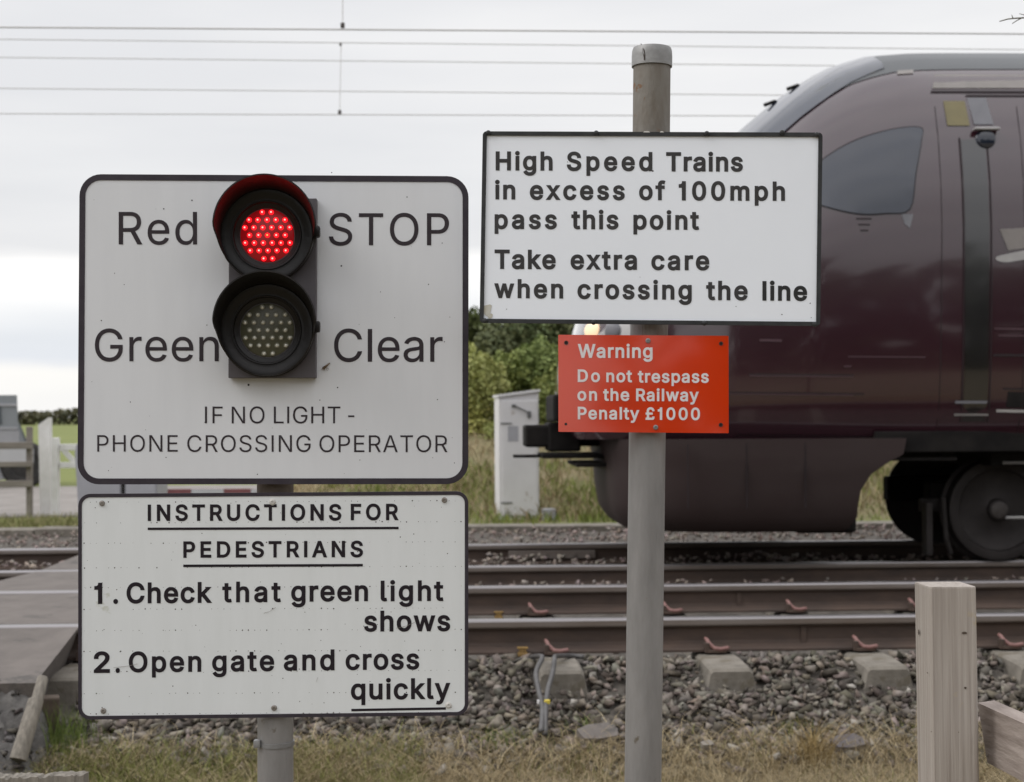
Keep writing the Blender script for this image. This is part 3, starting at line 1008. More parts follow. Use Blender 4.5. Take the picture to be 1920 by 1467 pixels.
# side lamp
bm = bmesh.new()
s0, z0 = on_side(1848, 262)
y0 = -side_y(s0, z0)
add_lathe(bm, [(0.0, 0.035), (0.04, 0.034), (0.062, 0.026), (0.075, 0.0)], Vector((s0, y0, z0)), Vector((1, 0, 0)), Vector((0, 0, 1)), Vector((0, -1, 0)), 20)
lamp = obj('side_lamp', bm, M['train_glass'], train, angle=40)
bm = bmesh.new()
add_box(bm, s0 - 0.09, s0 + 0.09, y0 - 0.05, y0 + 0.01, z0 + 0.062, z0 + 0.082, bev=0.006)
obj('lamp_hood', bm, M['train_silver'], lamp)
# panel seams and lips along the side
for (xa, ya, xb, yb, w, mm) in ((1405, 701, 1600, 703, 2.4, 'seam'), (1405, 704, 1600, 706, 1.6, 'seam_light'), (1368, 735, 1620, 738, 2.6, 'seam'), (1368, 738, 1600, 740.5, 1.6, 'seam_light'),
                                (1590, 668, 1735, 669, 2.0, 'seam_light'), (1582, 686, 1596, 686, 2.4, 'seam_light'), (1424, 636, 1466, 637, 4, 'seam_light'), (1864, 615, 1990, 617, 3, 'seam_light'), (1872, 628, 1990, 630, 2.5, 'seam_light'),
                                (1868, 768, 2020, 771, 5, 'train_silver'), (1880, 728, 2020, 729, 3, 'seam'), (1862, 664, 2020, 666, 4, 'seam'), (1380, 815, 1990, 822, 2.2, 'seam')):
    side_patch('panel_seam', [(xa, ya), (xb, yb), (xb, yb + w), (xa, ya + w)], M[mm], 0.0035, step=0.15)
side_patch('equipment_opening', [(1890, 735), (2040, 737), (2040, 766), (1886, 764)], M['train_black'], 0.003, step=0.15)
# windscreen wrapped over the nose
bm = bmesh.new()
grid = []
for s in np.linspace(0.62, 2.25, 14):
    h = full_sec(s)
    row = []
    k0 = 9.0 + 0.9 * max(0, (s - 1.5))
    for q in np.linspace(k0, NS - 1 - k0, 17):
        i = int(min(q, NS - 2))
        f = q - i
        y = h[i][0] * (1 - f) + h[i + 1][0] * f
        z = h[i][1] * (1 - f) + h[i + 1][1] * f
        row.append(bm.verts.new((s - 0.012, y, z + 0.012)))
    grid.append(row)
for a, b in zip(grid, grid[1:]):
    for j in range(16):
        bm.faces.new((a[j], b[j], b[j + 1], a[j + 1]))
obj('windscreen', bm, M['train_glass'], train, smooth=True)
# wiper arms and marker bracket on the edge of the windscreen
bm = bmesh.new()
for px, py in ((1490, 163), (1447, 193)):
    u, z = on_v(px, py, VC - 0.3)
    s, z = u - U0, z - ZR
    add_tube(bm, [(s + 0.14, -0.3, z - 0.03), (s + 0.02, -0.3, z + 0.01), (s - 0.06, -0.3, z - 0.02)], 0.015, 8)
obj('wiper', bm, M['train_black'], train, smooth=True)
# headlight cluster at the nose
side_patch('headlight_housing', [(1096, 598), (1180, 590), (1186, 650), (1094, 650)], M['train_silver'], 0.008, step=0.1)
for cx in (1112, 1150):
    s0, z0 = on_side(cx, 622)
    y0 = -side_y(s0, z0)
    nrm = Vector((-0.62, -0.78, 0.05)).normalized()
    ax = nrm.cross(Vector((0, 0, 1))).normalized()
    bm = bmesh.new()
    add_lathe(bm, [(0.0, 0.035), (0.045, 0.032), (0.065, 0.02), (0.075, -0.03)], Vector((s0, y0, z0)), ax, Vector((0, 0, 1)), nrm, 20)
    obj('headlight', bm, M['headlight'] if cx == 1112 else M['train_grey'], train, smooth=True)
# coupler: drawbar, head and plates in front of the nose
bm = bmesh.new()


def cbox(xa, ya, xb, yb, y0, y1, bev=0.02):
    (ua, za), (ub, zb) = on_v(xa, ya, VC), on_v(xb, yb, VC)
    add_box(bm, ua - U0, ub - U0, y0, y1, zb - ZR, za - ZR, bev=bev)


cbox(1030, 741, 1150, 790, -0.40, 0.40)
cbox(982, 797, 1030, 838, -0.19, 0.19)
cbox(1024, 792, 1085, 846, -0.20, 0.20)
cbox(1060, 805, 1180, 836, -0.11, 0.11)
cbox(1012, 850, 1200, 857, -0.30, 0.30, 0.006)
cbox(962, 853, 1030, 858, -0.06, 0.06, 0.006)
cbox(1072, 866, 1185, 872, -0.42, 0.42, 0.006)
obj('coupler', bm, M['train_black'], train)
# skirt under the nose, arched at its rear edge to clear the wheel
bm = bmesh.new()


def skirt(layers, yw, rad, m, name):
    bm = bmesh.new()
    rings = []
    for pxf, pxr, py, k in layers:
        uf, zf = on_v(pxf, py, VC)
        ur, zr = on_v(pxr, py, VC - yw)
        sf, sr, z = uf - U0, ur - U0, zr - ZR
        w = yw * k
        ring = [(sr, -w)]
        for a in np.linspace(0, 1, 8):
            t = a * math.pi / 2
            ring.append((sf + rad * (1 - math.sin(t)), -w + 0.55 * w * (1 - math.cos(t))))
        full = ring + [(x, -y) for x, y in ring[::-1]]
        rings.append([bm.verts.new((x, y, z)) for x, y in full])
    for a, b in zip(rings, rings[1:]):
        n = len(a)
        for j in range(n):
            bm.faces.new((a[j], a[(j + 1) % n], b[(j + 1) % n], b[j]))
    bm.faces.new(rings[0])
    bm.faces.new(rings[-1][::-1])
    return obj(name, bm, m, train, angle=35)


skirt([(1118, 1700, 822, 1.0), (1122, 1694, 852, 1.0), (1126, 1668, 866, 1.0), (1126, 1634, 890, 0.99), (1128, 1616, 920, 0.985), (1132, 1612, 948, 0.97), (1136, 1612, 970, 0.955), (1150, 1600, 992, 0.92), (1156, 1590, 1000, 0.88)], 1.30, 0.75, M['train_skirt'], 'skirt')
bm = bmesh.new()
(ua, za), (ub, zb) = on_v(1500, 958, SIDE + 0.12), on_v(1618, 1003, SIDE + 0.12)
add_box(bm, ua - U0, ub - U0, -1.1, 1.1, zb - ZR, za - ZR, bev=0.03)
obj('skirt_step', bm, M['train_black'], train)
for px in (1290, 1400, 1510):
    u, z = on_v(px, 880, VC - 1.30)
    bm = bmesh.new()
    add_box(bm, u - U0 - 0.003, u - U0 + 0.003, -1.3035, -1.29, 0.42, ZB - 0.03)
    obj('skirt_seam', bm, M['seal'], train)
# underframe
bm = bmesh.new()
u, z = on_v(1650, 832, SIDE)
(ub, zb) = on_v(1650, 850, SIDE)
add_box(bm, u - U0, 22, -1.25, 1.25, zb - ZR, ZB + 0.05, bev=0.01)
for (xa, ya, xb, yb) in ((1772, 846, 1800, 866), (1868, 848, 2300, 872)):
    (ua, za), (ub, zb) = on_v(xa, ya, SIDE + 0.25), on_v(xb, yb, SIDE + 0.25)
    add_box(bm, ua - U0, ub - U0, -1.0, 1.0, zb - ZR, za - ZR, bev=0.01)
(ua, za), (ub, zb) = on_v(1668, 859, SIDE + 0.1), on_v(1800, 864, SIDE + 0.1)
add_box(bm, ua - U0, ub - U0, -1.2, -1.12, zb - ZR, za - ZR)
obj('underframe', bm, M['train_black'], train)
bm = bmesh.new()
for py, xa in ((868, 1880), (971, 1886)):
    (ua, za) = on_v(xa, py, V3 - 0.25)
    add_tube(bm, [(ua - U0, V3 - 0.25 - VC, za - ZR), (ua - U0 + 2.0, V3 - 0.25 - VC, za - ZR)], 0.012, 8)
obj('brake_pipe', bm, M['train_silver'], train, smooth=True)
# leading wheelset
WR = 0.375
uw = on_v(1868, 965, V3)[0] - U0
wheel_prof = [(0.0, 0.075), (0.055, 0.074), (0.075, 0.062), (0.085, 0.03), (0.10, 0.024), (0.16, 0.012), (0.26, 0.018), (0.295, 0.036), (0.305, 0.058), (0.352, 0.062), (WR - 0.006, 0.058), (WR, 0.045), (WR + 0.002, -0.04), (WR + 0.03, -0.055), (WR + 0.028, -0.075), (0.30, -0.075), (0.0, -0.07)]
for du in (0.0, 2.25, 14.0, 16.25):
    for v, z, sg in ((V3, Z3, -1), (V4, Z4, 1)):
        bm = bmesh.new()
        c = Vector((uw + du, v - VC, z - ZR + WR))
        add_lathe(bm, wheel_prof, c, Vector((1, 0, 0)), Vector((0, 0, 1)), Vector((0, sg, 0)), 48)
        w = obj('wheel', bm, M['wheel'], train, angle=30)
        if du == 0 and sg == -1:
            bm = bmesh.new()
            add_lathe(bm, [(0.0, 0.082), (0.045, 0.081), (0.062, 0.073)], c, Vector((1, 0, 0)), Vector((0, 0, 1)), Vector((0, sg, 0)), 24)
            obj('hub', bm, M['hub'], w, angle=40)
    bm = bmesh.new()
    add_tube(bm, [(uw + du, V3 - VC + 0.05, Z3 - ZR + WR), (uw + du, V4 - VC - 0.05, Z4 - ZR + WR)], 0.085, 16)
    obj('axle', bm, M['train_black'], train, smooth=True)
for u0 in (uw, uw + 14.0):
    bm = bmesh.new()
    for sg in (-1, 1):
        add_box(bm, u0 - 0.45, u0 + 2.7, sg * 0.52 - 0.08, sg * 0.52 + 0.08, 0.36, 0.56, bev=0.02)
        add_box(bm, u0 + 0.85, u0 + 1.4, sg * 0.9 - 0.12, sg * 0.9 + 0.12, 0.45, 0.86, bev=0.02)
    add_box(bm, u0 + 0.8, u0 + 1.45, -0.85, 0.85, 0.40, 0.58, bev=0.02)
    obj('bogie_frame', bm, M['train_black'], train)
# guard iron and sand pipe in front of the near wheel
bm = bmesh.new()
(ua, za) = on_v(1742, 1000, V3 - 0.03)
add_box(bm, ua - U0 - 0.03, ua - U0 + 0.02, V3 - VC - 0.06, V3 - VC + 0.05, 0.03, 0.42, bev=0.008)
add_box(bm, ua - U0 - 0.02, uw - 0.2, V3 - VC + 0.1, V3 - VC + 0.16, 0.34, 0.44, bev=0.008)
add_tube(bm, [(ua - U0 + 0.10, V3 - VC - 0.05, 0.45), (ua - U0 + 0.12, V3 - VC - 0.05, 0.15), (ua - U0 + 0.16, V3 - VC - 0.03, 0.04)], 0.02, 8)
obj('guard_iron', bm, M['wheel'], train)

# ------------------------------------------------------------------ lettering: outlines of a plain grotesque, offset for weight
# character code: (advance, [one list of numbers per outline: left handle, point, right handle ...]), 1000 units to the em
OUTLINES = {
    45: (453, [[263, 244, 337, 244, 337, 226, 337, 207, 337, 188, 263, 188, 188, 188, 114, 188, 114, 207, 114, 226, 114, 244, 188, 244]]),
    46: (188, [[108, -4, 95, -4, 83, -4, 72, 0, 63, 9, 54, 18, 50, 28, 50, 41, 50, 54, 54, 65, 63, 73, 72, 82, 83, 87, 95, 87, 108, 87, 119, 82, 128, 73, 137, 65, 141, 54, 141, 41, 141, 28, 137, 18, 128, 9, 119, 0]]),
    48: (453, [[264, -7, 227, -7, 189, -7, 157, 3, 130, 24, 103, 45, 83, 74, 69, 113, 55, 152, 48, 199, 48, 254, 48, 309, 55, 356, 69, 395, 83, 434, 104, 464, 130, 484, 157, 505, 189, 516, 227, 516, 264, 516, 296, 505, 323, 484, 350, 464, 370, 434, 384, 395, 398, 356, 405, 309, 405, 254, 405, 199, 398, 152, 384, 113, 370, 74, 350, 45, 323, 24, 297, 3], [202, 50, 227, 50, 252, 50, 273, 58, 290, 74, 308, 90, 321, 113, 330, 144, 339, 174, 344, 211, 344, 254, 344, 297, 339, 334, 330, 365, 321, 395, 308, 419, 290, 435, 273, 451, 252, 460, 227, 460, 202, 460, 180, 451, 163, 435, 146, 419, 132, 395, 123, 365, 114, 334, 109, 297, 109, 254, 109, 211, 114, 174, 123, 144, 132, 113, 146, 90, 163, 74, 180, 58]]),
    49: (453, [[181, 0, 76, 0, 76, 18, 76, 36, 76, 55, 181, 55, 286, 55, 391, 55, 391, 36, 391, 18, 391, 0, 286, 0], [250, 509, 276, 509, 276, 339, 276, 170, 276, 0, 255, 0, 234, 0, 212, 0, 212, 149, 212, 299, 212, 448, 211, 448, 210, 448, 209, 448, 168, 418, 127, 388, 86, 358, 86, 381, 86, 404, 86, 427, 123, 454, 161, 481, 198, 509, 224, 509]]),
    50: (453, [[172, 0, 64, 0, 64, 16, 64, 32, 64, 47, 121, 108, 177, 168, 234, 229, 254, 249, 270, 267, 282, 282, 295, 298, 304, 313, 311, 327, 317, 341, 320, 356, 320, 371, 320, 390, 316, 405, 308, 419, 299, 432, 288, 442, 273, 449, 259, 456, 242, 460, 224, 460, 204, 460, 187, 456, 172, 447, 158, 439, 147, 428, 139, 413, 131, 399, 127, 382, 127, 362, 107, 362, 86, 362, 66, 362, 66, 392, 72, 419, 86, 442, 100, 465, 119, 483, 143, 496, 167, 509, 194, 516, 225, 516, 255, 516, 282, 509, 306, 497, 329, 484, 348, 467, 361, 445, 374, 424, 381, 399, 381, 372, 381, 354, 378, 335, 371, 318, 364, 300, 353, 280, 336, 259, 319, 237, 296, 211, 267, 180, 229, 140, 191, 100, 153, 60, 153, 59, 153, 58, 153, 57, 231, 57, 310, 57, 389, 57, 389, 38, 389, 19, 389, 0, 281, 0]]),
    65: (480, [[39, 0, 16, 0, 78, 170, 140, 339, 201, 509, 226, 509, 251, 509, 276, 509, 338, 339, 401, 170, 463, 0, 440, 0, 418, 0, 395, 0, 359, 101, 323, 202, 287, 302, 281, 321, 273, 344, 264, 372, 255, 400, 245, 435, 232, 478, 236, 478, 241, 478, 245, 478, 233, 435, 222, 399, 213, 371, 204, 343, 196, 320, 191, 302, 155, 202, 120, 101, 85, 0, 62, 0], [197, 142, 110, 142, 110, 161, 110, 180, 110, 199, 197, 199, 283, 199, 370, 199, 370, 180, 370, 161, 370, 142, 283, 142]]),
    67: (510, [[293, -7, 267, -7, 223, -7, 184, 4, 150, 25, 116, 46, 89, 76, 70, 115, 50, 154, 40, 201, 40, 254, 40, 308, 50, 354, 70, 393, 89, 432, 116, 462, 150, 484, 184, 505, 223, 516, 267, 516, 293, 516, 317, 512, 340, 504, 363, 497, 384, 486, 402, 471, 420, 457, 436, 439, 448, 418, 460, 398, 468, 374, 473, 348, 451, 348, 430, 348, 408, 348, 404, 366, 398, 381, 389, 395, 381, 408, 370, 419, 357, 428, 345, 438, 331, 444, 315, 449, 300, 454, 284, 456, 267, 456, 236, 456, 208, 448, 184, 432, 159, 417, 139, 394, 125, 364, 111, 334, 103, 297, 103, 254, 103, 211, 111, 175, 125, 145, 140, 115, 159, 92, 184, 76, 209, 61, 236, 53, 267, 53, 284, 53, 300, 55, 315, 60, 331, 65, 345, 71, 357, 81, 370, 90, 381, 101, 389, 114, 398, 128, 404, 143, 408, 160, 430, 160, 451, 160, 473, 160, 469, 135, 460, 111, 448, 91, 436, 70, 421, 52, 402, 38, 384, 23, 363, 12, 341, 5, 318, -3]]),
    68: (502, [[271, 0, 219, 0, 178, 0, 137, 0, 96, 0, 96, 19, 96, 38, 96, 57, 136, 57, 175, 57, 215, 57, 256, 57, 291, 65, 318, 81, 345, 97, 366, 119, 379, 149, 392, 179, 399, 214, 399, 255, 399, 296, 392, 331, 379, 361, 366, 390, 346, 412, 320, 428, 293, 444, 260, 452, 221, 452, 178, 452, 136, 452, 93, 452, 93, 471, 93, 490, 93, 509, 137, 509, 181, 509, 225, 509, 275, 509, 317, 499, 353, 478, 388, 458, 415, 429, 433, 391, 452, 353, 462, 308, 462, 255, 462, 202, 452, 157, 433, 119, 414, 81, 387, 51, 351, 31, 314, 10], [103, 509, 125, 509, 125, 339, 125, 170, 125, 0, 103, 0, 82, 0, 60, 0, 60, 170, 60, 339, 60, 509, 82, 509]]),
    69: (419, [[165, 0, 60, 0, 60, 170, 60, 339, 60, 509, 164, 509, 268, 509, 372, 509, 372, 490, 372, 471, 372, 452, 290, 452, 207, 452, 125, 452, 125, 396, 125, 341, 125, 286, 202, 286, 278, 286, 355, 286, 355, 267, 355, 248, 355, 229, 278, 229, 202, 229, 125, 229, 125, 172, 125, 114, 125, 57, 208, 57, 292, 57, 375, 57, 375, 38, 375, 19, 375, 0, 270, 0]]),
    70: (410, [[82, 0, 60, 0, 60, 170, 60, 339, 60, 509, 163, 509, 266, 509, 369, 509, 369, 490, 369, 471, 369, 452, 288, 452, 206, 452, 125, 452, 125, 394, 125, 336, 125, 278, 198, 278, 272, 278, 346, 278, 346, 259, 346, 240, 346, 221, 272, 221, 198, 221, 125, 221, 125, 147, 125, 74, 125, 0, 103, 0]]),
    71: (520, [[309, -7, 269, -7, 223, -7, 184, 4, 149, 25, 115, 46, 88, 77, 69, 116, 50, 155, 40, 201, 40, 254, 40, 308, 50, 354, 69, 393, 88, 432, 115, 462, 149, 484, 183, 505, 221, 516, 265, 516, 292, 516, 317, 512, 340, 504, 364, 496, 385, 484, 403, 469, 422, 454, 437, 437, 449, 416, 461, 396, 470, 373, 474, 349, 452, 349, 430, 349, 408, 349, 403, 365, 396, 380, 387, 393, 379, 406, 368, 417, 356, 427, 344, 436, 330, 444, 315, 448, 300, 453, 283, 456, 265, 456, 235, 456, 208, 448, 183, 432, 159, 417, 139, 394, 125, 364, 111, 334, 103, 297, 103, 254, 103, 211, 111, 175, 125, 145, 140, 115, 159, 92, 184, 76, 209, 61, 237, 53, 269, 53, 297, 53, 323, 59, 345, 71, 367, 83, 384, 101, 396, 123, 409, 146, 415, 172, 415, 202, 421, 201, 428, 200, 434, 199, 384, 199, 333, 199, 283, 199, 283, 218, 283, 237, 283, 256, 348, 256, 413, 256, 478, 256, 478, 237, 478, 219, 478, 200, 478, 158, 469, 122, 451, 91, 433, 60, 408, 36, 377, 19, 345, 2]]),
    72: (517, [[82, 0, 60, 0, 60, 170, 60, 339, 60, 509, 82, 509, 103, 509, 125, 509, 125, 435, 125, 362, 125, 289, 214, 289, 303, 289, 392, 289, 392, 362, 392, 435, 392, 509, 414, 509, 435, 509, 457, 509, 457, 339, 457, 170, 457, 0, 435, 0, 414, 0, 392, 0, 392, 77, 392, 155, 392, 232, 303, 232, 214, 232, 125, 232, 125, 155, 125, 77, 125, 0, 103, 0]]),
    73: (300, [[111, 0, 31, 0, 31, 19, 31, 38, 31, 57, 60, 57, 89, 57, 118, 57, 118, 189, 118, 320, 118, 452, 89, 452, 60, 452, 31, 452, 31, 471, 31, 490, 31, 509, 111, 509, 190, 509, 269, 509, 269, 490, 269, 471, 269, 452, 240, 452, 212, 452, 183, 452, 183, 320, 183, 189, 183, 57, 212, 57, 240, 57, 269, 57, 269, 38, 269, 19, 269, 0, 190, 0]]),
    76: (393, [[160, 0, 60, 0, 60, 170, 60, 339, 60, 509, 82, 509, 103, 509, 125, 509, 125, 358, 125, 208, 125, 57, 203, 57, 282, 57, 361, 57, 361, 38, 361, 19, 361, 0, 261, 0]]),
    78: (523, [[82, 0, 60, 0, 60, 170, 60, 339, 60, 509, 85, 509, 111, 509, 136, 509, 205, 400, 274, 291, 343, 183, 349, 174, 355, 164, 363, 151, 370, 138, 379, 123, 388, 107, 396, 90, 405, 73, 414, 55, 411, 55, 408, 54, 405, 54, 403, 72, 401, 90, 401, 108, 400, 126, 399, 142, 399, 157, 399, 172, 399, 185, 399, 195, 399, 300, 399, 404, 399, 509, 420, 509, 442, 509, 463, 509, 463, 339, 463, 170, 463, 0, 438, 0, 412, 0, 387, 0, 325, 97, 264, 193, 202, 290, 194, 303, 186, 316, 177, 331, 169, 345, 159, 362, 148, 381, 137, 400, 123, 424, 108, 452, 111, 453, 115, 453, 119, 454, 120, 428, 121, 405, 122, 384, 123, 362, 124, 344, 124, 328, 125, 312, 125, 300, 125, 291, 125, 194, 125, 97, 125, 0, 103, 0]]),
    79: (533, [[311, -7, 267, -7, 223, -7, 184, 4, 150, 25, 116, 46, 90, 76, 70, 115, 50, 154, 40, 201, 40, 254, 40, 308, 50, 354, 70, 393, 90, 432, 116, 462, 150, 484, 184, 505, 223, 516, 267, 516, 311, 516, 350, 505, 384, 484, 418, 462, 444, 432, 464, 393, 483, 354, 493, 308, 493, 254, 493, 201, 483, 154, 464, 115, 444, 76, 418, 46, 384, 25, 350, 4], [236, 53, 267, 53, 297, 53, 325, 61, 349, 76, 374, 91, 394, 114, 408, 144, 423, 174, 430, 211, 430, 254, 430, 298, 423, 335, 408, 365, 394, 395, 374, 417, 349, 433, 325, 448, 297, 456, 267, 456, 236, 456, 209, 448, 184, 433, 159, 417, 140, 394, 125, 364, 111, 334, 103, 297, 103, 254, 103, 211, 111, 174, 125, 144, 140, 114, 159, 92, 184, 76, 209, 61]]),
    80: (445, [[82, 0, 60, 0, 60, 170, 60, 339, 60, 509, 118, 509, 177, 509, 235, 509, 274, 509, 307, 502, 332, 487, 358, 473, 377, 454, 390, 430, 402, 405, 409, 378, 409, 348, 409, 317, 402, 290, 390, 265, 377, 241, 358, 222, 332, 207, 307, 193, 274, 186, 235, 186, 193, 186, 151, 186, 109, 186, 109, 205, 109, 224, 109, 242, 150, 242, 191, 242, 233, 242, 259, 242, 281, 247, 297, 256, 313, 265, 325, 278, 333, 294, 341, 310, 344, 328, 344, 348, 344, 368, 341, 386, 333, 402, 325, 417, 313, 430, 297, 439, 280, 448, 259, 452, 232, 452, 196, 452, 160, 452, 125, 452, 125, 301, 125, 151, 125, 0, 103, 0]]),
    82: (449, [[82, 0, 60, 0, 60, 170, 60, 339, 60, 509, 119, 509, 177, 509, 236, 509, 275, 509, 307, 502, 333, 489, 359, 475, 378, 457, 390, 433, 403, 410, 409, 382, 409, 352, 409, 321, 403, 295, 390, 271, 378, 248, 359, 230, 333, 217, 307, 204, 275, 198, 236, 198, 189, 198, 143, 198, 96, 198, 96, 217, 96, 236, 96, 255, 142, 255, 188, 255, 234, 255, 260, 255, 281, 259, 298, 267, 314, 275, 326, 286, 334, 300, 341, 315, 345, 332, 345, 352, 345, 372, 341, 390, 334, 405, 326, 420, 314, 431, 298, 440, 281, 448, 259, 452, 233, 452, 197, 452, 161, 452, 125, 452, 125, 301, 125, 151, 125, 0, 103, 0], [378, 0, 353, 0, 312, 76, 271, 153, 230, 229, 254, 229, 279, 229, 303, 229, 344, 153, 386, 76, 428, 0, 403, 0]]),
    83: (447, [[263, -9, 224, -9, 187, -9, 155, -3, 128, 9, 100, 21, 79, 38, 64, 60, 49, 82, 40, 107, 38, 137, 60, 137, 82, 137, 104, 137, 106, 117, 112, 101, 123, 88, 134, 75, 149, 65, 166, 59, 184, 52, 203, 49, 224, 49, 247, 49, 268, 53, 286, 60, 304, 68, 319, 78, 329, 92, 340, 105, 346, 121, 346, 139, 346, 155, 341, 169, 332, 179, 323, 189, 311, 198, 296, 205, 281, 211, 264, 217, 245, 222, 224, 228, 204, 234, 184, 239, 142, 251, 109, 268, 86, 289, 63, 311, 52, 339, 52, 372, 52, 401, 60, 426, 75, 448, 90, 469, 111, 486, 138, 498, 164, 510, 194, 516, 227, 516, 261, 516, 290, 510, 316, 498, 342, 486, 362, 469, 377, 449, 392, 428, 400, 404, 401, 378, 380, 378, 358, 378, 337, 378, 335, 403, 323, 423, 302, 437, 281, 451, 256, 459, 225, 459, 203, 459, 184, 455, 167, 448, 151, 441, 138, 431, 129, 418, 120, 406, 115, 391, 115, 376, 115, 358, 120, 344, 131, 334, 142, 323, 154, 314, 169, 308, 184, 302, 199, 297, 212, 293, 230, 289, 247, 284, 264, 279, 279, 275, 295, 270, 312, 264, 328, 257, 344, 248, 359, 238, 373, 227, 385, 214, 395, 198, 404, 181, 408, 162, 408, 139, 408, 111, 401, 86, 386, 64, 372, 41, 351, 24, 323, 11, 296, -2]]),
    84: (449, [[85, 452, 32, 452, 32, 471, 32, 490, 32, 509, 160, 509, 288, 509, 417, 509, 417, 490, 417, 471, 417, 452, 363, 452, 310, 452, 257, 452, 257, 301, 257, 151, 257, 0, 235, 0, 214, 0, 193, 0, 193, 151, 193, 301, 193, 452, 139, 452]]),
    85: (517, [[299, -8, 259, -8, 219, -8, 184, 0, 154, 15, 124, 31, 101, 53, 85, 80, 68, 107, 60, 138, 60, 173, 60, 285, 60, 397, 60, 509, 81, 509, 103, 509, 124, 509, 124, 399, 124, 288, 124, 178, 124, 154, 130, 132, 141, 113, 152, 94, 167, 79, 187, 68, 207, 57, 231, 52, 259, 52, 287, 52, 311, 57, 331, 68, 351, 79, 366, 94, 377, 113, 387, 132, 393, 154, 393, 178, 393, 288, 393, 399, 393, 509, 414, 509, 436, 509, 457, 509, 457, 397, 457, 285, 457, 173, 457, 138, 449, 107, 433, 80, 416, 53, 393, 31, 363, 15, 334, 0]]),
    87: (686, [[180, 0, 155, 0, 109, 170, 63, 339, 16, 509, 38, 509, 60, 509, 82, 509, 109, 404, 136, 300, 163, 196, 168, 179, 172, 163, 175, 145, 179, 128, 183, 111, 187, 94, 190, 76, 194, 58, 197, 40, 194, 40, 192, 40, 189, 40, 193, 58, 196, 76, 200, 94, 203, 111, 207, 128, 211, 145, 215, 163, 220, 179, 224, 196, 251, 300, 279, 404, 306, 509, 331, 509, 355, 509, 380, 509, 407, 404, 434, 300, 462, 196, 466, 179, 470, 163, 474, 145, 478, 128, 482, 111, 486, 94, 490, 76, 494, 58, 497, 40, 494, 40, 491, 40, 488, 40, 492, 58, 495, 76, 499, 94, 502, 111, 506, 128, 510, 145, 515, 163, 519, 179, 523, 196, 550, 300, 576, 404, 603, 509, 625, 509, 647, 509, 670, 509, 623, 339, 577, 170, 530, 0, 505, 0, 480, 0, 455, 0, 426, 108, 397, 215, 368, 323, 362, 344, 357, 367, 351, 391, 346, 416, 341, 444, 336, 475, 341, 475, 345, 475, 350, 475, 345, 445, 340, 419, 335, 395, 330, 371, 324, 347, 318, 323, 289, 215, 260, 108, 230, 0, 205, 0]]),
    97: (389, [[182, -9, 160, -9, 136, -9, 114, -4, 94, 5, 75, 14, 59, 27, 48, 45, 36, 62, 30, 83, 30, 108, 30, 130, 35, 147, 43, 161, 52, 175, 63, 185, 78, 193, 92, 201, 108, 207, 125, 211, 143, 215, 160, 218, 178, 220, 201, 223, 219, 225, 234, 227, 248, 228, 258, 231, 265, 235, 272, 239, 276, 245, 276, 255, 276, 255, 276, 256, 276, 257, 276, 272, 273, 286, 267, 297, 261, 308, 252, 316, 240, 322, 228, 328, 213, 331, 196, 331, 178, 331, 162, 328, 149, 322, 136, 317, 126, 309, 118, 301, 110, 292, 104, 283, 100, 274, 80, 280, 61, 285, 41, 291, 50, 314, 62, 332, 79, 346, 95, 360, 113, 369, 133, 375, 153, 381, 173, 384, 194, 384, 208, 384, 223, 383, 239, 379, 255, 376, 271, 370, 286, 360, 301, 351, 313, 338, 322, 320, 332, 303, 337, 280, 337, 251, 337, 168, 337, 84, 337, 0, 317, 0, 297, 0, 277, 0, 277, 17, 277, 35, 277, 52, 275, 52, 274, 52, 272, 52, 268, 43, 261, 34, 252, 25, 243, 15, 230, 7, 215, 1, 200, -5], [155, 45, 170, 45, 193, 45, 212, 50, 228, 59, 243, 68, 255, 79, 263, 93, 271, 107, 276, 122, 276, 138, 276, 155, 276, 173, 276, 190, 273, 187, 268, 184, 259, 182, 251, 180, 242, 178, 231, 176, 221, 174, 210, 172, 200, 171, 190, 170, 182, 169, 175, 168, 161, 166, 147, 163, 134, 159, 121, 154, 111, 148, 103, 139, 96, 131, 92, 119, 92, 105, 92, 92, 95, 81, 102, 72, 109, 63, 118, 57, 130, 52, 142, 48]]),
    99: (396, [[226, -8, 207, -8, 173, -8, 143, 0, 117, 16, 91, 33, 71, 56, 56, 85, 41, 114, 34, 149, 34, 187, 34, 227, 41, 262, 56, 291, 71, 321, 91, 343, 117, 360, 143, 376, 173, 384, 207, 384, 226, 384, 243, 382, 260, 377, 276, 372, 292, 365, 305, 356, 319, 347, 330, 335, 340, 322, 350, 309, 357, 294, 362, 277, 342, 272, 322, 267, 303, 262, 300, 272, 296, 281, 290, 289, 285, 297, 278, 305, 270, 311, 262, 317, 253, 322, 242, 325, 232, 328, 220, 330, 207, 330, 182, 330, 161, 323, 145, 310, 129, 297, 116, 280, 108, 258, 100, 237, 96, 213, 96, 187, 96, 162, 100, 139, 108, 117, 116, 96, 129, 79, 145, 66, 161, 53, 182, 46, 207, 46, 220, 46, 232, 48, 243, 52, 253, 55, 263, 60, 271, 66, 279, 72, 286, 80, 292, 89, 297, 97, 301, 107, 304, 117, 324, 112, 343, 107, 363, 102, 358, 85, 351, 70, 341, 56, 332, 43, 320, 31, 306, 21, 293, 12, 277, 4, 261, -1, 244, -6]]),
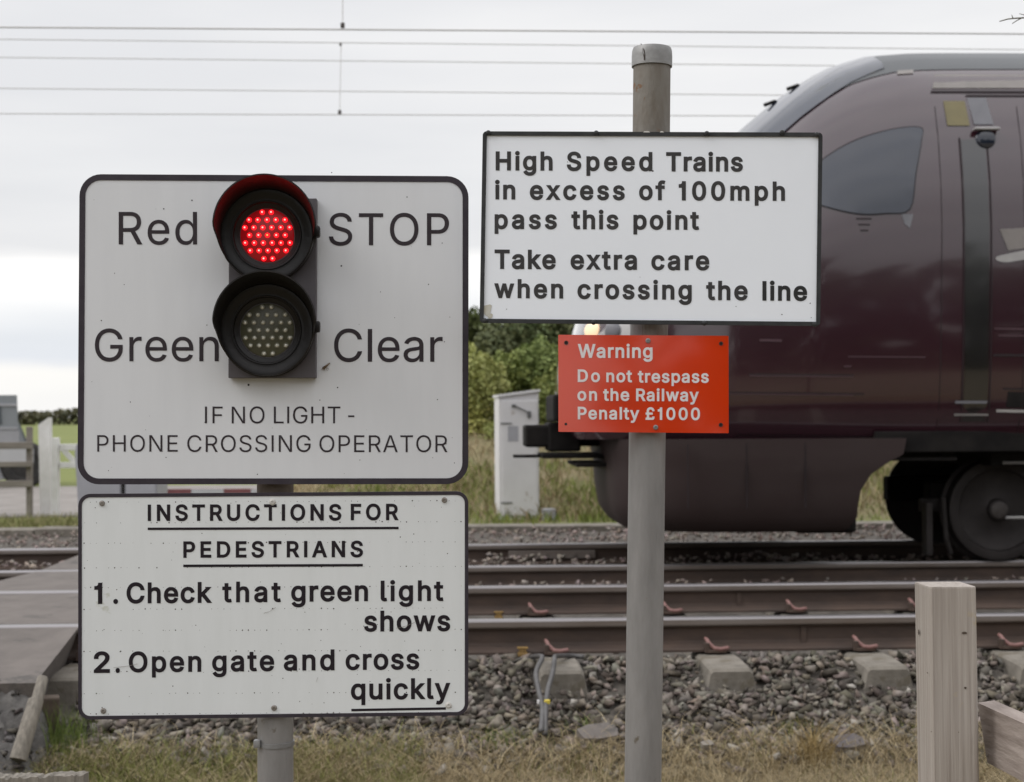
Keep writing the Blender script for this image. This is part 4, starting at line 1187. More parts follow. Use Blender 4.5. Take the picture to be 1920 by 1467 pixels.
    100: (424, [[219, -8, 195, -8, 164, -8, 136, 0, 111, 16, 87, 32, 68, 55, 55, 84, 41, 114, 34, 149, 34, 189, 34, 229, 41, 263, 55, 293, 69, 322, 88, 345, 112, 361, 136, 376, 164, 384, 196, 384, 219, 384, 238, 381, 253, 373, 268, 365, 279, 356, 287, 346, 296, 336, 302, 327, 306, 319, 308, 319, 309, 319, 311, 319, 311, 382, 311, 446, 311, 509, 331, 509, 351, 509, 372, 509, 372, 339, 372, 170, 372, 0, 352, 0, 332, 0, 313, 0, 313, 20, 313, 39, 313, 59, 311, 59, 309, 59, 307, 59, 302, 51, 295, 42, 287, 31, 278, 21, 267, 12, 252, 4, 238, -4], [181, 47, 205, 47, 227, 47, 247, 53, 263, 65, 279, 77, 291, 94, 299, 115, 308, 136, 312, 161, 312, 189, 312, 217, 308, 242, 300, 263, 292, 284, 279, 300, 263, 312, 247, 324, 228, 330, 205, 330, 181, 330, 161, 324, 145, 311, 129, 299, 116, 282, 108, 261, 100, 240, 96, 216, 96, 189, 96, 162, 100, 138, 109, 117, 117, 95, 129, 78, 145, 66, 161, 53]]),
    101: (404, [[238, -8, 212, -8, 175, -8, 143, 0, 117, 16, 90, 33, 70, 56, 56, 85, 41, 114, 34, 148, 34, 187, 34, 226, 41, 260, 55, 290, 69, 319, 89, 343, 115, 359, 141, 376, 171, 384, 205, 384, 226, 384, 246, 381, 266, 374, 285, 367, 303, 356, 319, 341, 335, 326, 348, 306, 357, 282, 366, 258, 371, 228, 371, 194, 371, 186, 371, 178, 371, 169, 272, 169, 174, 169, 75, 169, 75, 187, 75, 204, 75, 221, 163, 221, 250, 221, 338, 221, 329, 215, 319, 208, 310, 202, 310, 227, 306, 249, 298, 269, 290, 288, 278, 303, 263, 314, 247, 325, 228, 330, 205, 330, 182, 330, 163, 325, 146, 313, 130, 302, 118, 288, 109, 270, 100, 251, 96, 232, 96, 211, 96, 200, 96, 189, 96, 178, 96, 150, 101, 126, 110, 106, 120, 87, 134, 72, 151, 61, 168, 51, 189, 46, 212, 46, 228, 46, 241, 48, 254, 53, 266, 57, 277, 64, 285, 73, 294, 82, 301, 93, 306, 105, 325, 101, 345, 96, 365, 91, 359, 71, 349, 54, 335, 39, 321, 24, 303, 13, 283, 4, 262, -4]]),
    102: (254, [[154, 379, 228, 379, 228, 362, 228, 344, 228, 327, 154, 327, 80, 327, 6, 327, 6, 344, 6, 362, 6, 379, 80, 379], [101, 0, 81, 0, 81, 144, 81, 288, 81, 432, 81, 453, 86, 471, 96, 486, 106, 500, 119, 511, 135, 519, 152, 526, 169, 530, 187, 530, 201, 530, 213, 529, 222, 527, 232, 525, 238, 523, 243, 521, 238, 503, 233, 486, 227, 468, 224, 470, 220, 471, 215, 472, 210, 473, 203, 474, 195, 474, 176, 474, 163, 469, 154, 460, 146, 451, 142, 437, 142, 419, 142, 279, 142, 140, 142, 0, 121, 0]]),
    103: (425, [[238, -151, 207, -151, 179, -151, 155, -147, 134, -140, 113, -132, 96, -123, 82, -110, 69, -98, 58, -84, 51, -69, 67, -60, 84, -50, 101, -41, 107, -49, 113, -57, 122, -66, 130, -75, 141, -82, 154, -88, 168, -94, 186, -97, 207, -97, 238, -97, 263, -90, 282, -75, 302, -60, 311, -37, 311, -6, 311, 19, 311, 44, 311, 68, 310, 68, 308, 68, 306, 68, 301, 60, 295, 51, 287, 41, 278, 32, 267, 23, 252, 16, 238, 8, 219, 5, 195, 5, 164, 5, 137, 12, 113, 27, 88, 41, 69, 62, 55, 90, 41, 118, 34, 152, 34, 191, 34, 230, 41, 264, 55, 293, 69, 322, 88, 345, 112, 361, 137, 376, 165, 384, 196, 384, 220, 384, 239, 381, 253, 373, 268, 365, 280, 356, 288, 346, 297, 336, 303, 327, 308, 319, 309, 319, 311, 319, 313, 319, 313, 339, 313, 359, 313, 379, 333, 379, 353, 379, 372, 379, 372, 250, 372, 121, 372, -9, 372, -42, 365, -69, 350, -90, 335, -111, 316, -126, 291, -136, 266, -146], [181, 59, 205, 59, 228, 59, 248, 64, 264, 75, 280, 86, 292, 101, 300, 121, 308, 141, 312, 165, 312, 193, 312, 220, 308, 243, 300, 264, 292, 284, 280, 301, 264, 312, 248, 324, 228, 330, 205, 330, 181, 330, 161, 324, 145, 312, 129, 299, 117, 283, 109, 262, 100, 242, 96, 219, 96, 193, 96, 166, 100, 143, 109, 123, 117, 103, 129, 87, 145, 76, 162, 65]]),
    104: (410, [[114, 249, 114, 227, 114, 151, 114, 76, 114, 0, 93, 0, 73, 0, 53, 0, 53, 170, 53, 339, 53, 509, 73, 509, 93, 509, 114, 509, 114, 435, 114, 361, 114, 287, 110, 287, 106, 287, 102, 287, 114, 322, 131, 347, 152, 362, 174, 377, 199, 384, 227, 384, 253, 384, 276, 379, 295, 369, 315, 358, 330, 342, 341, 321, 352, 299, 357, 273, 357, 240, 357, 160, 357, 80, 357, 0, 337, 0, 316, 0, 296, 0, 296, 78, 296, 157, 296, 235, 296, 265, 288, 288, 273, 304, 258, 321, 237, 329, 210, 329, 192, 329, 175, 325, 161, 317, 146, 309, 135, 298, 126, 283, 118, 267]]),
    105: (167, [[73, 0, 53, 0, 53, 126, 53, 253, 53, 379, 73, 379, 93, 379, 114, 379, 114, 253, 114, 126, 114, 0, 93, 0], [95, 443, 84, 443, 72, 443, 62, 447, 54, 455, 45, 462, 41, 472, 41, 483, 41, 494, 45, 504, 54, 512, 62, 520, 72, 524, 84, 524, 95, 524, 106, 520, 114, 512, 122, 504, 126, 494, 126, 483, 126, 472, 122, 462, 114, 455, 106, 447]]),
    107: (381, [[132, 158, 110, 137, 110, 162, 110, 187, 110, 212, 113, 212, 117, 212, 121, 212, 175, 268, 230, 323, 284, 379, 310, 379, 335, 379, 360, 379, 301, 319, 243, 259, 184, 199, 182, 199, 179, 199, 177, 199, 155, 178], [73, 0, 53, 0, 53, 170, 53, 339, 53, 509, 73, 509, 93, 509, 114, 509, 114, 339, 114, 170, 114, 0, 93, 0], [320, 0, 294, 0, 245, 62, 197, 124, 148, 186, 162, 200, 177, 214, 191, 229, 252, 152, 312, 76, 372, 0, 346, 0]]),
    108: (189, [[147, -2, 139, -2, 110, -2, 88, 5, 74, 20, 60, 35, 53, 57, 53, 84, 53, 226, 53, 367, 53, 509, 73, 509, 93, 509, 114, 509, 114, 372, 114, 235, 114, 99, 114, 81, 116, 69, 120, 62, 125, 55, 133, 52, 146, 52, 152, 52, 157, 52, 160, 53, 164, 53, 167, 54, 170, 54, 173, 37, 177, 20, 181, 3, 175, 1, 169, 0, 162, -1, 154, -2]]),
    109: (610, [[73, 0, 53, 0, 53, 126, 53, 253, 53, 379, 72, 379, 92, 379, 112, 379, 112, 351, 112, 323, 112, 295, 111, 295, 109, 295, 108, 295, 113, 316, 121, 332, 132, 346, 144, 359, 157, 369, 172, 376, 187, 383, 203, 386, 219, 386, 247, 386, 270, 378, 287, 361, 305, 344, 316, 322, 321, 295, 318, 295, 315, 295, 312, 295, 317, 313, 325, 329, 337, 343, 349, 357, 364, 367, 381, 375, 398, 382, 416, 386, 437, 386, 459, 386, 479, 381, 497, 372, 515, 362, 530, 348, 541, 328, 551, 309, 557, 285, 557, 255, 557, 170, 557, 85, 557, 0, 536, 0, 516, 0, 496, 0, 496, 85, 496, 169, 496, 254, 496, 281, 488, 301, 473, 313, 457, 325, 439, 330, 419, 330, 402, 330, 387, 327, 374, 320, 362, 313, 352, 303, 345, 290, 339, 278, 335, 263, 335, 247, 335, 165, 335, 82, 335, 0, 315, 0, 295, 0, 274, 0, 274, 87, 274, 173, 274, 260, 274, 281, 267, 298, 253, 311, 239, 324, 221, 330, 199, 330, 185, 330, 171, 327, 158, 320, 144, 313, 134, 303, 126, 289, 118, 276, 114, 258, 114, 238, 114, 159, 114, 79, 114, 0, 93, 0]]),
    110: (410, [[114, 249, 114, 227, 114, 151, 114, 76, 114, 0, 93, 0, 73, 0, 53, 0, 53, 126, 53, 253, 53, 379, 72, 379, 92, 379, 112, 379, 112, 349, 112, 318, 112, 287, 109, 287, 106, 287, 102, 287, 114, 322, 131, 347, 152, 362, 174, 377, 199, 384, 227, 384, 253, 384, 276, 379, 295, 369, 314, 358, 330, 342, 341, 321, 352, 299, 357, 273, 357, 240, 357, 160, 357, 80, 357, 0, 337, 0, 316, 0, 296, 0, 296, 78, 296, 157, 296, 235, 296, 265, 288, 288, 273, 304, 258, 321, 237, 329, 210, 329, 192, 329, 175, 325, 161, 317, 146, 309, 135, 298, 126, 283, 118, 267]]),
    111: (415, [[242, -8, 207, -8, 173, -8, 143, 0, 117, 16, 91, 33, 71, 56, 56, 85, 41, 114, 34, 149, 34, 187, 34, 227, 41, 262, 56, 291, 71, 321, 91, 343, 117, 360, 143, 376, 173, 384, 207, 384, 242, 384, 273, 376, 299, 360, 325, 343, 345, 321, 359, 291, 374, 262, 381, 227, 381, 187, 381, 149, 374, 114, 359, 85, 345, 56, 325, 33, 299, 16, 273, 0], [182, 46, 207, 46, 233, 46, 254, 53, 270, 66, 287, 79, 299, 96, 307, 117, 315, 139, 319, 162, 319, 187, 319, 213, 315, 236, 307, 258, 299, 280, 287, 297, 270, 310, 254, 323, 233, 330, 207, 330, 182, 330, 161, 323, 145, 310, 129, 297, 116, 280, 108, 258, 100, 237, 96, 213, 96, 187, 96, 162, 100, 139, 108, 117, 116, 96, 129, 79, 145, 66, 161, 53]]),
    112: (424, [[73, -143, 53, -143, 53, 31, 53, 205, 53, 379, 72, 379, 92, 379, 112, 379, 112, 359, 112, 339, 112, 319, 114, 319, 116, 319, 118, 319, 123, 327, 129, 336, 137, 346, 145, 356, 157, 365, 171, 373, 186, 381, 205, 384, 229, 384, 261, 384, 289, 376, 313, 361, 337, 345, 356, 322, 370, 293, 383, 263, 390, 229, 390, 189, 390, 149, 383, 114, 370, 84, 356, 55, 337, 32, 313, 16, 289, 0, 261, -8, 229, -8, 206, -8, 187, -4, 173, 4, 158, 12, 146, 21, 138, 31, 130, 42, 123, 51, 118, 59, 117, 59, 115, 59, 114, 59, 114, -8, 114, -76, 114, -143, 93, -143], [197, 47, 220, 47, 244, 47, 263, 53, 279, 66, 295, 78, 308, 95, 316, 117, 324, 138, 328, 162, 328, 189, 328, 216, 324, 240, 316, 261, 308, 282, 296, 299, 280, 311, 264, 324, 244, 330, 220, 330, 197, 330, 177, 324, 161, 312, 145, 300, 133, 284, 125, 263, 117, 242, 113, 217, 113, 189, 113, 161, 117, 136, 125, 115, 133, 94, 146, 77, 162, 65, 178, 53]]),
    113: (424, [[372, 31, 372, -143, 351, -143, 331, -143, 311, -143, 311, -76, 311, -8, 311, 59, 309, 59, 308, 59, 306, 59, 302, 51, 295, 42, 287, 31, 278, 21, 267, 12, 252, 4, 238, -4, 219, -8, 195, -8, 164, -8, 136, 0, 111, 16, 87, 32, 68, 55, 55, 84, 41, 114, 34, 149, 34, 189, 34, 229, 41, 263, 55, 293, 69, 322, 88, 345, 112, 361, 136, 376, 164, 384, 196, 384, 219, 384, 238, 381, 253, 373, 268, 365, 279, 356, 287, 346, 296, 336, 302, 327, 307, 319, 309, 319, 311, 319, 313, 319, 313, 339, 313, 359, 313, 379, 332, 379, 352, 379, 372, 379, 372, 205], [181, 47, 205, 47, 227, 47, 247, 53, 263, 65, 279, 77, 291, 94, 299, 115, 308, 136, 312, 161, 312, 189, 312, 217, 308, 242, 300, 263, 292, 284, 279, 300, 263, 312, 247, 324, 228, 330, 205, 330, 181, 330, 161, 324, 145, 311, 129, 299, 116, 282, 108, 261, 100, 240, 96, 216, 96, 189, 96, 162, 100, 138, 109, 117, 117, 95, 129, 78, 145, 66, 161, 53]]),
    114: (259, [[73, 0, 53, 0, 53, 126, 53, 253, 53, 379, 72, 379, 92, 379, 112, 379, 112, 360, 112, 340, 112, 321, 113, 321, 114, 321, 115, 321, 122, 340, 135, 355, 152, 367, 170, 379, 190, 385, 213, 385, 218, 385, 223, 385, 229, 384, 235, 384, 240, 384, 243, 384, 243, 363, 243, 343, 243, 322, 242, 323, 237, 323, 230, 324, 223, 325, 215, 326, 207, 326, 189, 326, 173, 322, 159, 315, 145, 307, 134, 297, 126, 284, 118, 270, 114, 255, 114, 237, 114, 158, 114, 79, 114, 0, 93, 0]]),
    115: (365, [[211, -8, 182, -8, 156, -8, 133, -4, 112, 3, 92, 11, 75, 23, 62, 38, 49, 53, 40, 72, 36, 94, 55, 98, 74, 102, 94, 107, 99, 86, 109, 70, 124, 60, 139, 50, 158, 45, 181, 45, 208, 45, 229, 51, 244, 62, 260, 74, 268, 87, 268, 103, 268, 116, 263, 127, 254, 136, 245, 144, 231, 151, 212, 155, 191, 160, 170, 165, 149, 170, 115, 178, 89, 191, 72, 208, 55, 225, 47, 247, 47, 274, 47, 296, 53, 315, 65, 332, 77, 348, 94, 361, 115, 370, 136, 380, 160, 384, 187, 384, 213, 384, 235, 380, 254, 372, 272, 365, 287, 353, 299, 339, 310, 325, 319, 309, 324, 290, 305, 286, 287, 281, 268, 277, 263, 292, 255, 304, 243, 316, 230, 327, 212, 333, 187, 333, 165, 333, 146, 327, 131, 317, 116, 306, 109, 293, 109, 277, 109, 263, 114, 252, 124, 243, 134, 235, 150, 228, 172, 223, 191, 218, 210, 214, 229, 209, 264, 201, 290, 188, 306, 171, 323, 154, 331, 133, 331, 107, 331, 84, 325, 64, 312, 47, 300, 30, 282, 16, 260, 6, 237, -3]]),
    116: (227, [[138, 379, 204, 379, 204, 362, 204, 344, 204, 327, 138, 327, 72, 327, 6, 327, 6, 344, 6, 362, 6, 379, 72, 379], [65, 345, 65, 471, 85, 471, 106, 471, 126, 471, 126, 347, 126, 222, 126, 98, 126, 81, 129, 69, 136, 61, 143, 54, 154, 50, 170, 50, 174, 50, 179, 50, 185, 51, 191, 52, 197, 53, 202, 54, 206, 36, 209, 19, 213, 2, 207, 0, 200, -2, 192, -3, 184, -4, 176, -4, 168, -4, 136, -4, 110, 4, 92, 21, 74, 38, 65, 62, 65, 93, 65, 219]]),
    117: (410, [[211, -5, 182, -5, 157, -5, 134, 0, 115, 11, 95, 21, 80, 37, 69, 59, 58, 80, 53, 107, 53, 139, 53, 219, 53, 299, 53, 379, 73, 379, 93, 379, 114, 379, 114, 301, 114, 222, 114, 144, 114, 114, 121, 91, 137, 75, 152, 58, 173, 50, 200, 50, 218, 50, 235, 54, 249, 62, 264, 70, 275, 81, 283, 97, 292, 112, 296, 131, 296, 153, 296, 228, 296, 304, 296, 379, 316, 379, 337, 379, 357, 379, 357, 253, 357, 126, 357, 0, 337, 0, 318, 0, 298, 0, 298, 31, 298, 61, 298, 92, 301, 92, 304, 92, 307, 92, 295, 57, 279, 32, 257, 17, 235, 2]]),
    119: (567, [[158, 0, 138, 0, 99, 126, 61, 253, 23, 379, 44, 379, 66, 379, 87, 379, 103, 324, 118, 269, 133, 214, 140, 191, 147, 165, 154, 137, 161, 108, 168, 76, 175, 41, 172, 41, 168, 41, 165, 41, 172, 75, 179, 106, 186, 135, 193, 163, 199, 190, 206, 214, 221, 269, 237, 324, 252, 379, 273, 379, 295, 379, 316, 379, 332, 324, 347, 269, 362, 214, 368, 190, 375, 164, 382, 136, 388, 107, 395, 76, 402, 41, 399, 41, 395, 41, 391, 41, 399, 75, 406, 107, 413, 135, 420, 164, 427, 190, 434, 214, 449, 269, 465, 324, 480, 379, 502, 379, 523, 379, 545, 379, 506, 253, 468, 126, 429, 0, 409, 0, 389, 0, 368, 0, 352, 57, 335, 114, 319, 172, 314, 189, 309, 207, 305, 225, 300, 243, 295, 261, 291, 280, 286, 299, 281, 318, 277, 338, 281, 338, 286, 338, 291, 338, 286, 319, 281, 299, 277, 280, 272, 261, 267, 243, 263, 225, 258, 206, 253, 189, 248, 172, 231, 114, 215, 57, 199, 0, 178, 0]]),
    120: (379, [[44, 0, 21, 0, 71, 73, 121, 145, 171, 218, 171, 202, 171, 187, 171, 171, 124, 240, 76, 310, 29, 379, 52, 379, 76, 379, 100, 379, 116, 355, 132, 330, 147, 306, 160, 287, 170, 270, 179, 253, 188, 237, 198, 221, 207, 206, 197, 206, 186, 206, 175, 206, 185, 221, 194, 237, 202, 253, 211, 270, 221, 287, 233, 306, 249, 330, 266, 355, 282, 379, 305, 379, 328, 379, 352, 379, 304, 309, 256, 239, 209, 169, 209, 184, 209, 199, 209, 214, 258, 143, 308, 71, 358, 0, 334, 0, 310, 0, 287, 0, 268, 28, 249, 57, 231, 85, 219, 103, 209, 120, 200, 136, 191, 152, 182, 167, 173, 182, 183, 182, 194, 182, 205, 182, 195, 167, 186, 152, 178, 136, 170, 120, 160, 103, 148, 85, 129, 57, 110, 28, 91, 0, 68, 0]]),
    121: (389, [[51, -140, 47, -139, 52, -121, 57, -103, 61, -86, 65, -86, 68, -87, 71, -87, 83, -90, 94, -91, 104, -89, 114, -87, 122, -82, 130, -74, 138, -66, 145, -53, 151, -36, 155, -24, 159, -13, 163, -1, 114, 126, 66, 252, 17, 379, 40, 379, 62, 379, 84, 379, 111, 305, 138, 230, 165, 155, 174, 132, 181, 109, 187, 87, 193, 64, 199, 42, 206, 21, 198, 21, 191, 21, 184, 21, 190, 42, 196, 64, 202, 87, 209, 110, 216, 132, 224, 155, 251, 230, 278, 305, 305, 379, 327, 379, 349, 379, 371, 379, 316, 234, 260, 88, 204, -58, 196, -78, 187, -94, 177, -107, 166, -120, 153, -129, 139, -136, 125, -142, 109, -145, 91, -145, 81, -145, 72, -144, 65, -143, 57, -142]]),
    163: (425, [[43, 41, 37, 41, 37, 46, 37, 51, 37, 57, 57, 57, 71, 62, 80, 74, 89, 85, 93, 102, 93, 125, 90, 203, 88, 281, 85, 358, 84, 389, 90, 415, 102, 439, 115, 463, 133, 481, 156, 495, 179, 509, 207, 516, 239, 516, 266, 516, 289, 510, 310, 499, 331, 489, 348, 473, 362, 454, 375, 434, 384, 412, 387, 385, 368, 383, 348, 380, 328, 377, 325, 402, 315, 422, 300, 437, 285, 451, 264, 459, 240, 459, 218, 459, 200, 454, 186, 446, 172, 437, 162, 425, 155, 410, 148, 396, 145, 379, 146, 360, 148, 282, 151, 205, 153, 127, 154, 112, 151, 99, 145, 89, 140, 78, 132, 70, 123, 64, 113, 57, 103, 52, 92, 49, 82, 46, 71, 43, 61, 42, 51, 41], [124, 0, 37, 0, 37, 19, 37, 38, 37, 57, 125, 57, 213, 57, 301, 57, 312, 57, 319, 59, 324, 63, 328, 68, 330, 75, 330, 85, 330, 93, 330, 100, 330, 107, 349, 107, 368, 107, 388, 107, 388, 102, 388, 96, 388, 91, 388, 61, 380, 38, 366, 23, 352, 8, 330, 0, 299, 0, 212, 0], [128, 229, 37, 229, 37, 246, 37, 263, 37, 280, 128, 280, 220, 280, 311, 280, 311, 263, 311, 246, 311, 229, 220, 229]]),
}
GL = {chr(c): [[q[i:i + 6] for i in range(0, len(q), 6)] for q in g] for c, (a, g) in OUTLINES.items()}
ADV = {chr(c): a for c, (a, g) in OUTLINES.items()}
CAP = max(p[3] for s in GL['H'] for p in s) / 1000
_hx = sorted({p[2] for s in GL['H'] for p in s})
STEM = (_hx[1] - _hx[0]) / 1000
# lower-case l with a foot, as on road signs


def _poly(pts):
    return [[x, y, x, y, x, y] for x, y in pts]


FOOT_L = GL['l']                         # a foot on the l, as on road signs; the other boards have plain strokes
GL['l'] = [_poly([(53, 0), (53, 509), (118, 509), (118, 0)])]
GL['I'] = [_poly([(60, 0), (60, 509), (125, 509), (125, 0)])]
GL['1'] = [_poly([(150, 0), (150, 368), (60, 368), (60, 424), (104, 429), (132, 446), (148, 473), (154, 509), (215, 509), (215, 0)])]
ADV['l'], ADV['I'], ADV['1'] = 171, 185, 300


def _contour(s, x0):
    """one closed outline of cubic pieces -> polygon"""
    out = []
    n = len(s)
    for i in range(n):
        a, b = s[i], s[(i + 1) % n]
        p0, p1, p2, p3 = (a[2], a[3]), (a[4], a[5]), (b[0], b[1]), (b[2], b[3])
        chord = math.dist(p0, p3)
        bend = abs((p1[0] - p0[0]) * (p3[1] - p0[1]) - (p1[1] - p0[1]) * (p3[0] - p0[0])) + abs((p2[0] - p0[0]) * (p3[1] - p0[1]) - (p2[1] - p0[1]) * (p3[0] - p0[0]))
        m = 1 if chord < 1 or bend / chord < 1.5 else 5
        for k in range(m):
            t = k / m
            q = 1 - t
            out.append(((q ** 3 * p0[0] + 3 * q * q * t * p1[0] + 3 * q * t * t * p2[0] + t ** 3 * p3[0]) / 1000 + x0,
                        (q ** 3 * p0[1] + 3 * q * q * t * p1[1] + 3 * q * t * t * p2[1] + t ** 3 * p3[1]) / 1000))
    res = []
    for p in out:
        if not res or math.dist(p, res[-1]) > 0.0015:
            res.append(p)
    if math.dist(res[0], res[-1]) < 0.0015:
        res.pop()
    return res


def _area(c):
    return 0.5 * sum(a[0] * b[1] - b[0] * a[1] for a, b in zip(c, c[1:] + c[:1]))


def _grow(c, off, sgn):
    """move every side outwards by off (sgn: +1 when filled outlines run anticlockwise)"""
    out = []
    n = len(c)
    for i in range(n):
        a, b, d = c[i - 1], c[i], c[(i + 1) % n]
        l1, l2 = math.dist(a, b), math.dist(b, d)
        n1 = (sgn * (b[1] - a[1]) / l1, -sgn * (b[0] - a[0]) / l1)
        n2 = (sgn * (d[1] - b[1]) / l2, -sgn * (d[0] - b[0]) / l2)
        k = 1 + n1[0] * n2[0] + n1[1] * n2[1]
        k = max(k, 0.35)
        out.append((b[0] + off * (n1[0] + n2[0]) / k, b[1] + off * (n1[1] + n2[1]) / k))
    return out


_cache = {}


def glyph_mesh(ch, off, foot):
    key = (ch, round(off, 5), foot)
    if key in _cache:
        return _cache[key]
    cs = [_contour(s, 0.0) for s in (FOOT_L if foot and ch == 'l' else GL[ch])]
    ars = [_area(c) for c in cs]
    sgn = 1 if max(ars, key=abs) > 0 else -1
    if off:
        cs = [_grow(c, off, sgn) for c in cs]
    pts_, faces, base = [], [], 0
    for c in cs:
        pts_ += [Vector(p) for p in c]
        faces.append(list(range(base, base + len(c))))
        base += len(c)
    edges = [(f[i], f[(i + 1) % len(f)]) for f in faces for i in range(len(f))]
    vo, _e, fo, *_r = delaunay_2d_cdt(pts_, edges, [], 0, 1e-6)

    def wind(x, y):
        w = 0
        for c in cs:
            for (x1, y1), (x2, y2) in zip(c, c[1:] + c[:1]):
                if (y1 > y) != (y2 > y) and x < (x2 - x1) * (y - y1) / (y2 - y1) + x1:
                    w += 1 if y2 > y1 else -1
        return w * sgn
    keep = []
    for f in fo:
        cx_ = sum(vo[i].x for i in f) / len(f)
        cy_ = sum(vo[i].y for i in f) / len(f)
        if wind(cx_, cy_) > 0:
            keep.append(tuple(f))
    used = sorted({i for f in keep for i in f})
    rm = {u: k for k, u in enumerate(used)}
    V = np.array([(vo[i].x, vo[i].y) for i in used])
    _cache[key] = (V, [tuple(rm[i] for i in f) for f in keep])
    return _cache[key]


def word_outline(word, off, space, foot):
    x, Vs, Fs, base = 0.0, [], [], 0
    for ch in word:
        V, F = glyph_mesh(ch, off, foot)
        Vs.append(V + (x, 0.0))
        Fs += [tuple(i + base for i in f) for f in F]
        base += len(V)
        x += ADV[ch] / 1000 + (0.030 if foot and ch == 'l' else 0) + space
    return np.concatenate(Vs), Fs


class Board:
    """A sign board: an upright plane with its own empty; picture positions are turned into board coordinates (x right, y away, z up)."""

    def __init__(self, name, label, cat, cx, cy, d, yaw):
        self.o = at(cx, cy, d)
        self.yaw = R(yaw)
        self.U = Vector((math.cos(self.yaw), math.sin(self.yaw), 0))
        self.N = Vector((math.sin(self.yaw), -math.cos(self.yaw), 0))   # towards the viewer
        self.e = thing(name, label, cat, self.o, self.yaw)

    def xy(self, px, py):
        r = ray(px, py)
        t = (self.o - CAM_POS).dot(self.N) / r.dot(self.N)
        p = CAM_POS + r * t - self.o
        return p.dot(self.U), p.z

    def at(self, px, py, n=0.0):
        x, z = self.xy(px, py)
        return Vector((x, -n, z))

    def rrect(self, corners, rad, inset=0, seg=8):
        (x0, y0), (x1, y1), (x2, y2), (x3, y3) = corners          # TL TR BR BL in picture units
        w = math.dist(corners[0], corners[1])
        h = math.dist(corners[0], corners[3])
        r = max(rad - inset, 0.5)
        out = []
        for cxn, cyn, a0 in ((inset + r, inset + r, 180), (w - inset - r, inset + r, 270), (w - inset - r, h - inset - r, 0), (inset + r, h - inset - r, 90)):
            for k in range(seg + 1):
                a = R(a0 + 90 * k / seg)
                u, v = (cxn + r * math.cos(a)) / w, (cyn + r * math.sin(a)) / h
                X = (x0 * (1 - u) + x1 * u) * (1 - v) + (x3 * (1 - u) + x2 * u) * v
                Y = (y0 * (1 - u) + y1 * u) * (1 - v) + (y3 * (1 - u) + y2 * u) * v
                out.append(self.xy(X, Y))
        return out

    def panel(self, corners, rad, m, thick=0.003, name='panel', bow=0.0):
        bm = bmesh.new()
        add_prism(bm, self.rrect(corners, rad), 0.0, thick, lambda x, z, h: Vector((x, h, z)))
        return obj(name, bm, m, self.e)

    def border(self, corners, rad, width, m, n=0.0012, name='border', back=0.0045):
        a, b = self.rrect(corners, rad, -0.6), self.rrect(corners, rad, width)
        bm = bmesh.new()
        k = len(a)
        ring = lambda pts, y: [bm.verts.new((x, y, z)) for x, z in pts]
        ao, bo, ai, bi = ring(a, -n), ring(b, -n), ring(a, back), ring(b, 0.001)
        for i in range(k):
            j = (i + 1) % k
            bm.faces.new((ao[i], bo[i], bo[j], ao[j]))
            bm.faces.new((ao[i], ao[j], ai[j], ai[i]))
            bm.faces.new((bo[i], bi[i], bi[j], bo[j]))
        return obj(name, bm, m, self.e)

    def line(self, words, m, ratio, slope=0.0, foot=False, n=0.0006, name='lettering', ul=None):
        """words: (text, x0, x1, baseline, cap top) in picture units."""
        off = (ratio * CAP - STEM) / (2 - 2 * ratio)
        parts = []
        for text, x0, x1, base, top in words:
            V, F = word_outline(text, 0.0, 0.0, foot)
            w0 = V[:, 0].max() - V[:, 0].min() + 2 * off
            sy = (base - top) / (CAP + 2 * off)
            gap = 0.0
            if len(text) > 1:
                gap = ((x1 - x0) / sy - w0) / (len(text) - 1)
                gap = max(-0.012, min(0.13, gap))
            V, F = word_outline(text, off, gap, foot)
            mn, mxx = V[:, 0].min(), V[:, 0].max()
            pts_ = []
            for x, y in V:
                px = x0 + (x - mn) / (mxx - mn) * (x1 - x0)
                pts_.append(self.at(px, base - (y + off) * sy + slope * (px - x0), n))
            parts.append((name, pts_, F))
        for xa, ya, xb, yb, h in ul or ():
            parts.append(('underline', [self.at(*p, n) for p in ((xa, ya), (xb, yb), (xb, yb + h), (xa, ya + h))], [(0, 1, 2, 3)]))
        for nm, pts_, F in parts:
            bm = bmesh.new()
            vs = [bm.verts.new(p) for p in pts_]
            for f in F:
                try:
                    bm.faces.new([vs[i] for i in f])
                except ValueError:
                    pass
            for f in bm.faces:              # all lettering faces the viewer
                f.normal_update()
                if f.normal.y > 0:
                    f.normal_flip()
            me = bpy.data.meshes.new(nm)
            bm.to_mesh(me)
            bm.free()
            link(nm, me, m, self.e)

    def screw(self, px, py, r, m, n=0.0, h=0.003, name='screw', washer=None, rec=True):
        c = self.at(px, py, n)
        bm = bmesh.new()
        prof = [(r, 0.0), (r, h * 0.4), (r * 0.82, h * 0.85), (r * 0.45, h)]
        prof += [(r * 0.40, h * 0.55), (0, h * 0.5)] if rec else [(0, h * 1.1)]
        if washer:
            prof = [(washer, 0.0), (washer * 0.97, h * 0.25), (r * 1.02, h * 0.3)] + prof[1:]
        add_lathe(bm, prof, c, Vector((1, 0, 0)), Vector((0, 0, 1)), Vector((0, -1, 0)), 16)
        return obj(name, bm, m, self.e, angle=35)

    def dots(self, pts, r, m, n=0.0004, name='pin_hole', label=None):
        bm = bmesh.new()
        for px, py, k in pts:
            c = self.at(px, py, n)
            vs = [bm.verts.new(c + Vector((math.cos(a) * r * k, 0, math.sin(a) * r * k))) for a in np.linspace(0, 2 * math.pi, 7)[:-1]]
            bm.faces.new(vs)
        return obj(name, bm, m, self.e)


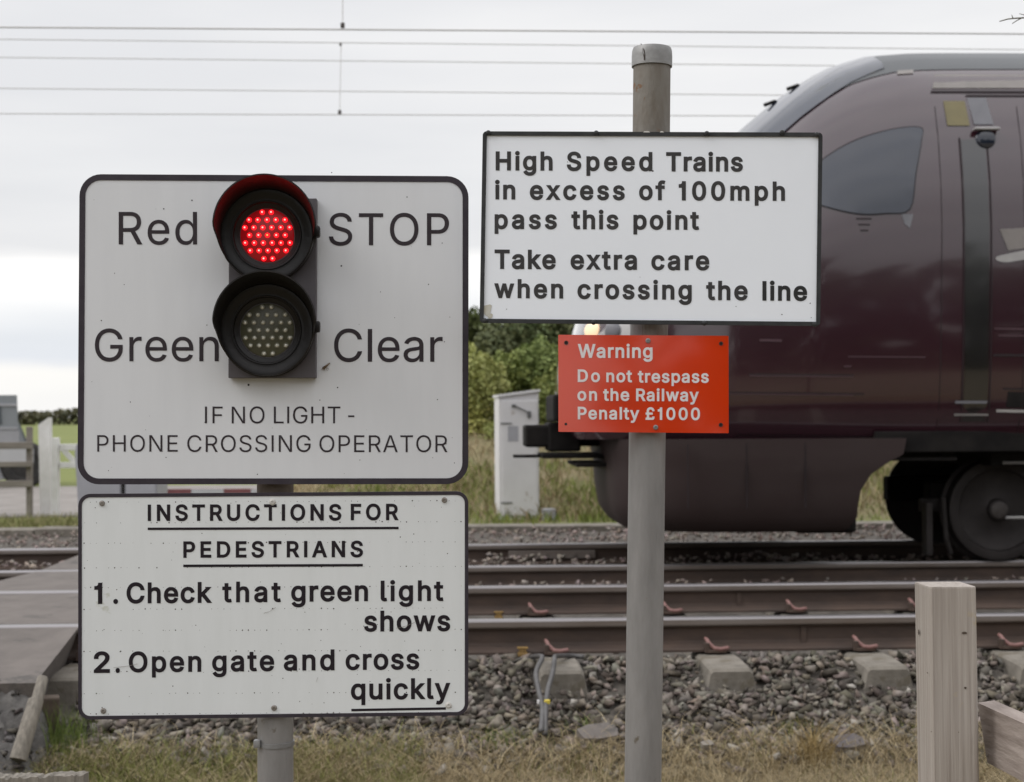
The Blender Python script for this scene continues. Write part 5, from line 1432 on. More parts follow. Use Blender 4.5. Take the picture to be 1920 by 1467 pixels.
# ------------------------------------------------------------------ posts
def post(name, label, pts, r, m, d, z0=-0.15, cap=None):
    """pts: (px, py) along the post's axis, top first; continued straight down into the ground."""
    a, b = at(*pts[0], d), at(*pts[-1], d)
    t = (b - a) / (b.z - a.z)
    foot = a + t * (z0 - a.z)
    e = thing(name, label, 'post', (foot.x, foot.y, 0))
    bm = bmesh.new()
    n = 14
    add_tube(bm, [a.lerp(foot, k / n) - e.location for k in range(n + 1)], r, 36)
    bm2 = obj('tube', bm, m, e, angle=50)
    return e, a - e.location, t


PR = 0.038
pr, top_r, tilt_r = post('sign_post', 'tall grey steel post with cracked metal cap, carrying the speed notice and red sign', [(1222.5, 104), (1214.5, 820), (1205.5, 1463)], PR, [M['galv']], 3.09)
# stained upper length above the notice
bm = bmesh.new()
q = at(1221, 262, 3.09) - pr.location
add_tube(bm, [top_r + (q - top_r) * k / 4 for k in range(5)], PR + 0.0007, 36)
obj('stained_top', bm, M['galv_old'], pr, angle=50)
bm = bmesh.new()
q0, q1 = at(1218, 596, 3.09) - pr.location, at(1217, 640, 3.09) - pr.location
add_tube(bm, [q0, q1], PR + 0.0006, 36)
obj('stained_middle', bm, M['galv_old'], pr, angle=50)
bm = bmesh.new()
axis = -tilt_r.normalized() * -1
axis = (top_r - (at(1214.5, 820, 3.09) - pr.location)).normalized()
ax = axis.cross(Vector((0, 1, 0))).normalized()
ay = axis.cross(ax)
add_lathe(bm, [(PR + 0.0012, -0.0245), (PR + 0.0040, -0.0245), (PR + 0.0042, -0.004), (PR + 0.0034, 0.008), (PR + 0.0012, 0.0145), (PR - 0.006, 0.0165), (0, 0.017)], top_r, ax, ay, axis, 40)
cap = obj('post_cap', bm, M['alu'], pr, angle=45)
bm = bmesh.new()
for dn, ht, w in ((0.0, 0.0, 0.0022),):
    pts_ = [(1198.5, 88.5), (1201.5, 96), (1202.0, 106), (1204.0, 115), (1204.0, 121), (1206.5, 121), (1206.5, 112), (1205.5, 104), (1203.5, 96), (1200.8, 89)]
    fr = 3.09 - PR - 0.004
    for sgn in (0,):
        vs = []
        for px, py in pts_:
            p = at(px, py, 3.09) - pr.location - top_r
            hgt = p.dot(axis)
            lx = p.dot(ax)
            rr_ = PR + 0.0048 - max(0, hgt - 0.004) * 0.35
            ly = math.sqrt(max(rr_ ** 2 - lx ** 2, 0))
            front = ay if ay.y < 0 else -ay
            vs.append(bm.verts.new(top_r + ax * lx + axis * hgt + front * ly))
        bm.faces.new(vs)
obj('crack', bm, M['crack'], cap)

pl, top_l, tilt_l = post('sign_post', 'shorter grey steel post under the two pedestrian crossing signs', [(516, 700), (516.5, 1000), (516.5, 1400)], PR, [M['galv']], 3.20)
bm = bmesh.new()
q0, q1 = at(517, 1389, 3.20) - pl.location, at(517, 1397, 3.20) - pl.location
add_tube(bm, [q0, q1], PR + 0.002, 36)
bx = at(481, 1395, 3.17) - pl.location
add_box(bm, bx.x - 0.006, bx.x + 0.008, bx.y - 0.006, bx.y + 0.012, bx.z - 0.008, bx.z + 0.008, bev=0.002)
obj('band_clamp', bm, M['alu'], pl, angle=40)
bm = bmesh.new()
q0, q1 = at(516, 905, 3.20) - pl.location, at(516, 925, 3.20) - pl.location
add_tube(bm, [q0, q1], PR + 0.0008, 36)
obj('dark_band', bm, M['wood_dark'], pl, angle=40)  # post coloured darker across the gap between the two boards

# ------------------------------------------------------------------ left upper board
A = Board('crossing_light_board', 'large white board with rounded dark border behind the red and green crossing lights', 'sign', 514, 618, 3.150, 2.0)
cA = [(150, 327.5), (878, 331.5), (877.5, 907.5), (146, 908)]
A.panel(cA, 40, M['white_a'])
A.border(cA, 40, 10.5, M['frame_dark'])
A.line([('Red', 222.7, 369.5, 458.7, 397.7), ('STOP', 616.6, 841.9, 460.3, 400.2)], M['ink'], 0.135)
A.line([('Green', 178, 410.2, 677.7, 617), ('Clear', 626.4, 829.9, 678.6, 617.1)], M['ink'], 0.135)
A.line([('IF', 384.4, 417.5, 794.1, 762.7), ('NO', 434.5, 496, 794.1, 762.7), ('LIGHT', 513.5, 638.3, 794.1, 762.7), ('-', 652.7, 664.5, 794.1, 762.7)], M['ink'], 0.122)
A.line([('PHONE', 182.4, 333.3, 847.2, 816.2), ('CROSSING', 351.2, 582.5, 847.6, 816.4), ('OPERATOR', 599, 839, 848, 816.6)], M['ink'], 0.122)
rr_ = random.Random(5)
A.dots([(rr_.uniform(170, 860), rr_.uniform(350, 890), rr_.uniform(0.4, 1.3)) for _ in range(46)] + [(307, 392, 1.4), (360, 376, 1.5), (640, 499, 1.8), (466, 722, 2.2), (633, 727, 1.5), (622, 324, 1.2)], 0.0011, M['ink'], name='dirt_speck')
# twig-like husk caught on the board and a fine hair
bm = bmesh.new()
add_tube(bm, [A.at(606, 691, 0.004), A.at(612, 687, 0.006), A.at(619, 681, 0.005)], [0.0026, 0.0024, 0.0012], 7)
add_tube(bm, [A.at(607, 690, 0.004), A.at(604, 693, 0.007)], [0.0022, 0.0008], 6)
for dx, dy in ((-3, 7), (3, 8), (6, 5)):
    add_tube(bm, [A.at(611, 688, 0.004), A.at(611 + dx, 688 + dy, 0.002)], 0.0004, 4)
hus = obj('dead_insect', bm, M['insect'], None, smooth=True)
hus.matrix_world = Matrix.Translation(A.o) @ Matrix.Rotation(A.yaw, 4, 'Z')
tag(hus, 'small brown dead insect stuck on white board beside the unlit lamp', 'insect')

# ------------------------------------------------------------------ left lower board
B = Board('instructions_board', 'white board headed INSTRUCTIONS FOR PEDESTRIANS with six screws', 'sign', 513, 1135, 3.152, 1.5)
cB = [(147.5, 927), (877.5, 922), (877.5, 1341), (147.5, 1349)]
B.panel(cB, 22, M['white_b'])
B.border(cB, 22, 6.0, M['frame_dark'])
B.line([('INSTRUCTIONS', 277.1, 640.0, 977.3, 946.4), ('FOR', 657.7, 747.5, 975.9, 945.0)], M['ink_black'], 0.2, -0.0026, ul=[(277.1, 989.6, 747.4, 988.0, 4.6)])
B.line([('PEDESTRIANS', 343.8, 680.6, 1046.2, 1015.3)], M['ink_black'], 0.2, -0.0032, ul=[(343.8, 1058.9, 680.2, 1057.6, 4.8)])
B.line([('1', 176.9, 191.9, 1132.8, 1093), ('.', 212.5, 221.5, 1132.6, 1093), ('Check', 237.4, 397.8, 1131.8, 1092.6), ('that', 416.9, 526.8, 1129.9, 1091), ('green', 546, 690, 1128.6, 1089.6), ('light', 713.8, 831.6, 1127.9, 1089)],
       M['ink_black'], 0.195, -0.0075, foot=True)
B.line([('shows', 682.6, 844, 1184.6, 1145.4)], M['ink_black'], 0.195, -0.005)
B.line([('2', 176, 206.3, 1262.2, 1222), ('.', 216.8, 225, 1262.0, 1222), ('Open', 241.6, 377.5, 1261.0, 1222), ('gate', 397.8, 514, 1259.6, 1220.4), ('and', 532.2, 627.2, 1257.8, 1218.6), ('cross', 648, 786, 1256.6, 1217.4)],
       M['ink_black'], 0.195, -0.008)
B.line([('quickly', 658, 844.5, 1312.4, 1273)], M['ink_black'], 0.195, -0.009, foot=True, ul=[(658.8, 1329.4, 836, 1326.3, 4.6)])
for px, py, mm in ((191.5, 944, 'screw'), (511, 941.6, 'screw_white'), (833.3, 938, 'screw'), (194, 1333, 'screw'), (514, 1327.7, 'screw'), (841, 1322.5, 'screw_white')):
    B.screw(px, py, 0.0060, M[mm], 0.0, 0.0035, washer=0.0072 if mm == 'screw_white' else None)
rr_ = random.Random(9)
rows = []
for y0 in (942, 981, 1019, 1065, 1102, 1143, 1183, 1222, 1260, 1301, 1339):
    a, b = (158, 868)
    x = a
    while x < b:
        if rr_.random() < 0.62:
            rows.append((x + rr_.uniform(-.6, .6), y0 - (x - 158) * 0.004 + rr_.uniform(-.5, .5), rr_.choice((0.45, 0.55, 0.7, 0.8, 1.25))))
        x += 11.4
rows += [(rr_.uniform(160, 865), rr_.uniform(935, 1335), rr_.uniform(0.4, 1.2)) for _ in range(70)]
B.dots(rows, 0.00115, M['crack'], n=0.0003)
bm = bmesh.new()
for pts_ in ([(517, 1139), (505, 1147), (495, 1150)], [(213, 1252), (240, 1249), (258, 1245)], [(596, 1270), (593, 1279)], [(743, 1178), (762, 1174), (778, 1167)]):
    add_tube(bm, [B.at(x, y, 0.0012) for x, y in pts_], 0.0003, 4)
obj('scratch', bm, M['screw'], B.e)

# ------------------------------------------------------------------ speed notice
C = Board('speed_notice', 'white notice framed in black about High Speed Trains, on the tall post', 'sign', 1222, 428, 3.035, -4.2)
cC = [(906, 247.5), (1541.5, 250), (1537, 611), (900, 605)]
C.panel(cC, 7, M['white_c'])
C.border(cC, 7, 7.0, M['frame_c'], n=0.003, name='frame', back=0.006)
r_ = 0.208
C.line([('High', 929.4, 1036.2, 320.1, 284.2), ('Speed', 1062.7, 1223.2, 320.8, 285.0), ('Trains', 1248.9, 1392.8, 321.8, 285.6)], M['ink_faded'], r_, 0.003)
C.line([('in', 928.2, 966.2, 374.3, 338.4), ('excess', 993.5, 1171.4, 375.0, 339), ('of', 1198.3, 1247.7, 375.6, 339.6), ('100mph', 1272.6, 1471.8, 376.3, 340)], M['ink_faded'], r_, 0.004)
C.line([('pass', 927.4, 1044, 429.7, 393.8), ('this', 1071.3, 1159.5, 430.2, 394.2), ('point', 1187.6, 1310.9, 430.9, 394.9)], M['ink_faded'], r_, 0.004)
C.line([('Take', 927.4, 1042, 504.6, 468.2), ('extra', 1069.8, 1194.3, 505.6, 469.2), ('care', 1221.2, 1330, 506.7, 470.3)], M['ink_faded'], r_, 0.006)
C.line([('when', 926.6, 1056, 559.2, 523.2), ('crossing', 1082.8, 1297, 560.8, 524.6), ('the', 1324, 1401.9, 563, 526.6)], M['ink_faded'], r_, 0.008)
C.line([('line', 1429.5, 1513.3, 564, 527.4)], M['ink_new'], r_, 0.008)
for px, py in ((916, 250), (1118, 250.5), (1325, 251.5), (1466, 249.5), (1531, 253.5), (909.5, 602), (1113, 605), (1320.5, 606.5), (1527, 609)):
    C.screw(px, py, 0.0052, M['frame_c'], 0.003, 0.006, name='stud', rec=False)
bm = bmesh.new()
for poly in ([(906, 574), (919, 571), (922, 573), (919, 590), (913, 594), (907, 588)], [(914, 594), (921, 588), (924, 590), (923, 596), (917, 598)]):
    bm.faces.new([bm.verts.new(C.at(x, y, 0.0008)) for x, y in poly])
obj('tape_scrap', bm, M['tape'], C.e)
C.dots([(1224, 321, 2), (1466, 590, 1.4), (1519, 569, 1.4), (1521, 596, 1), (1064, 304, 1), (1200, 520, .8), (950, 580, 1), (1380, 575, 1)], 0.0009, M['crack'], name='dirt_speck')
# bracket hats behind the notice top (paint chips on the rim)
bm = bmesh.new()
for x0, x1 in ((1206, 1219), (1237, 1245)):
    bm.faces.new([bm.verts.new(C.at(x, y, 0.0034)) for x, y in ((x0, 249.2), (x1, 249.2), (x1 - 3, 246.8), (x0 + 2, 247))])
obj('paint_chip', bm, M['screw_white'], C.e)

# ------------------------------------------------------------------ red warning
D = Board('warning_plate', 'glossy red plate with white warning text below the white speed notice', 'sign', 1206, 720, 3.038, -3.0)
cD = [(1046.7, 628), (1366, 630), (1366.3, 812.6), (1047, 810)]
D.panel(cD, 1.5, M['red'], 0.0022)
r_ = 0.195
D.line([('Warning', 1083.3, 1223.5, 671.3, 645.2)], M['letter_white'], r_, 0.003)
D.line([('Do', 1083.3, 1124.9, 716.6, 693), ('not', 1136.8, 1185.3, 717, 693.4), ('trespass', 1195.8, 1328.8, 717.8, 694.2)], M['letter_white'], r_, 0.004)
D.line([('on', 1082.7, 1119.4, 751.6, 728), ('the', 1130.8, 1179.9, 752, 728.3), ('Railway', 1192.6, 1310.3, 752.4, 728.8)], M['letter_white'], r_, 0.004)
D.line([('Penalty', 1083.3, 1198.7, 786.5, 763), ('£1000', 1210.4, 1312.5, 787.6, 764.1)], M['letter_white'], r_, 0.006)
for px, py in ((1215, 639.2), (1229.4, 801.6)):
    D.screw(px, py, 0.0052, M['alu'], 0.0, 0.0035)
D.dots([(1061.6, 643, 1), (1352, 644.5, 1), (1061, 795.5, 1), (1351.5, 797, 1)], 0.0030, M['hole'], n=0.0004, name='hole')
bm = bmesh.new()
for px, py in ((1352, 644.5), (1351.5, 797), (1061.6, 643)):
    add_lathe(bm, [(0.0029, 0.0), (0.0030, 0.0011), (0.0041, 0.0011), (0.0043, 0.0)], D.at(px, py, 0.0003), Vector((1, 0, 0)), Vector((0, 0, 1)), Vector((0, -1, 0)), 14)
obj('eyelet', bm, M['crack'], D.e)

# ------------------------------------------------------------------ the two-lamp crossing signal
G = Board('crossing_signal', 'black two lamp signal on white board, red lamp lit above dark lamp', 'signal', 513.5, 542, 3.1475, 2.0)
bm = bmesh.new()
c4 = [(432.4, 374.4), (595.6, 375), (594, 709.8), (431, 709.8)]
pts_ = [G.xy(*p) for p in c4]
add_prism(bm, pts_, 0.0015, -0.022, lambda x, z, h: Vector((x, h, z)))
bmesh.ops.recalc_face_normals(bm, faces=bm.faces)
bmesh.ops.bevel(bm, geom=[e for e in bm.edges], offset=0.0012, segments=1, affect='EDGES')
obj('backplate', bm, M['plate'], G.e)
KPX = 3.15 / FPX                        # metres per picture unit at the board
ROWS = [(325, (405, 463)), (375, (320, 376, 436, 493, 552)), (425, (292, 350, 408, 466, 525, 582)), (475, (322, 381, 438, 496, 553)), (525, (295, 353, 411, 469, 526, 584)), (575, (327, 384, 441, 499, 557)), (627, (414, 471))]
FX, FZ, FN = Vector((1, 0, 0)), Vector((0, 0, 1)), Vector((0, -1, 0))


def hood_depth(deg):
    """how far the hood reaches forward at an angle measured from the right, anticlockwise: full over the top, cut away below"""
    a = (deg - 90 + 180) % 360 - 180    # 0 at the top
    a = abs(a)
    return float(np.interp(a, [0, 88, 93, 100, 118, 142, 160, 180], [1, 1, 0.90, 0.62, 0.46, 0.27, 0.20, 0.18]))


def lamp(name, cx, cy, rimx, rimy, lit):
    c = G.at(cx, cy, 0.022)
    bm = bmesh.new()                    # bezel stepping down to the lens
    add_lathe(bm, [(0.0985, 0.0), (0.0985, 0.010), (0.095, 0.013), (0.086, 0.013), (0.080, 0.009), (0.073, 0.009), (0.0715, 0.013), (0.0695, 0.0125), (0.068, 0.006), (0.0585, 0.002), (0.0565, -0.004), (0.0, -0.004)], c, FX, FZ, FN, 64)
    root = obj(name, bm, M['visor'], G.e, angle=35)
    bm = bmesh.new()
    add_lathe(bm, [(0.0562, -0.0036), (0.0562, 0.0005), (0.053, 0.0022), (0.0, 0.0026)], c, FX, FZ, FN, 48)
    obj('lens', bm, M['lens_red'] if lit else M['lens_dark'], root, angle=35)
    for ri, (y, xs) in enumerate(ROWS):
        for xi, x in enumerate(xs):
            p = c + FX * ((x - 436) / 3.492 * KPX) + FZ * ((476 - y) / 3.492 * KPX) + FN * 0.0024
            bm = bmesh.new()
            weak = lit and (ri, xi) == (3, 2)
            if lit:
                add_lathe(bm, [(0.0054, 0.0), (0.0052, 0.002), (0.0042, 0.0042), (0.0020, 0.0055)], p, FX, FZ, FN, 12, 0)
                add_lathe(bm, [(0.0020, 0.0055), (0.0011, 0.0061), (0, 0.0063)], p, FX, FZ, FN, 12, 1)
                obj('led', bm, [M['led_red'], M['led_weak'] if weak else M['led_core']], root, smooth=True)
            else:
                add_lathe(bm, [(0.0058, 0.0), (0.0056, 0.0012), (0.0050, 0.0014), (0.0046, 0.0004), (0.0036, 0.0002)], p, FX, FZ, FN, 14, 0)
                add_lathe(bm, [(0.0042, 0.0), (0.0040, 0.0026), (0.0028, 0.0048), (0, 0.0054)], p + FX * 0.0004 - FZ * 0.0004, FX, FZ, FN, 10, 1)
                obj('led', bm, [M['led_ring'], M['led_clear']], root, smooth=True)
    # hood
    depth = 0.112
    rw = at(rimx, rimy, 1.0)
    rim_world = CAM_POS + (rw - CAM_POS) * ((A.o - CAM_POS).dot(A.N) + depth + 0.03) / (rw - CAM_POS).dot(A.N)
    rl = Matrix.Rotation(-A.yaw, 3, 'Z') @ (rim_world - G.o)
    rl.y = -(0.022 + depth)
    n, kk = 96, 9
    bm = bmesh.new()
    grids = []
    for dr in (0.0, -0.0028):
        rows_ = []
        for i in range(n):
            deg = 360 * i / n
            a = R(deg)
            f1 = hood_depth(deg)
            col = []
            for k in range(kk + 1):
                f = f1 * k / kk
                cc = c.lerp(rl, f)
                r = (0.0975 * (1 - f) + 0.1005 * f) + dr + 0.004 * f * f
                col.append(bm.verts.new(cc + FX * math.cos(a) * r + FZ * math.sin(a) * r))
            rows_.append(col)
        grids.append(rows_)
    for i in range(n):
        j = (i + 1) % n
        for k in range(kk):
            bm.faces.new((grids[0][i][k], grids[0][j][k], grids[0][j][k + 1], grids[0][i][k + 1]))
            bm.faces.new((grids[1][i][k], grids[1][i][k + 1], grids[1][j][k + 1], grids[1][j][k]))
        bm.faces.new((grids[0][i][kk], grids[0][j][kk], grids[1][j][kk], grids[1][i][kk]))
    obj('hood', bm, M['visor'], root, angle=40)
    bm = bmesh.new()                    # latch at the right of the bezel
    q = G.at(cx + 92, cy - 6, 0.026)
    add_box(bm, q.x - 0.006, q.x + 0.008, q.y - 0.016, q.y + 0.006, q.z - 0.012, q.z + 0.012, bev=0.004)
    obj('latch', bm, M['visor'], root, angle=40)
    return root


lamp('red_lamp', 503.8, 444.5, 494.5, 421.5, True)['label'] = 'lit red lamp of glowing dots under a hood'
lamp('unlit_lamp', 503.8, 620.8, 494.5, 603.5, False)['label'] = 'dark unlit lamp of clear dots under a hood'

# ------------------------------------------------------------------ timber fence on the right
fence = thing('timber_fence', 'pale weathered square timber post with a rail running towards the viewer', 'fence', (0, 0, 0))
FD = 3.12
fl = at(1743, 1101.5, FD)
fr = at(1831, 1101.5, FD)
ztop = fl.z
bl = at(1714, 1093.5, FD + 0.098)
w = (fr - fl).length
ang = math.atan2((fr - fl).y, (fr - fl).x)
dpt = (bl - fl)
dpt.z = 0
fence.location = (fl.x, fl.y, 0)
bm = bmesh.new()
base = [Vector((0, 0, 0)), fr - fl, (fr - fl) + dpt, dpt]
lv = [-0.2, 0.2, 0.5, 0.8, 1.0, 1.15, ztop - 0.003, ztop]
rings = []
for i, z in enumerate(lv):
    sh = 1.0 if i < len(lv) - 1 else 0.985
    cen = sum((b for b in base), Vector()) / 4
    ring = []
    ch = 0.0045
    for q in range(4):
        p = cen + (base[q] - cen) * sh
        pn, pp = cen + (base[(q + 1) % 4] - cen) * sh, cen + (base[q - 1] - cen) * sh
        for t in (pp, pn):
            v_ = p + (t - p).normalized() * ch
            ring.append(bm.verts.new((v_.x + (z - ztop) * -0.006, v_.y, z + (0.0008 * random.random() if i == len(lv) - 1 else 0))))
    rings.append(ring)
for a, b in zip(rings, rings[1:]):
    for i in range(8):
        bm.faces.new((a[i], a[(i + 1) % 8], b[(i + 1) % 8], b[i]))
bm.faces.new(rings[-1])
bm.faces.new(rings[0][::-1])
obj('post', bm, M['wood'], fence)
# shallow drying cracks / knots on the post
bm = bmesh.new()
for px, py, rx, rz in ((1723.5, 1186, 1.6, 6), (1808, 1187, 5, 3), (1810, 1290, 2.5, 2.5), (1740, 1262, 1.3, 1.5), (1797, 1373, 1, 1), (1746, 1372, .8, 1)):
    if px < 1743:
        t = (1743 - px) / 29.0
        d = FD + 0.098 * t
        p = at(px, py, d) - fence.location + Vector((-0.0012, 0, 0))
        e1 = dpt.normalized()
        k = 3.0
    else:
        p = at(px, py, FD) - fence.location + Vector((0, -0.0010, 0))
        e1 = (fr - fl).normalized()
        k = 1.0
    vs = [bm.verts.new(p + e1 * math.cos(a) * rx * KPX * k * random.uniform(.7, 1.1) + FZ * math.sin(a) * rz * KPX * random.uniform(.7, 1.1)) for a in np.linspace(0, 2 * math.pi, 11)[:-1]]
    bm.faces.new(vs)
obj('knot', bm, M['wood_dark'], fence)
# rail
p0 = at(1833, 1318, FD + 0.10) - fence.location
dr = Vector((0.115, -0.993, 0)).normalized()
nrm = Vector((dr.y, -dr.x, 0)).normalized()         # towards -x
if nrm.x > 0:
    nrm = -nrm
bm = bmesh.new()
h, th, Lr = 0.118, 0.038, 2.6
rw_ = Matrix(((dr.x, -nrm.x, 0, p0.x), (dr.y, -nrm.y, 0, p0.y), (0, 0, 1, p0.z), (0, 0, 0, 1)))
prof = [(0, 0), (th, 0.004), (th, -h), (0, -h)]
rings = []
for s in (0, 0.05, 0.3, 0.8, 1.6, Lr):
    rings.append([bm.verts.new(rw_ @ Vector((s + (0.045 if (s == 0 and zz < -0.05) else 0), y, zz))) for y, zz in prof])
for a, b in zip(rings, rings[1:]):
    for i in range(4):
        bm.faces.new((a[i], a[(i + 1) % 4], b[(i + 1) % 4], b[i]))
bm.faces.new(rings[0][::-1])
bm.faces.new(rings[-1])
rl = obj('rail', bm, M['wood_rail'], fence)
bm = bmesh.new()
q = rw_ @ Vector((0.05, -0.001, -0.102))
add_lathe(bm, [(0.0035, 0), (0.003, 0.0015), (0, 0.002)], q, FX, FZ, nrm, 8)
obj('nail', bm, M['screw'], fence)
# other post of the fence, beside the viewer
bm = bmesh.new()
q = p0 + dr * (Lr - 0.05)
add_box(bm, q.x + 0.03, q.x + 0.13, q.y - 0.05, q.y + 0.05, -0.2, 1.3, bev=0.004)
obj('post', bm, M['wood'], fence)

# weathered post top at bottom left
bm = bmesh.new()
SD = 2.72
a = at(-40, 1459, SD)
b = at(156, 1454, SD)
nx = 46
tops, bots = [], []
for j in (0, 1, 2, 3):
    y = 0.012 * j
    for i in range(nx + 1):
        x = (b.x - a.x) * i / nx
        zz = random.uniform(-0.0016, 0.0016) + (0.003 if i > 30 else 0) - (0.004 if i in (12, 13, 27) else 0)
        tops.append(bm.verts.new((x, y, zz)))
        bots.append(bm.verts.new((x, y, -1.25)))
n1 = nx + 1
for j in range(3):
    for i in range(nx):
        k = j * n1 + i
        bm.faces.new((tops[k], tops[k + 1], tops[k + n1 + 1], tops[k + n1]))
ring = [(0, i) for i in range(nx + 1)] + [(j, nx) for j in (1, 2, 3)] + [(3, i) for i in range(nx - 1, -1, -1)] + [(j, 0) for j in (2, 1)]
ids = [j * n1 + i for j, i in ring]
for k in range(len(ids)):
    p, q = ids[k], ids[(k + 1) % len(ids)]
    bm.faces.new((bots[p], bots[q], tops[q], tops[p]))
o = obj('timber_post', bm, M['wood_old'])
o.location = a
tag(o, 'rough grey top of a weathered upright timber at the bottom left corner', 'post')

# ------------------------------------------------------------------ stake and stub beside the crossing
bm = bmesh.new()
p, q = at(81, 1268, 6.50), at(34, 1425, 6.34)
d_ = (q - p) / 4
add_tube(bm, [p, p + d_ * 0.1, p + d_ * 1.1 + Vector((0.004, 0, 0)), p + d_ * 1.2, p + d_ * 3, q], [0.018, 0.024, 0.026, 0.033, 0.036, 0.038], 9)
tag(obj('wooden_stake', bm, M['wood_old'], angle=40), 'pale wooden stake leaning at the corner of the crossing deck', 'stake')
bm = bmesh.new()
p = at(92, 1306, 6.74)
mm = Matrix.Translation((p.x, p.y, 0)) @ Matrix.Rotation(0.3, 4, 'Z')
add_box(bm, -0.045, 0.045, -0.045, 0.045, 0.0, p.z, m=mm, bev=0.008)
tag(obj('timber_stub', bm, M['wood_dark']), 'short dark timber stub behind the leaning stake', 'stub')

# ------------------------------------------------------------------ overhead wires
def wire(label, y0, y1, v, r, drop=None):
    bm = bmesh.new()
    (ua, za), (ub, zb) = on_v(0, y0, v), on_v(1920, y1, v)
    k = (zb - za) / (ub - ua)
    pts_ = [tr(u, v, za + k * (u - ua) + 0.0006 * (u - 1) ** 2 * 0.0) for u in np.linspace(-60, 60, 61)]
    add_tube(bm, pts_, r, 8)
    o = tag(obj('overhead_wire', bm, M['wire'], smooth=True), label, 'wire', 'overhead wires across the sky')
    for (xa, ya, xb, yb, clamps) in drop or ():
        bm = bmesh.new()
        pa, pb = on_v(xa, ya, v), on_v(xb, yb, v)
        add_tube(bm, [tr(*pa[:1], v, pa[1]), tr(*pb[:1], v, pb[1])], 0.0035, 6)
        obj('dropper', bm, M['wire'], o)
        for x, y, s in clamps:
            bm = bmesh.new()
            u, z = on_v(x, y, v)
            add_box(bm, u - 0.016 * s, u + 0.016 * s, v - 0.012, v + 0.012, z - 0.02 * s, z + 0.02 * s, bev=0.004)
            oc = obj('clamp', bm, M['clamp'], o)
            oc.rotation_euler = (0, 0, TA)
    return o


wire('topmost and thickest overhead wire in the sky, with a dark clamp', 51.5, 64, VC, 0.0062, [(643.5, -330, 642.5, 50, [(642.5, 48, 1.0)])])
wire('second overhead wire from the top, where the lower dropper begins', 74, 93.5, 15.2, 0.0046, [(639.5, 84, 637, 212, [(638.5, 84, 0.7), (637, 210.5, 1.0)])])
wire('third overhead wire from the top, ending behind the train roof curve', 108, 127, 16.4, 0.0050)
wire('fourth overhead wire from the top, second from the bottom', 166, 182.5, 16.4, 0.0050)
wire('lowest overhead wire, holding the clamp at the bottom of the dropper', 213.5, 219, 15.2, 0.0050)

# ------------------------------------------------------------------ things beyond the tracks
# white equipment cabinet behind the coupler
CD = 15.75
p = at(1011, 976, CD)
cab = thing('equipment_cabinet', 'tall white metal cabinet behind the train coupler on the far side', 'cabinet', (p.x, p.y, gz(15.9)), R(9))
hh = at(1004, 735, CD).z - gz(15.9)
bm = bmesh.new()
prof = [(-0.42, -0.1), (-0.42, hh - 0.055), (0.0, hh), (0.0, -0.1)]
add_prism(bm, prof, 0.0, 0.34, lambda x, z, y: Vector((x, y, z)))
prof = [(-0.435, hh - 0.057), (-0.435, hh - 0.032), (0.015, hh + 0.026), (0.015, hh + 0.002)]
add_prism(bm, prof, -0.02, 0.36, lambda x, z, y: Vector((x, y, z)))
obj('casing', bm, M['cab_white'], cab)
bm = bmesh.new()
add_box(bm, -0.395, -0.02, -0.014, -0.001, 0.06, hh - 0.09, bev=0.005)
dr_ = obj('door', bm, M['cab_white'], cab)
bm = bmesh.new()
add_tube(bm, [(-0.10, -0.03, hh - 0.22), (-0.26, -0.03, hh - 0.145)], 0.007, 6)
add_box(bm, -0.125, -0.085, -0.04, -0.014, hh - 0.27, hh - 0.20, bev=0.008)
add_box(bm, -0.29, -0.245, -0.035, -0.014, hh - 0.16, hh - 0.13, bev=0.006)
obj('handle', bm, M['cab_part'], dr_)
for z in (0.20, hh - 0.33):
    bm = bmesh.new()
    add_box(bm, -0.41, -0.29, -0.022, -0.0135, z - 0.006, z + 0.006)
    obj('hinge', bm, M['cab_part'], dr_)
bm = bmesh.new()
add_box(bm, -0.33, -0.22, -0.0165, -0.0145, hh - 0.52, hh - 0.36)
obj('notice', bm, M['cab_grey'], dr_)
bm = bmesh.new()
add_box(bm, 0.03, 0.17, -0.05, 0.08, -0.08, 0.13, bev=0.006)
add_box(bm, 0.04, 0.16, -0.052, -0.05, 0.0, 0.11)
o = obj('junction_box', bm, M['cab_grey'])
o.location = cab.location
o.rotation_euler = cab.rotation_euler
tag(o, 'small grey box on the ground right of the tall white cabinet', 'box')

# grey cabinet mostly hidden behind the left boards
p0, p1 = at(140, 830, 14.6), at(294, 830, 14.6)
gc = thing('lineside_cabinet', 'grey cabinet showing at the left edge and in the gap between the left boards', 'cabinet', (p0.x, p0.y, 0.5))
bm = bmesh.new()
w_, h_ = p1.x - p0.x, p0.z - 0.5
prof = [(0.05, -0.1), (0.03, 0.35), (0.0, h_ - 0.10), (0.015, h_ - 0.02), (0.05, h_), (w_, h_), (w_, -0.1)]
add_prism(bm, prof, 0.0, 0.45, lambda x, z, y: Vector((x, y, z)))
obj('casing', bm, M['cab_grey'], gc, angle=50)
bm = bmesh.new()
xg = at(231, 915, 14.6).x - p0.x
add_box(bm, xg - 0.016, xg + 0.016, -0.006, 0.0, 0.0, h_ - 0.05)
obj('door_gap', bm, M['train_black'], gc)
bm = bmesh.new()
add_box(bm, xg + 0.03, w_ - 0.01, -0.012, -0.001, 0.02, h_ - 0.06, bev=0.004)
dd = obj('door', bm, M['cab_grey'], gc)
bm = bmesh.new()
add_box(bm, 0.06, xg - 0.03, -0.012, -0.001, 0.02, h_ - 0.06, bev=0.004)
dd = obj('door', bm, M['cab_grey'], gc)
bm = bmesh.new()
add_box(bm, 0.05, 0.17, -0.018, -0.011, 0.155, 0.17)
add_box(bm, 0.06, 0.2, -0.018, -0.011, 0.105, 0.112)
obj('hinge', bm, M['cab_part'], dd)

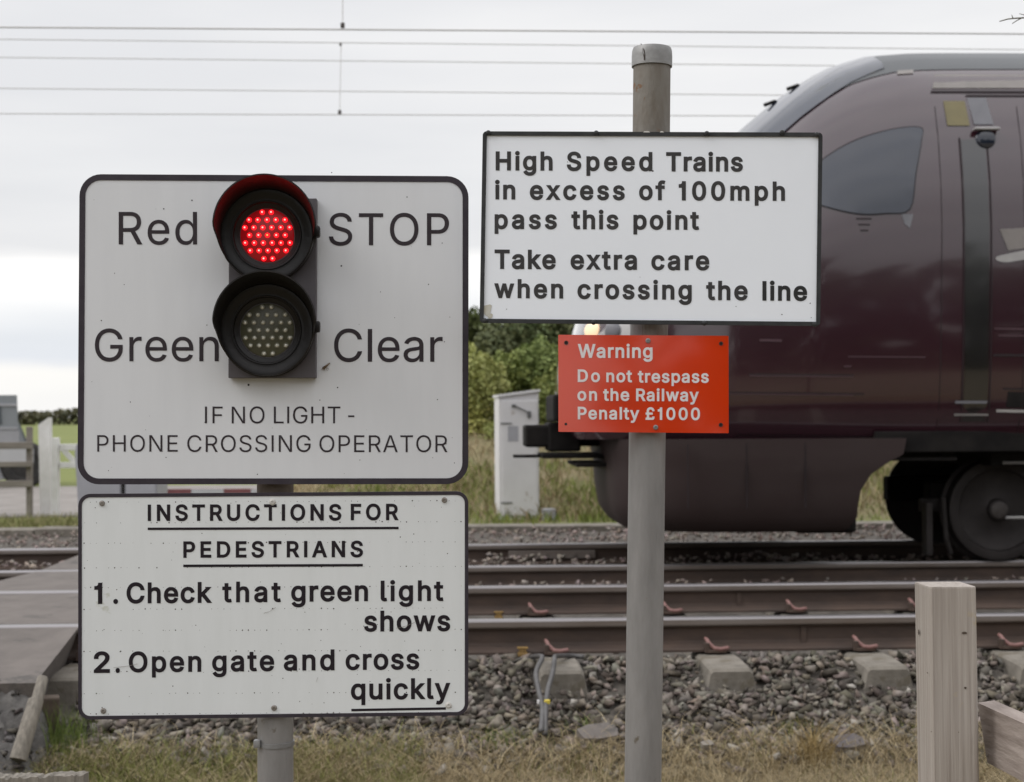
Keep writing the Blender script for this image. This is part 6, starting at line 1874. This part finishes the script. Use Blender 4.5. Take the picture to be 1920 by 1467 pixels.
# red and white striped barrier board seen in the gap
bm = bmesh.new()
BD = 17.0
xs = [at(x, 920, BD).x for x in (298, 312, 358, 420, 470, 540)]
zt = at(400, 917, BD).z
for i, mi in enumerate((0, 0, 1, 0, 1)):
    add_box(bm, xs[i] + 0.001, xs[i + 1] - 0.001, 0, 0.03, zt - 0.22, zt, mi=mi, bev=0.003)
o = obj('barrier_board', bm, [M['maroon'], M['barrier_pale']])
o.location = (0, BD, 0)
e = thing('lane_barrier', 'red and white striped barrier board glimpsed between the two left boards', 'barrier', (xs[0], BD, gz(BD)))
o.parent = e
o.location = Vector((0, BD, 0)) - e.location
bm = bmesh.new()
for x in (xs[0] + 0.15, xs[-1] - 0.15):
    add_box(bm, x - 0.03 - xs[0], x + 0.03 - xs[0], 0.032, 0.08, -0.15, zt - gz(BD) - 0.01, bev=0.004)
obj('leg', bm, M['white_paint'], e)

# white gatepost, white gate, timber fence on the far left
p = at(86, 962, 17.0)
gp = thing('gatepost', 'stout white post with slanted top at the end of the wooden fence', 'post', (p.x, p.y, gz(17)))
bm = bmesh.new()
zt1, zt2 = at(72, 797, 17).z - gz(17), at(92, 783, 17).z - gz(17)
xl, xr = at(73.5, 870, 17).x - p.x, at(93, 870, 17).x - p.x
sl = 0.012
vs = []
for y in (0, 0.13):
    vs.append([bm.verts.new(c) for c in ((xl + sl, y, -0.15), (xr + sl, y, -0.15), (xr - sl, y, zt2), (xl - sl, y, zt1))])
bm.faces.new(vs[0])
bm.faces.new(vs[1][::-1])
for i in range(4):
    bm.faces.new((vs[0][i], vs[1][i], vs[1][(i + 1) % 4], vs[0][(i + 1) % 4]))
obj('timber', bm, M['white_paint'], gp)
p = at(104, 967, 16.9)
gt = thing('field_gate', 'white timber gate with diagonal brace left of the white boards', 'gate', (p.x, p.y, gz(16.9)))


def gbox(name, xa, ya, xb, yb, y0, y1, d=16.9):
    bm = bmesh.new()
    a, b = at(xa, ya, d) - gt.location, at(xb, yb, d) - gt.location
    add_box(bm, min(a.x, b.x), max(a.x, b.x), y0, y1, min(a.z, b.z), max(a.z, b.z), bev=0.005)
    return obj(name, bm, M['white_paint'], gt)


gbox('post', 98.5, 821, 110, 985, -0.05, 0.06)
gbox('rail', 111, 833, 290, 844, 0.0, 0.04)
gbox('rail', 111, 867, 290, 877, 0.0, 0.04)
bm = bmesh.new()
a, b = at(113, 845, 16.9) - gt.location, at(141, 868, 16.9) - gt.location
k_ = Vector((0.035, 0, 0.03))
pp = [a + Vector((-0.0, 0, 0.0)), a + Vector((0.07, 0, 0.0)), b + Vector((0.03, 0, 0.0)), b + Vector((-0.045, 0, 0.0))]
add_prism(bm, [(q.x, q.z) for q in pp], 0.004, 0.034, lambda x, z, y: Vector((x, y, z)))
obj('brace', bm, M['white_paint'], gt)
gbox('stile', 284, 826, 292, 880, -0.005, 0.045)
bm = bmesh.new()
p = at(40, 940, 16.6)
fe = thing('wooden_fence', 'weathered brown three rail fence in front of the grey vehicle', 'fence', (p.x, p.y, gz(16.6)))
for (ya, yb) in ((828, 841), (864, 874), (899, 911)):
    bm = bmesh.new()
    a, b = at(-300, ya + 6, 16.6) - fe.location, at(76, yb, 16.9) - fe.location
    add_box(bm, a.x, b.x, 0.0, 0.045, b.z, b.z + (yb - ya) * 16.6 / FPX, bev=0.006)
    obj('rail', bm, M['fence_wood'], fe)
for px in (-190, -40):
    bm = bmesh.new()
    a = at(px, 815, 16.7) - fe.location
    add_box(bm, a.x - 0.06, a.x + 0.06, 0.046, 0.16, -0.15, a.z, bev=0.006)
    obj('post', bm, M['fence_wood'], fe)
bm = bmesh.new()
a = at(70, 800, 16.95) - fe.location
add_box(bm, a.x - 0.035, a.x + 0.02, 0.06, 0.14, -0.15, a.z, bev=0.006)
obj('post', bm, M['fence_wood'], fe)

# grey off-road vehicle behind that fence
VD = 23.0
p = at(0, 935, VD)
veh = thing('parked_vehicle', 'boxy grey utility vehicle with pale lower panels behind the brown fence', 'vehicle', (p.x, VD, gz(VD)), R(18.9))


def vx(px):
    return at(px, 850, VD).x - p.x


def vz(py):
    return at(20, py, VD).z - gz(VD)


bm = bmesh.new()
prof = [(-3.2, vz(742)), (vx(30.5), vz(741)), (vx(32), vz(790)), (vx(49), vz(832)), (vx(49), vz(842)), (-3.2, vz(842))]
add_prism(bm, prof, 0.0, 1.65, lambda x, z, y: Vector((x, y, z)))
obj('body', bm, M['vehicle'], veh)
bm = bmesh.new()
add_prism(bm, [(-3.2, vz(842.5)), (vx(60), vz(842.5)), (vx(60), vz(868)), (-3.2, vz(880))], -0.03, 1.68, lambda x, z, y: Vector((x, y, z)))
obj('lower_panel', bm, M['vehicle_light'], veh)
bm = bmesh.new()
add_prism(bm, [(-3.1, vz(880)), (vx(57), vz(868.5)), (vx(57), vz(900)), (-3.1, vz(900))], 0.05, 1.6, lambda x, z, y: Vector((x, y, z)))
obj('chassis', bm, M['cab_grey'], veh)
bm = bmesh.new()
add_prism(bm, [(-2.2, vz(760)), (vx(2), vz(760)), (vx(4), vz(796)), (-2.2, vz(796))], -0.012, 0.0, lambda x, z, y: Vector((x, y, z)))
add_prism(bm, [(vx(35), vz(797)), (vx(36.5), vz(797)), (vx(47.5), vz(826)), (vx(44), vz(828))], -0.012, 0.0, lambda x, z, y: Vector((x, y, z)))
obj('window', bm, M['vehicle_glass'], veh)
bm = bmesh.new()
add_box(bm, -3.15, vx(31), -0.02, 0.0, vz(806), vz(801), bev=0.003)
add_box(bm, -3.15, vx(31), -0.02, 0.0, vz(762), vz(757), bev=0.003)
obj('trim', bm, M['cab_grey'], veh)
bm = bmesh.new()
add_box(bm, -1.3, vx(34), -0.008, 0.0, vz(840), vz(807), bev=0.003)
obj('side_panel', bm, M['cab_grey'], veh)
for x_, nm in ((vx(44), 'wheel'), (-2.4, 'wheel')):
    for y_ in (0.0, 1.45):
        bm = bmesh.new()
        add_lathe(bm, [(0, 0.11), (0.10, 0.11), (0.2, 0.095), (0.22, 0.12), (0.33, 0.11), (0.36, 0.07), (0.36, -0.09), (0, -0.1)], Vector((x_, y_ + 0.1, 0.36)), FX, FZ, FN, 26)
        obj(nm, bm, M['rubber'], veh, angle=35)

# ------------------------------------------------------------------ plants
def cols_var(n, c1, c2, spread=0.18):
    t = RNG.random((n, 1))
    c = np.array(c1) * (1 - t) + np.array(c2) * t
    return c * RNG.uniform(1 - spread, 1 + spread, (n, 1))


def leaves_mesh(name, centres, size, c1, c2, long=1.5, tint=1.0):
    n = len(centres)
    d1 = RNG.normal(size=(n, 3))
    d1 /= np.linalg.norm(d1, axis=1, keepdims=True)
    d2 = RNG.normal(size=(n, 3))
    d2 -= (d2 * d1).sum(1, keepdims=True) * d1
    d2 /= np.linalg.norm(d2, axis=1, keepdims=True)
    s = size * RNG.uniform(0.6, 1.4, (n, 1))
    a = centres - d1 * s * long
    b = centres + d2 * s
    c = centres + d1 * s * long
    d = centres - d2 * s
    V = np.stack([a, b, c, d], 1).reshape(-1, 3)
    F = np.arange(n * 4).reshape(-1, 4)
    col = np.repeat(cols_var(n, c1, c2) * tint, 4, axis=0)
    return mesh_np(name, V, None, col, quads=F)


def blob_points(n, lobes):
    """points through several lobes, denser towards their outsides"""
    w = np.array([l[3] * l[4] * l[5] for l in lobes]) ** (2 / 3)
    idx = RNG.choice(len(lobes), n, p=w / w.sum())
    L = np.array(lobes)[idx]
    d = RNG.normal(size=(n, 3))
    d /= np.linalg.norm(d, axis=1, keepdims=True)
    r = RNG.random((n, 1)) ** 0.5 * (1 + 0.16 * np.sin(d[:, :1] * 7 + L[:, :1] * 5) * np.cos(d[:, 2:] * 6))
    return L[:, :3] + d * r * L[:, 3:6], idx


def bush(name, label, cat, foot, lobes, n, size, c1, c2, group=None, part='foliage'):
    e = thing(name, label, cat, foot, 0, group)
    pts_, idx = blob_points(n, lobes)
    tint = RNG.uniform(0.78, 1.22, (len(lobes), 1)) * RNG.uniform(0.93, 1.07, (len(lobes), 3))     # growth of different age and kind
    link(part, leaves_mesh(part, pts_, size, c1, c2, tint=tint[idx]), M['leaf'], e)
    bm = bmesh.new()
    for l in lobes:
        q = Vector(l[:3])
        add_tube(bm, [(0.05 * random.uniform(-1, 1), 0.05 * random.uniform(-1, 1), -0.2), (q.x * 0.4, q.y * 0.4, q.z * 0.5), (q.x, q.y, q.z), (q.x * 1.05, q.y * 1.05, q.z + l[5] * 0.7)], [0.06, 0.045, 0.025, 0.008], 6)
    obj('trunk' if 'tree' in name else 'stem', bm, M['bark'], e, smooth=True)
    return e


def lob(px, py, d, rx, rz, foot, ry=None):
    p = at(px, py, d) - Vector(foot)
    return (p.x, p.y, p.z, rx * d / FPX, (ry or rx) * d / FPX, rz * d / FPX)


GRN1, GRN2 = (0.115, 0.15, 0.045), (0.24, 0.27, 0.09)
DRK1, DRK2 = (0.07, 0.09, 0.04), (0.155, 0.175, 0.08)
YEL1, YEL2 = (0.24, 0.27, 0.075), (0.39, 0.395, 0.15)


def foot_at(px, v):
    u = on_v(px, 900, v)[0]
    return tr(u, v, bank_z(u, v) - 0.02)[:]


f = foot_at(905, 19.0)
bush('leafy_bush', 'yellow green bush left of the white cabinet, beside the boards', 'bush', f,
     [lob(870, 800, 19, 60, 75, f), lob(905, 730, 19, 50, 65, f), lob(850, 700, 19.4, 70, 60, f), lob(930, 830, 18.6, 35, 45, f), lob(800, 780, 19.4, 70, 90, f)], 22000, 0.017, YEL1, YEL2, 'bushes on the far bank')
f = foot_at(985, 20.5)
bush('leafy_bush', 'mid green bush just above the top of the white cabinet', 'bush', f,
     [lob(960, 700, 20.5, 55, 45, f), lob(1010, 690, 20.5, 55, 55, f), lob(1040, 760, 20.2, 55, 70, f), lob(980, 780, 20.6, 60, 60, f)], 20000, 0.018, GRN1, GRN2, 'bushes on the far bank')
f = foot_at(1100, 19.5)
bush('leafy_bush', 'green bush on the bank behind the train nose and coupler', 'bush', f,
     [lob(1090, 820, 19.5, 70, 60, f), lob(1150, 780, 19.5, 70, 70, f), lob(1060, 870, 18.5, 45, 40, f), lob(1220, 800, 20, 90, 80, f)], 14000, 0.020, GRN1, YEL2, 'bushes on the far bank')
f = foot_at(1000, 26)
bush('broad_tree', 'dark green tree rising behind the bank, under the speed notice', 'tree', f,
     [lob(960, 640, 26, 60, 55, f), lob(1015, 620, 26, 60, 60, f), lob(1075, 600, 26, 70, 75, f), lob(1000, 690, 26, 80, 60, f), lob(1150, 560, 26.5, 100, 110, f), lob(925, 655, 25.5, 40, 40, f)], 30000, 0.026, DRK1, DRK2, 'trees behind the bank', 'crown')
f = foot_at(880, 30)
bush('broad_tree', 'smaller darker tree whose top shows in the gap between left and right boards', 'tree', f,
     [lob(880, 612, 30, 45, 34, f), lob(905, 640, 30, 50, 45, f), lob(840, 650, 30, 60, 50, f), lob(880, 700, 30, 80, 55, f), lob(780, 690, 30, 60, 60, f)], 20000, 0.028, (0.045, 0.052, 0.016), (0.085, 0.11, 0.036), 'trees behind the bank', 'crown')
f = foot_at(1400, 24)
bush('leafy_bush', 'low yellow green bush seen through the gap under the train', 'bush', f,
     [lob(1300 + 110 * k, 830 + 8 * (k % 2), 24, 90, 70, f) for k in range(7)], 14000, 0.030, GRN1, YEL2, 'bushes on the far bank')

# far hedge along the field edge
hx = RNG.uniform(-75, 40, 16000)
hd = 112 + RNG.uniform(-1.0, 1.0, 16000)
top = 1.12 + 0.10 * np.sin(hx * 0.55) + 0.07 * np.sin(hx * 1.7 + 1)
hz = 1.12 + RNG.random(16000) ** 0.8 * top
me = leaves_mesh('hedge', np.stack([hx, hd, hz], 1), 0.16, (0.045, 0.05, 0.025), (0.105, 0.095, 0.05), 1.0)
tag(link('hedge', me, M['leaf']), 'long dark clipped hedge along the far edge of the green field', 'hedge')


def grass(name, label, roots, hgt, lean, width, c1, c2, wind=(0, 0)):
    n = len(roots)
    h = hgt * RNG.uniform(0.45, 1.25, (n, 1))
    a = RNG.uniform(0, 2 * math.pi, n)
    dirv = np.stack([np.cos(a) + wind[0], np.sin(a) + wind[1], np.zeros(n)], 1) * (lean * RNG.uniform(0.2, 1.4, (n, 1)))
    side = np.stack([-np.sin(a), np.cos(a), np.zeros(n)], 1)
    b = RNG.uniform(0, 2 * math.pi, n)
    side = np.stack([np.cos(b), np.sin(b) * 0.4, np.zeros(n)], 1) * width * RNG.uniform(0.6, 1.3, (n, 1))
    up = np.array([[0, 0, 1.0]])
    V, F = [], []
    ts, ws = (0, 0.4, 0.75, 1.0), (1.0, 0.85, 0.55, 0.08)
    for t, w_ in zip(ts, ws):
        p = roots + up * h * (t - 0.28 * t * t * np.minimum(lean, 1.2)) + dirv * h * t * t
        V += [p - side * w_, p + side * w_]
    V = np.stack(V, 1).reshape(-1, 3)
    for k in range(3):
        F.append(np.stack([np.arange(n) * 8 + q for q in (2 * k, 2 * k + 1, 2 * k + 3, 2 * k + 2)], 1))
    me = mesh_np(name, V, None, np.repeat(cols_var(n, c1, c2, 0.22), 8, axis=0), quads=np.concatenate(F))
    return tag(link(name, me, M['blade']), label, 'grass', kind='stuff')


def roots(n, u0, u1, v0, v1, dens=None, zf=None):
    out = []
    while len(out) < n:
        u, v = RNG.uniform(u0, u1), RNG.uniform(v0, v1)
        if dens is not None and RNG.random() > dens(u, v):
            continue
        out.append(tr(u, v, (zf or (lambda a, b: gz(b)))(u, v) - 0.005)[:])
    return np.array(out)


DRY1, DRY2 = (0.23, 0.175, 0.095), (0.42, 0.345, 0.215)
GR1, GR2 = (0.105, 0.125, 0.03), (0.225, 0.225, 0.075)


def tuft(u, v):
    return 0.5 + 0.5 * math.sin(u * 7.3 + 1.3 * math.sin(v * 9)) * math.sin(v * 11 + u * 2.1)


grass('dry_grass', 'matted straw coloured dry grass at the foot of the ballast', roots(38000, -0.7, 5.0, 5.4, 6.74, lambda u, v: (0.35 + 0.65 * tuft(u, v)) * min(1, (6.78 - v) / 0.25)), 0.15, 1.9, 0.0015, DRY1, DRY2)
grass('dry_grass', 'sparse straw coloured grass among the green, below the left boards', roots(16000, -3.2, -0.3, 5.4, 6.66, lambda u, v: tuft(u + 2, v)), 0.15, 1.6, 0.0015, DRY1, DRY2)
grass('green_grass', 'fresh green grass below the left boards', roots(24000, -3.2, -0.1, 5.4, 6.70, lambda u, v: (0.3 + 0.7 * tuft(u, v)) * min(1, (6.74 - v) / 0.22)), 0.125, 0.9, 0.0018, GR1, GR2)
grass('green_grass', 'scattered green blades in the dry grass on the right', roots(3200, -0.4, 4.2, 5.6, 6.80, lambda u, v: tuft(u * 0.7 + 1, v) ** 3), 0.07, 0.7, 0.002, GR1, GR2)


def tuft_thing(name, label, px, py, v, n, h, lean, c1, c2, r=0.05):
    u, z = on_v(px, py, v)
    e = np.array([tr(u + RNG.normal() * r, v + RNG.normal() * r * 0.7, gz(v) - 0.01)[:] for _ in range(n)])
    o = grass(name, label, e, h, lean, 0.0019, c1, c2)
    o['kind'] = 'thing'
    o['category'] = 'grass tuft'
    o['group'] = 'tufts among the ballast'
    return o


grass('straw_litter', 'loose dead straws strewn over the lower ballast', roots(900, -2.0, 3.6, 6.5, 7.0, lambda u, v: tuft(u * 0.8, v) * (7.05 - v) / 0.5, lambda u, v: gz(v) + 0.03), 0.035, 4.2, 0.0013, DRY1, DRY2)


tuft_thing('grass_tuft', 'tall ochre dry grass tuft at the ballast edge left of the timber post', 1525, 1400, 6.5, 190, 0.21, 0.75, (0.17, 0.115, 0.045), (0.31, 0.23, 0.105), 0.055)
tuft_thing('grass_tuft', 'green tuft growing in the ballast just above the ochre dry tuft', 1490, 1350, 6.8, 90, 0.09, 0.6, (0.07, 0.085, 0.025), (0.14, 0.15, 0.05), 0.06)
tuft_thing('grass_tuft', 'green tuft in the ballast left of the two cables', 940, 1370, 6.72, 110, 0.10, 0.6, (0.075, 0.105, 0.03), (0.15, 0.185, 0.06), 0.07)
tuft_thing('grass_tuft', 'small green tuft in the ballast between cables and tall post', 1095, 1340, 6.85, 70, 0.085, 0.6, (0.075, 0.105, 0.03), (0.15, 0.185, 0.06), 0.05)
tuft_thing('grass_tuft', 'bright green tuft beside the dark stub and leaning stake', 120, 1330, 6.75, 260, 0.20, 0.35, (0.07, 0.105, 0.025), (0.16, 0.20, 0.055), 0.07)
tuft_thing('grass_tuft', 'low green weeds beside flat slab left of the tall post', 1085, 1385, 6.62, 90, 0.07, 0.5, (0.10, 0.12, 0.025), (0.19, 0.20, 0.05), 0.05)

# bank growth and far verge
grass('dead_bank_grass', 'long dead brown stems and grass over the far bank', roots(16000, -2.0, 8.0, 15.6, 19.2, lambda u, v: 0.4 + 0.6 * tuft(u * 0.5, v), bank_z), 0.22, 1.0, 0.005, (0.20, 0.15, 0.085), (0.36, 0.29, 0.17))
grass('bank_grass', 'green grass at the foot of the far bank', roots(12000, -1.4, 8.0, 15.45, 17.4, lambda u, v: tuft(u * 0.6 + 2, v * 0.7) * (1.0 if u < 3 else 0.9), bank_z), 0.13, 0.6, 0.006, (0.105, 0.145, 0.03), (0.24, 0.27, 0.07))
grass('verge_grass', 'rough green and brown verge beyond the far track on the left', roots(7000, -8, -2.5, 15.2, 17.0, lambda u, v: (0.3 + 0.7 * tuft(u * 0.5, v)) * (0.25 if u > -5.6 and v > 16.2 else 1)), 0.10, 0.7, 0.005, (0.11, 0.125, 0.04), (0.27, 0.235, 0.13))

# twig at the top right, belonging to a small bare thorn tree that stands just outside the picture
tr_ = thing('thorn_tree', 'bare twig of a small thorn tree reaching in at the top right corner', 'tree', (2.75, 4.6, 0.0))
bm = bmesh.new()
o_ = tr_.location
tip = lambda x, y, d=4.2: at(x, y, d) - o_
add_tube(bm, [(0, 0, -0.1), (0.03, 0, 0.8), (-0.02, 0, 1.6), (0.02, 0, 2.3), (0, 0, 3.2)], [0.06, 0.05, 0.04, 0.028, 0.008], 8)
obj('trunk', bm, M['bark'], tr_, smooth=True)
bm = bmesh.new()
add_tube(bm, [(0.01, 0, 2.2), (-0.25, -0.1, 2.5), tip(2200, 40), tip(2040, 26), tip(1960, 30), tip(1934, 33), tip(1905, 34.5), tip(1890, 36), tip(1874, 40.5)], [0.016, 0.010, 0.006, 0.004, 0.0026, 0.0022, 0.0019, 0.0017, 0.0014], 6)
add_tube(bm, [tip(1918, 33), tip(1908, 38), tip(1898, 44.5)], [0.0018, 0.0014, 0.0011], 5)
add_tube(bm, [tip(1899, 34), tip(1897, 28)], [0.0014, 0.0008], 5)
add_tube(bm, [tip(1960, 28), tip(1925, 29.5), tip(1911, 26)], [0.002, 0.0014, 0.0009], 5)
add_tube(bm, [(0.0, 0, 1.9), (0.4, 0.2, 2.5), (0.7, 0.3, 3.0)], [0.016, 0.009, 0.004], 6)
add_tube(bm, [(0.02, 0, 2.6), (0.2, -0.3, 3.0), (0.3, -0.5, 3.4)], [0.012, 0.007, 0.003], 6)
obj('twig', bm, M['twig'], tr_, smooth=True)

# unseen tree belt, placed and gapped for plum paint and red enamel to mirror
n = 9000
bx_ = RNG.uniform(-45, 45, n)
byy = RNG.uniform(-20, -16, n)
topz = 6.6 + 1.0 * np.sin(bx_ * 0.42) + 0.7 * np.sin(bx_ * 1.1 + 2) + 0.5 * np.sin(bx_ * 2.3)
bz_ = RNG.random(n) * topz
kp = (bx_ > -0.55 - 0.12 * (bz_ - 2)) | (bx_ < -9)
me = leaves_mesh('unseen_tree_belt', np.stack([bx_, byy, bz_], 1)[kp], 0.42, (0.030, 0.042, 0.015), (0.07, 0.085, 0.03), 1.0)
o = link('unseen_tree_belt', me, M['leaf'])
tag(o, 'unseen belt of trees behind the viewer, placed for its reflection', 'trees', kind='stuff')
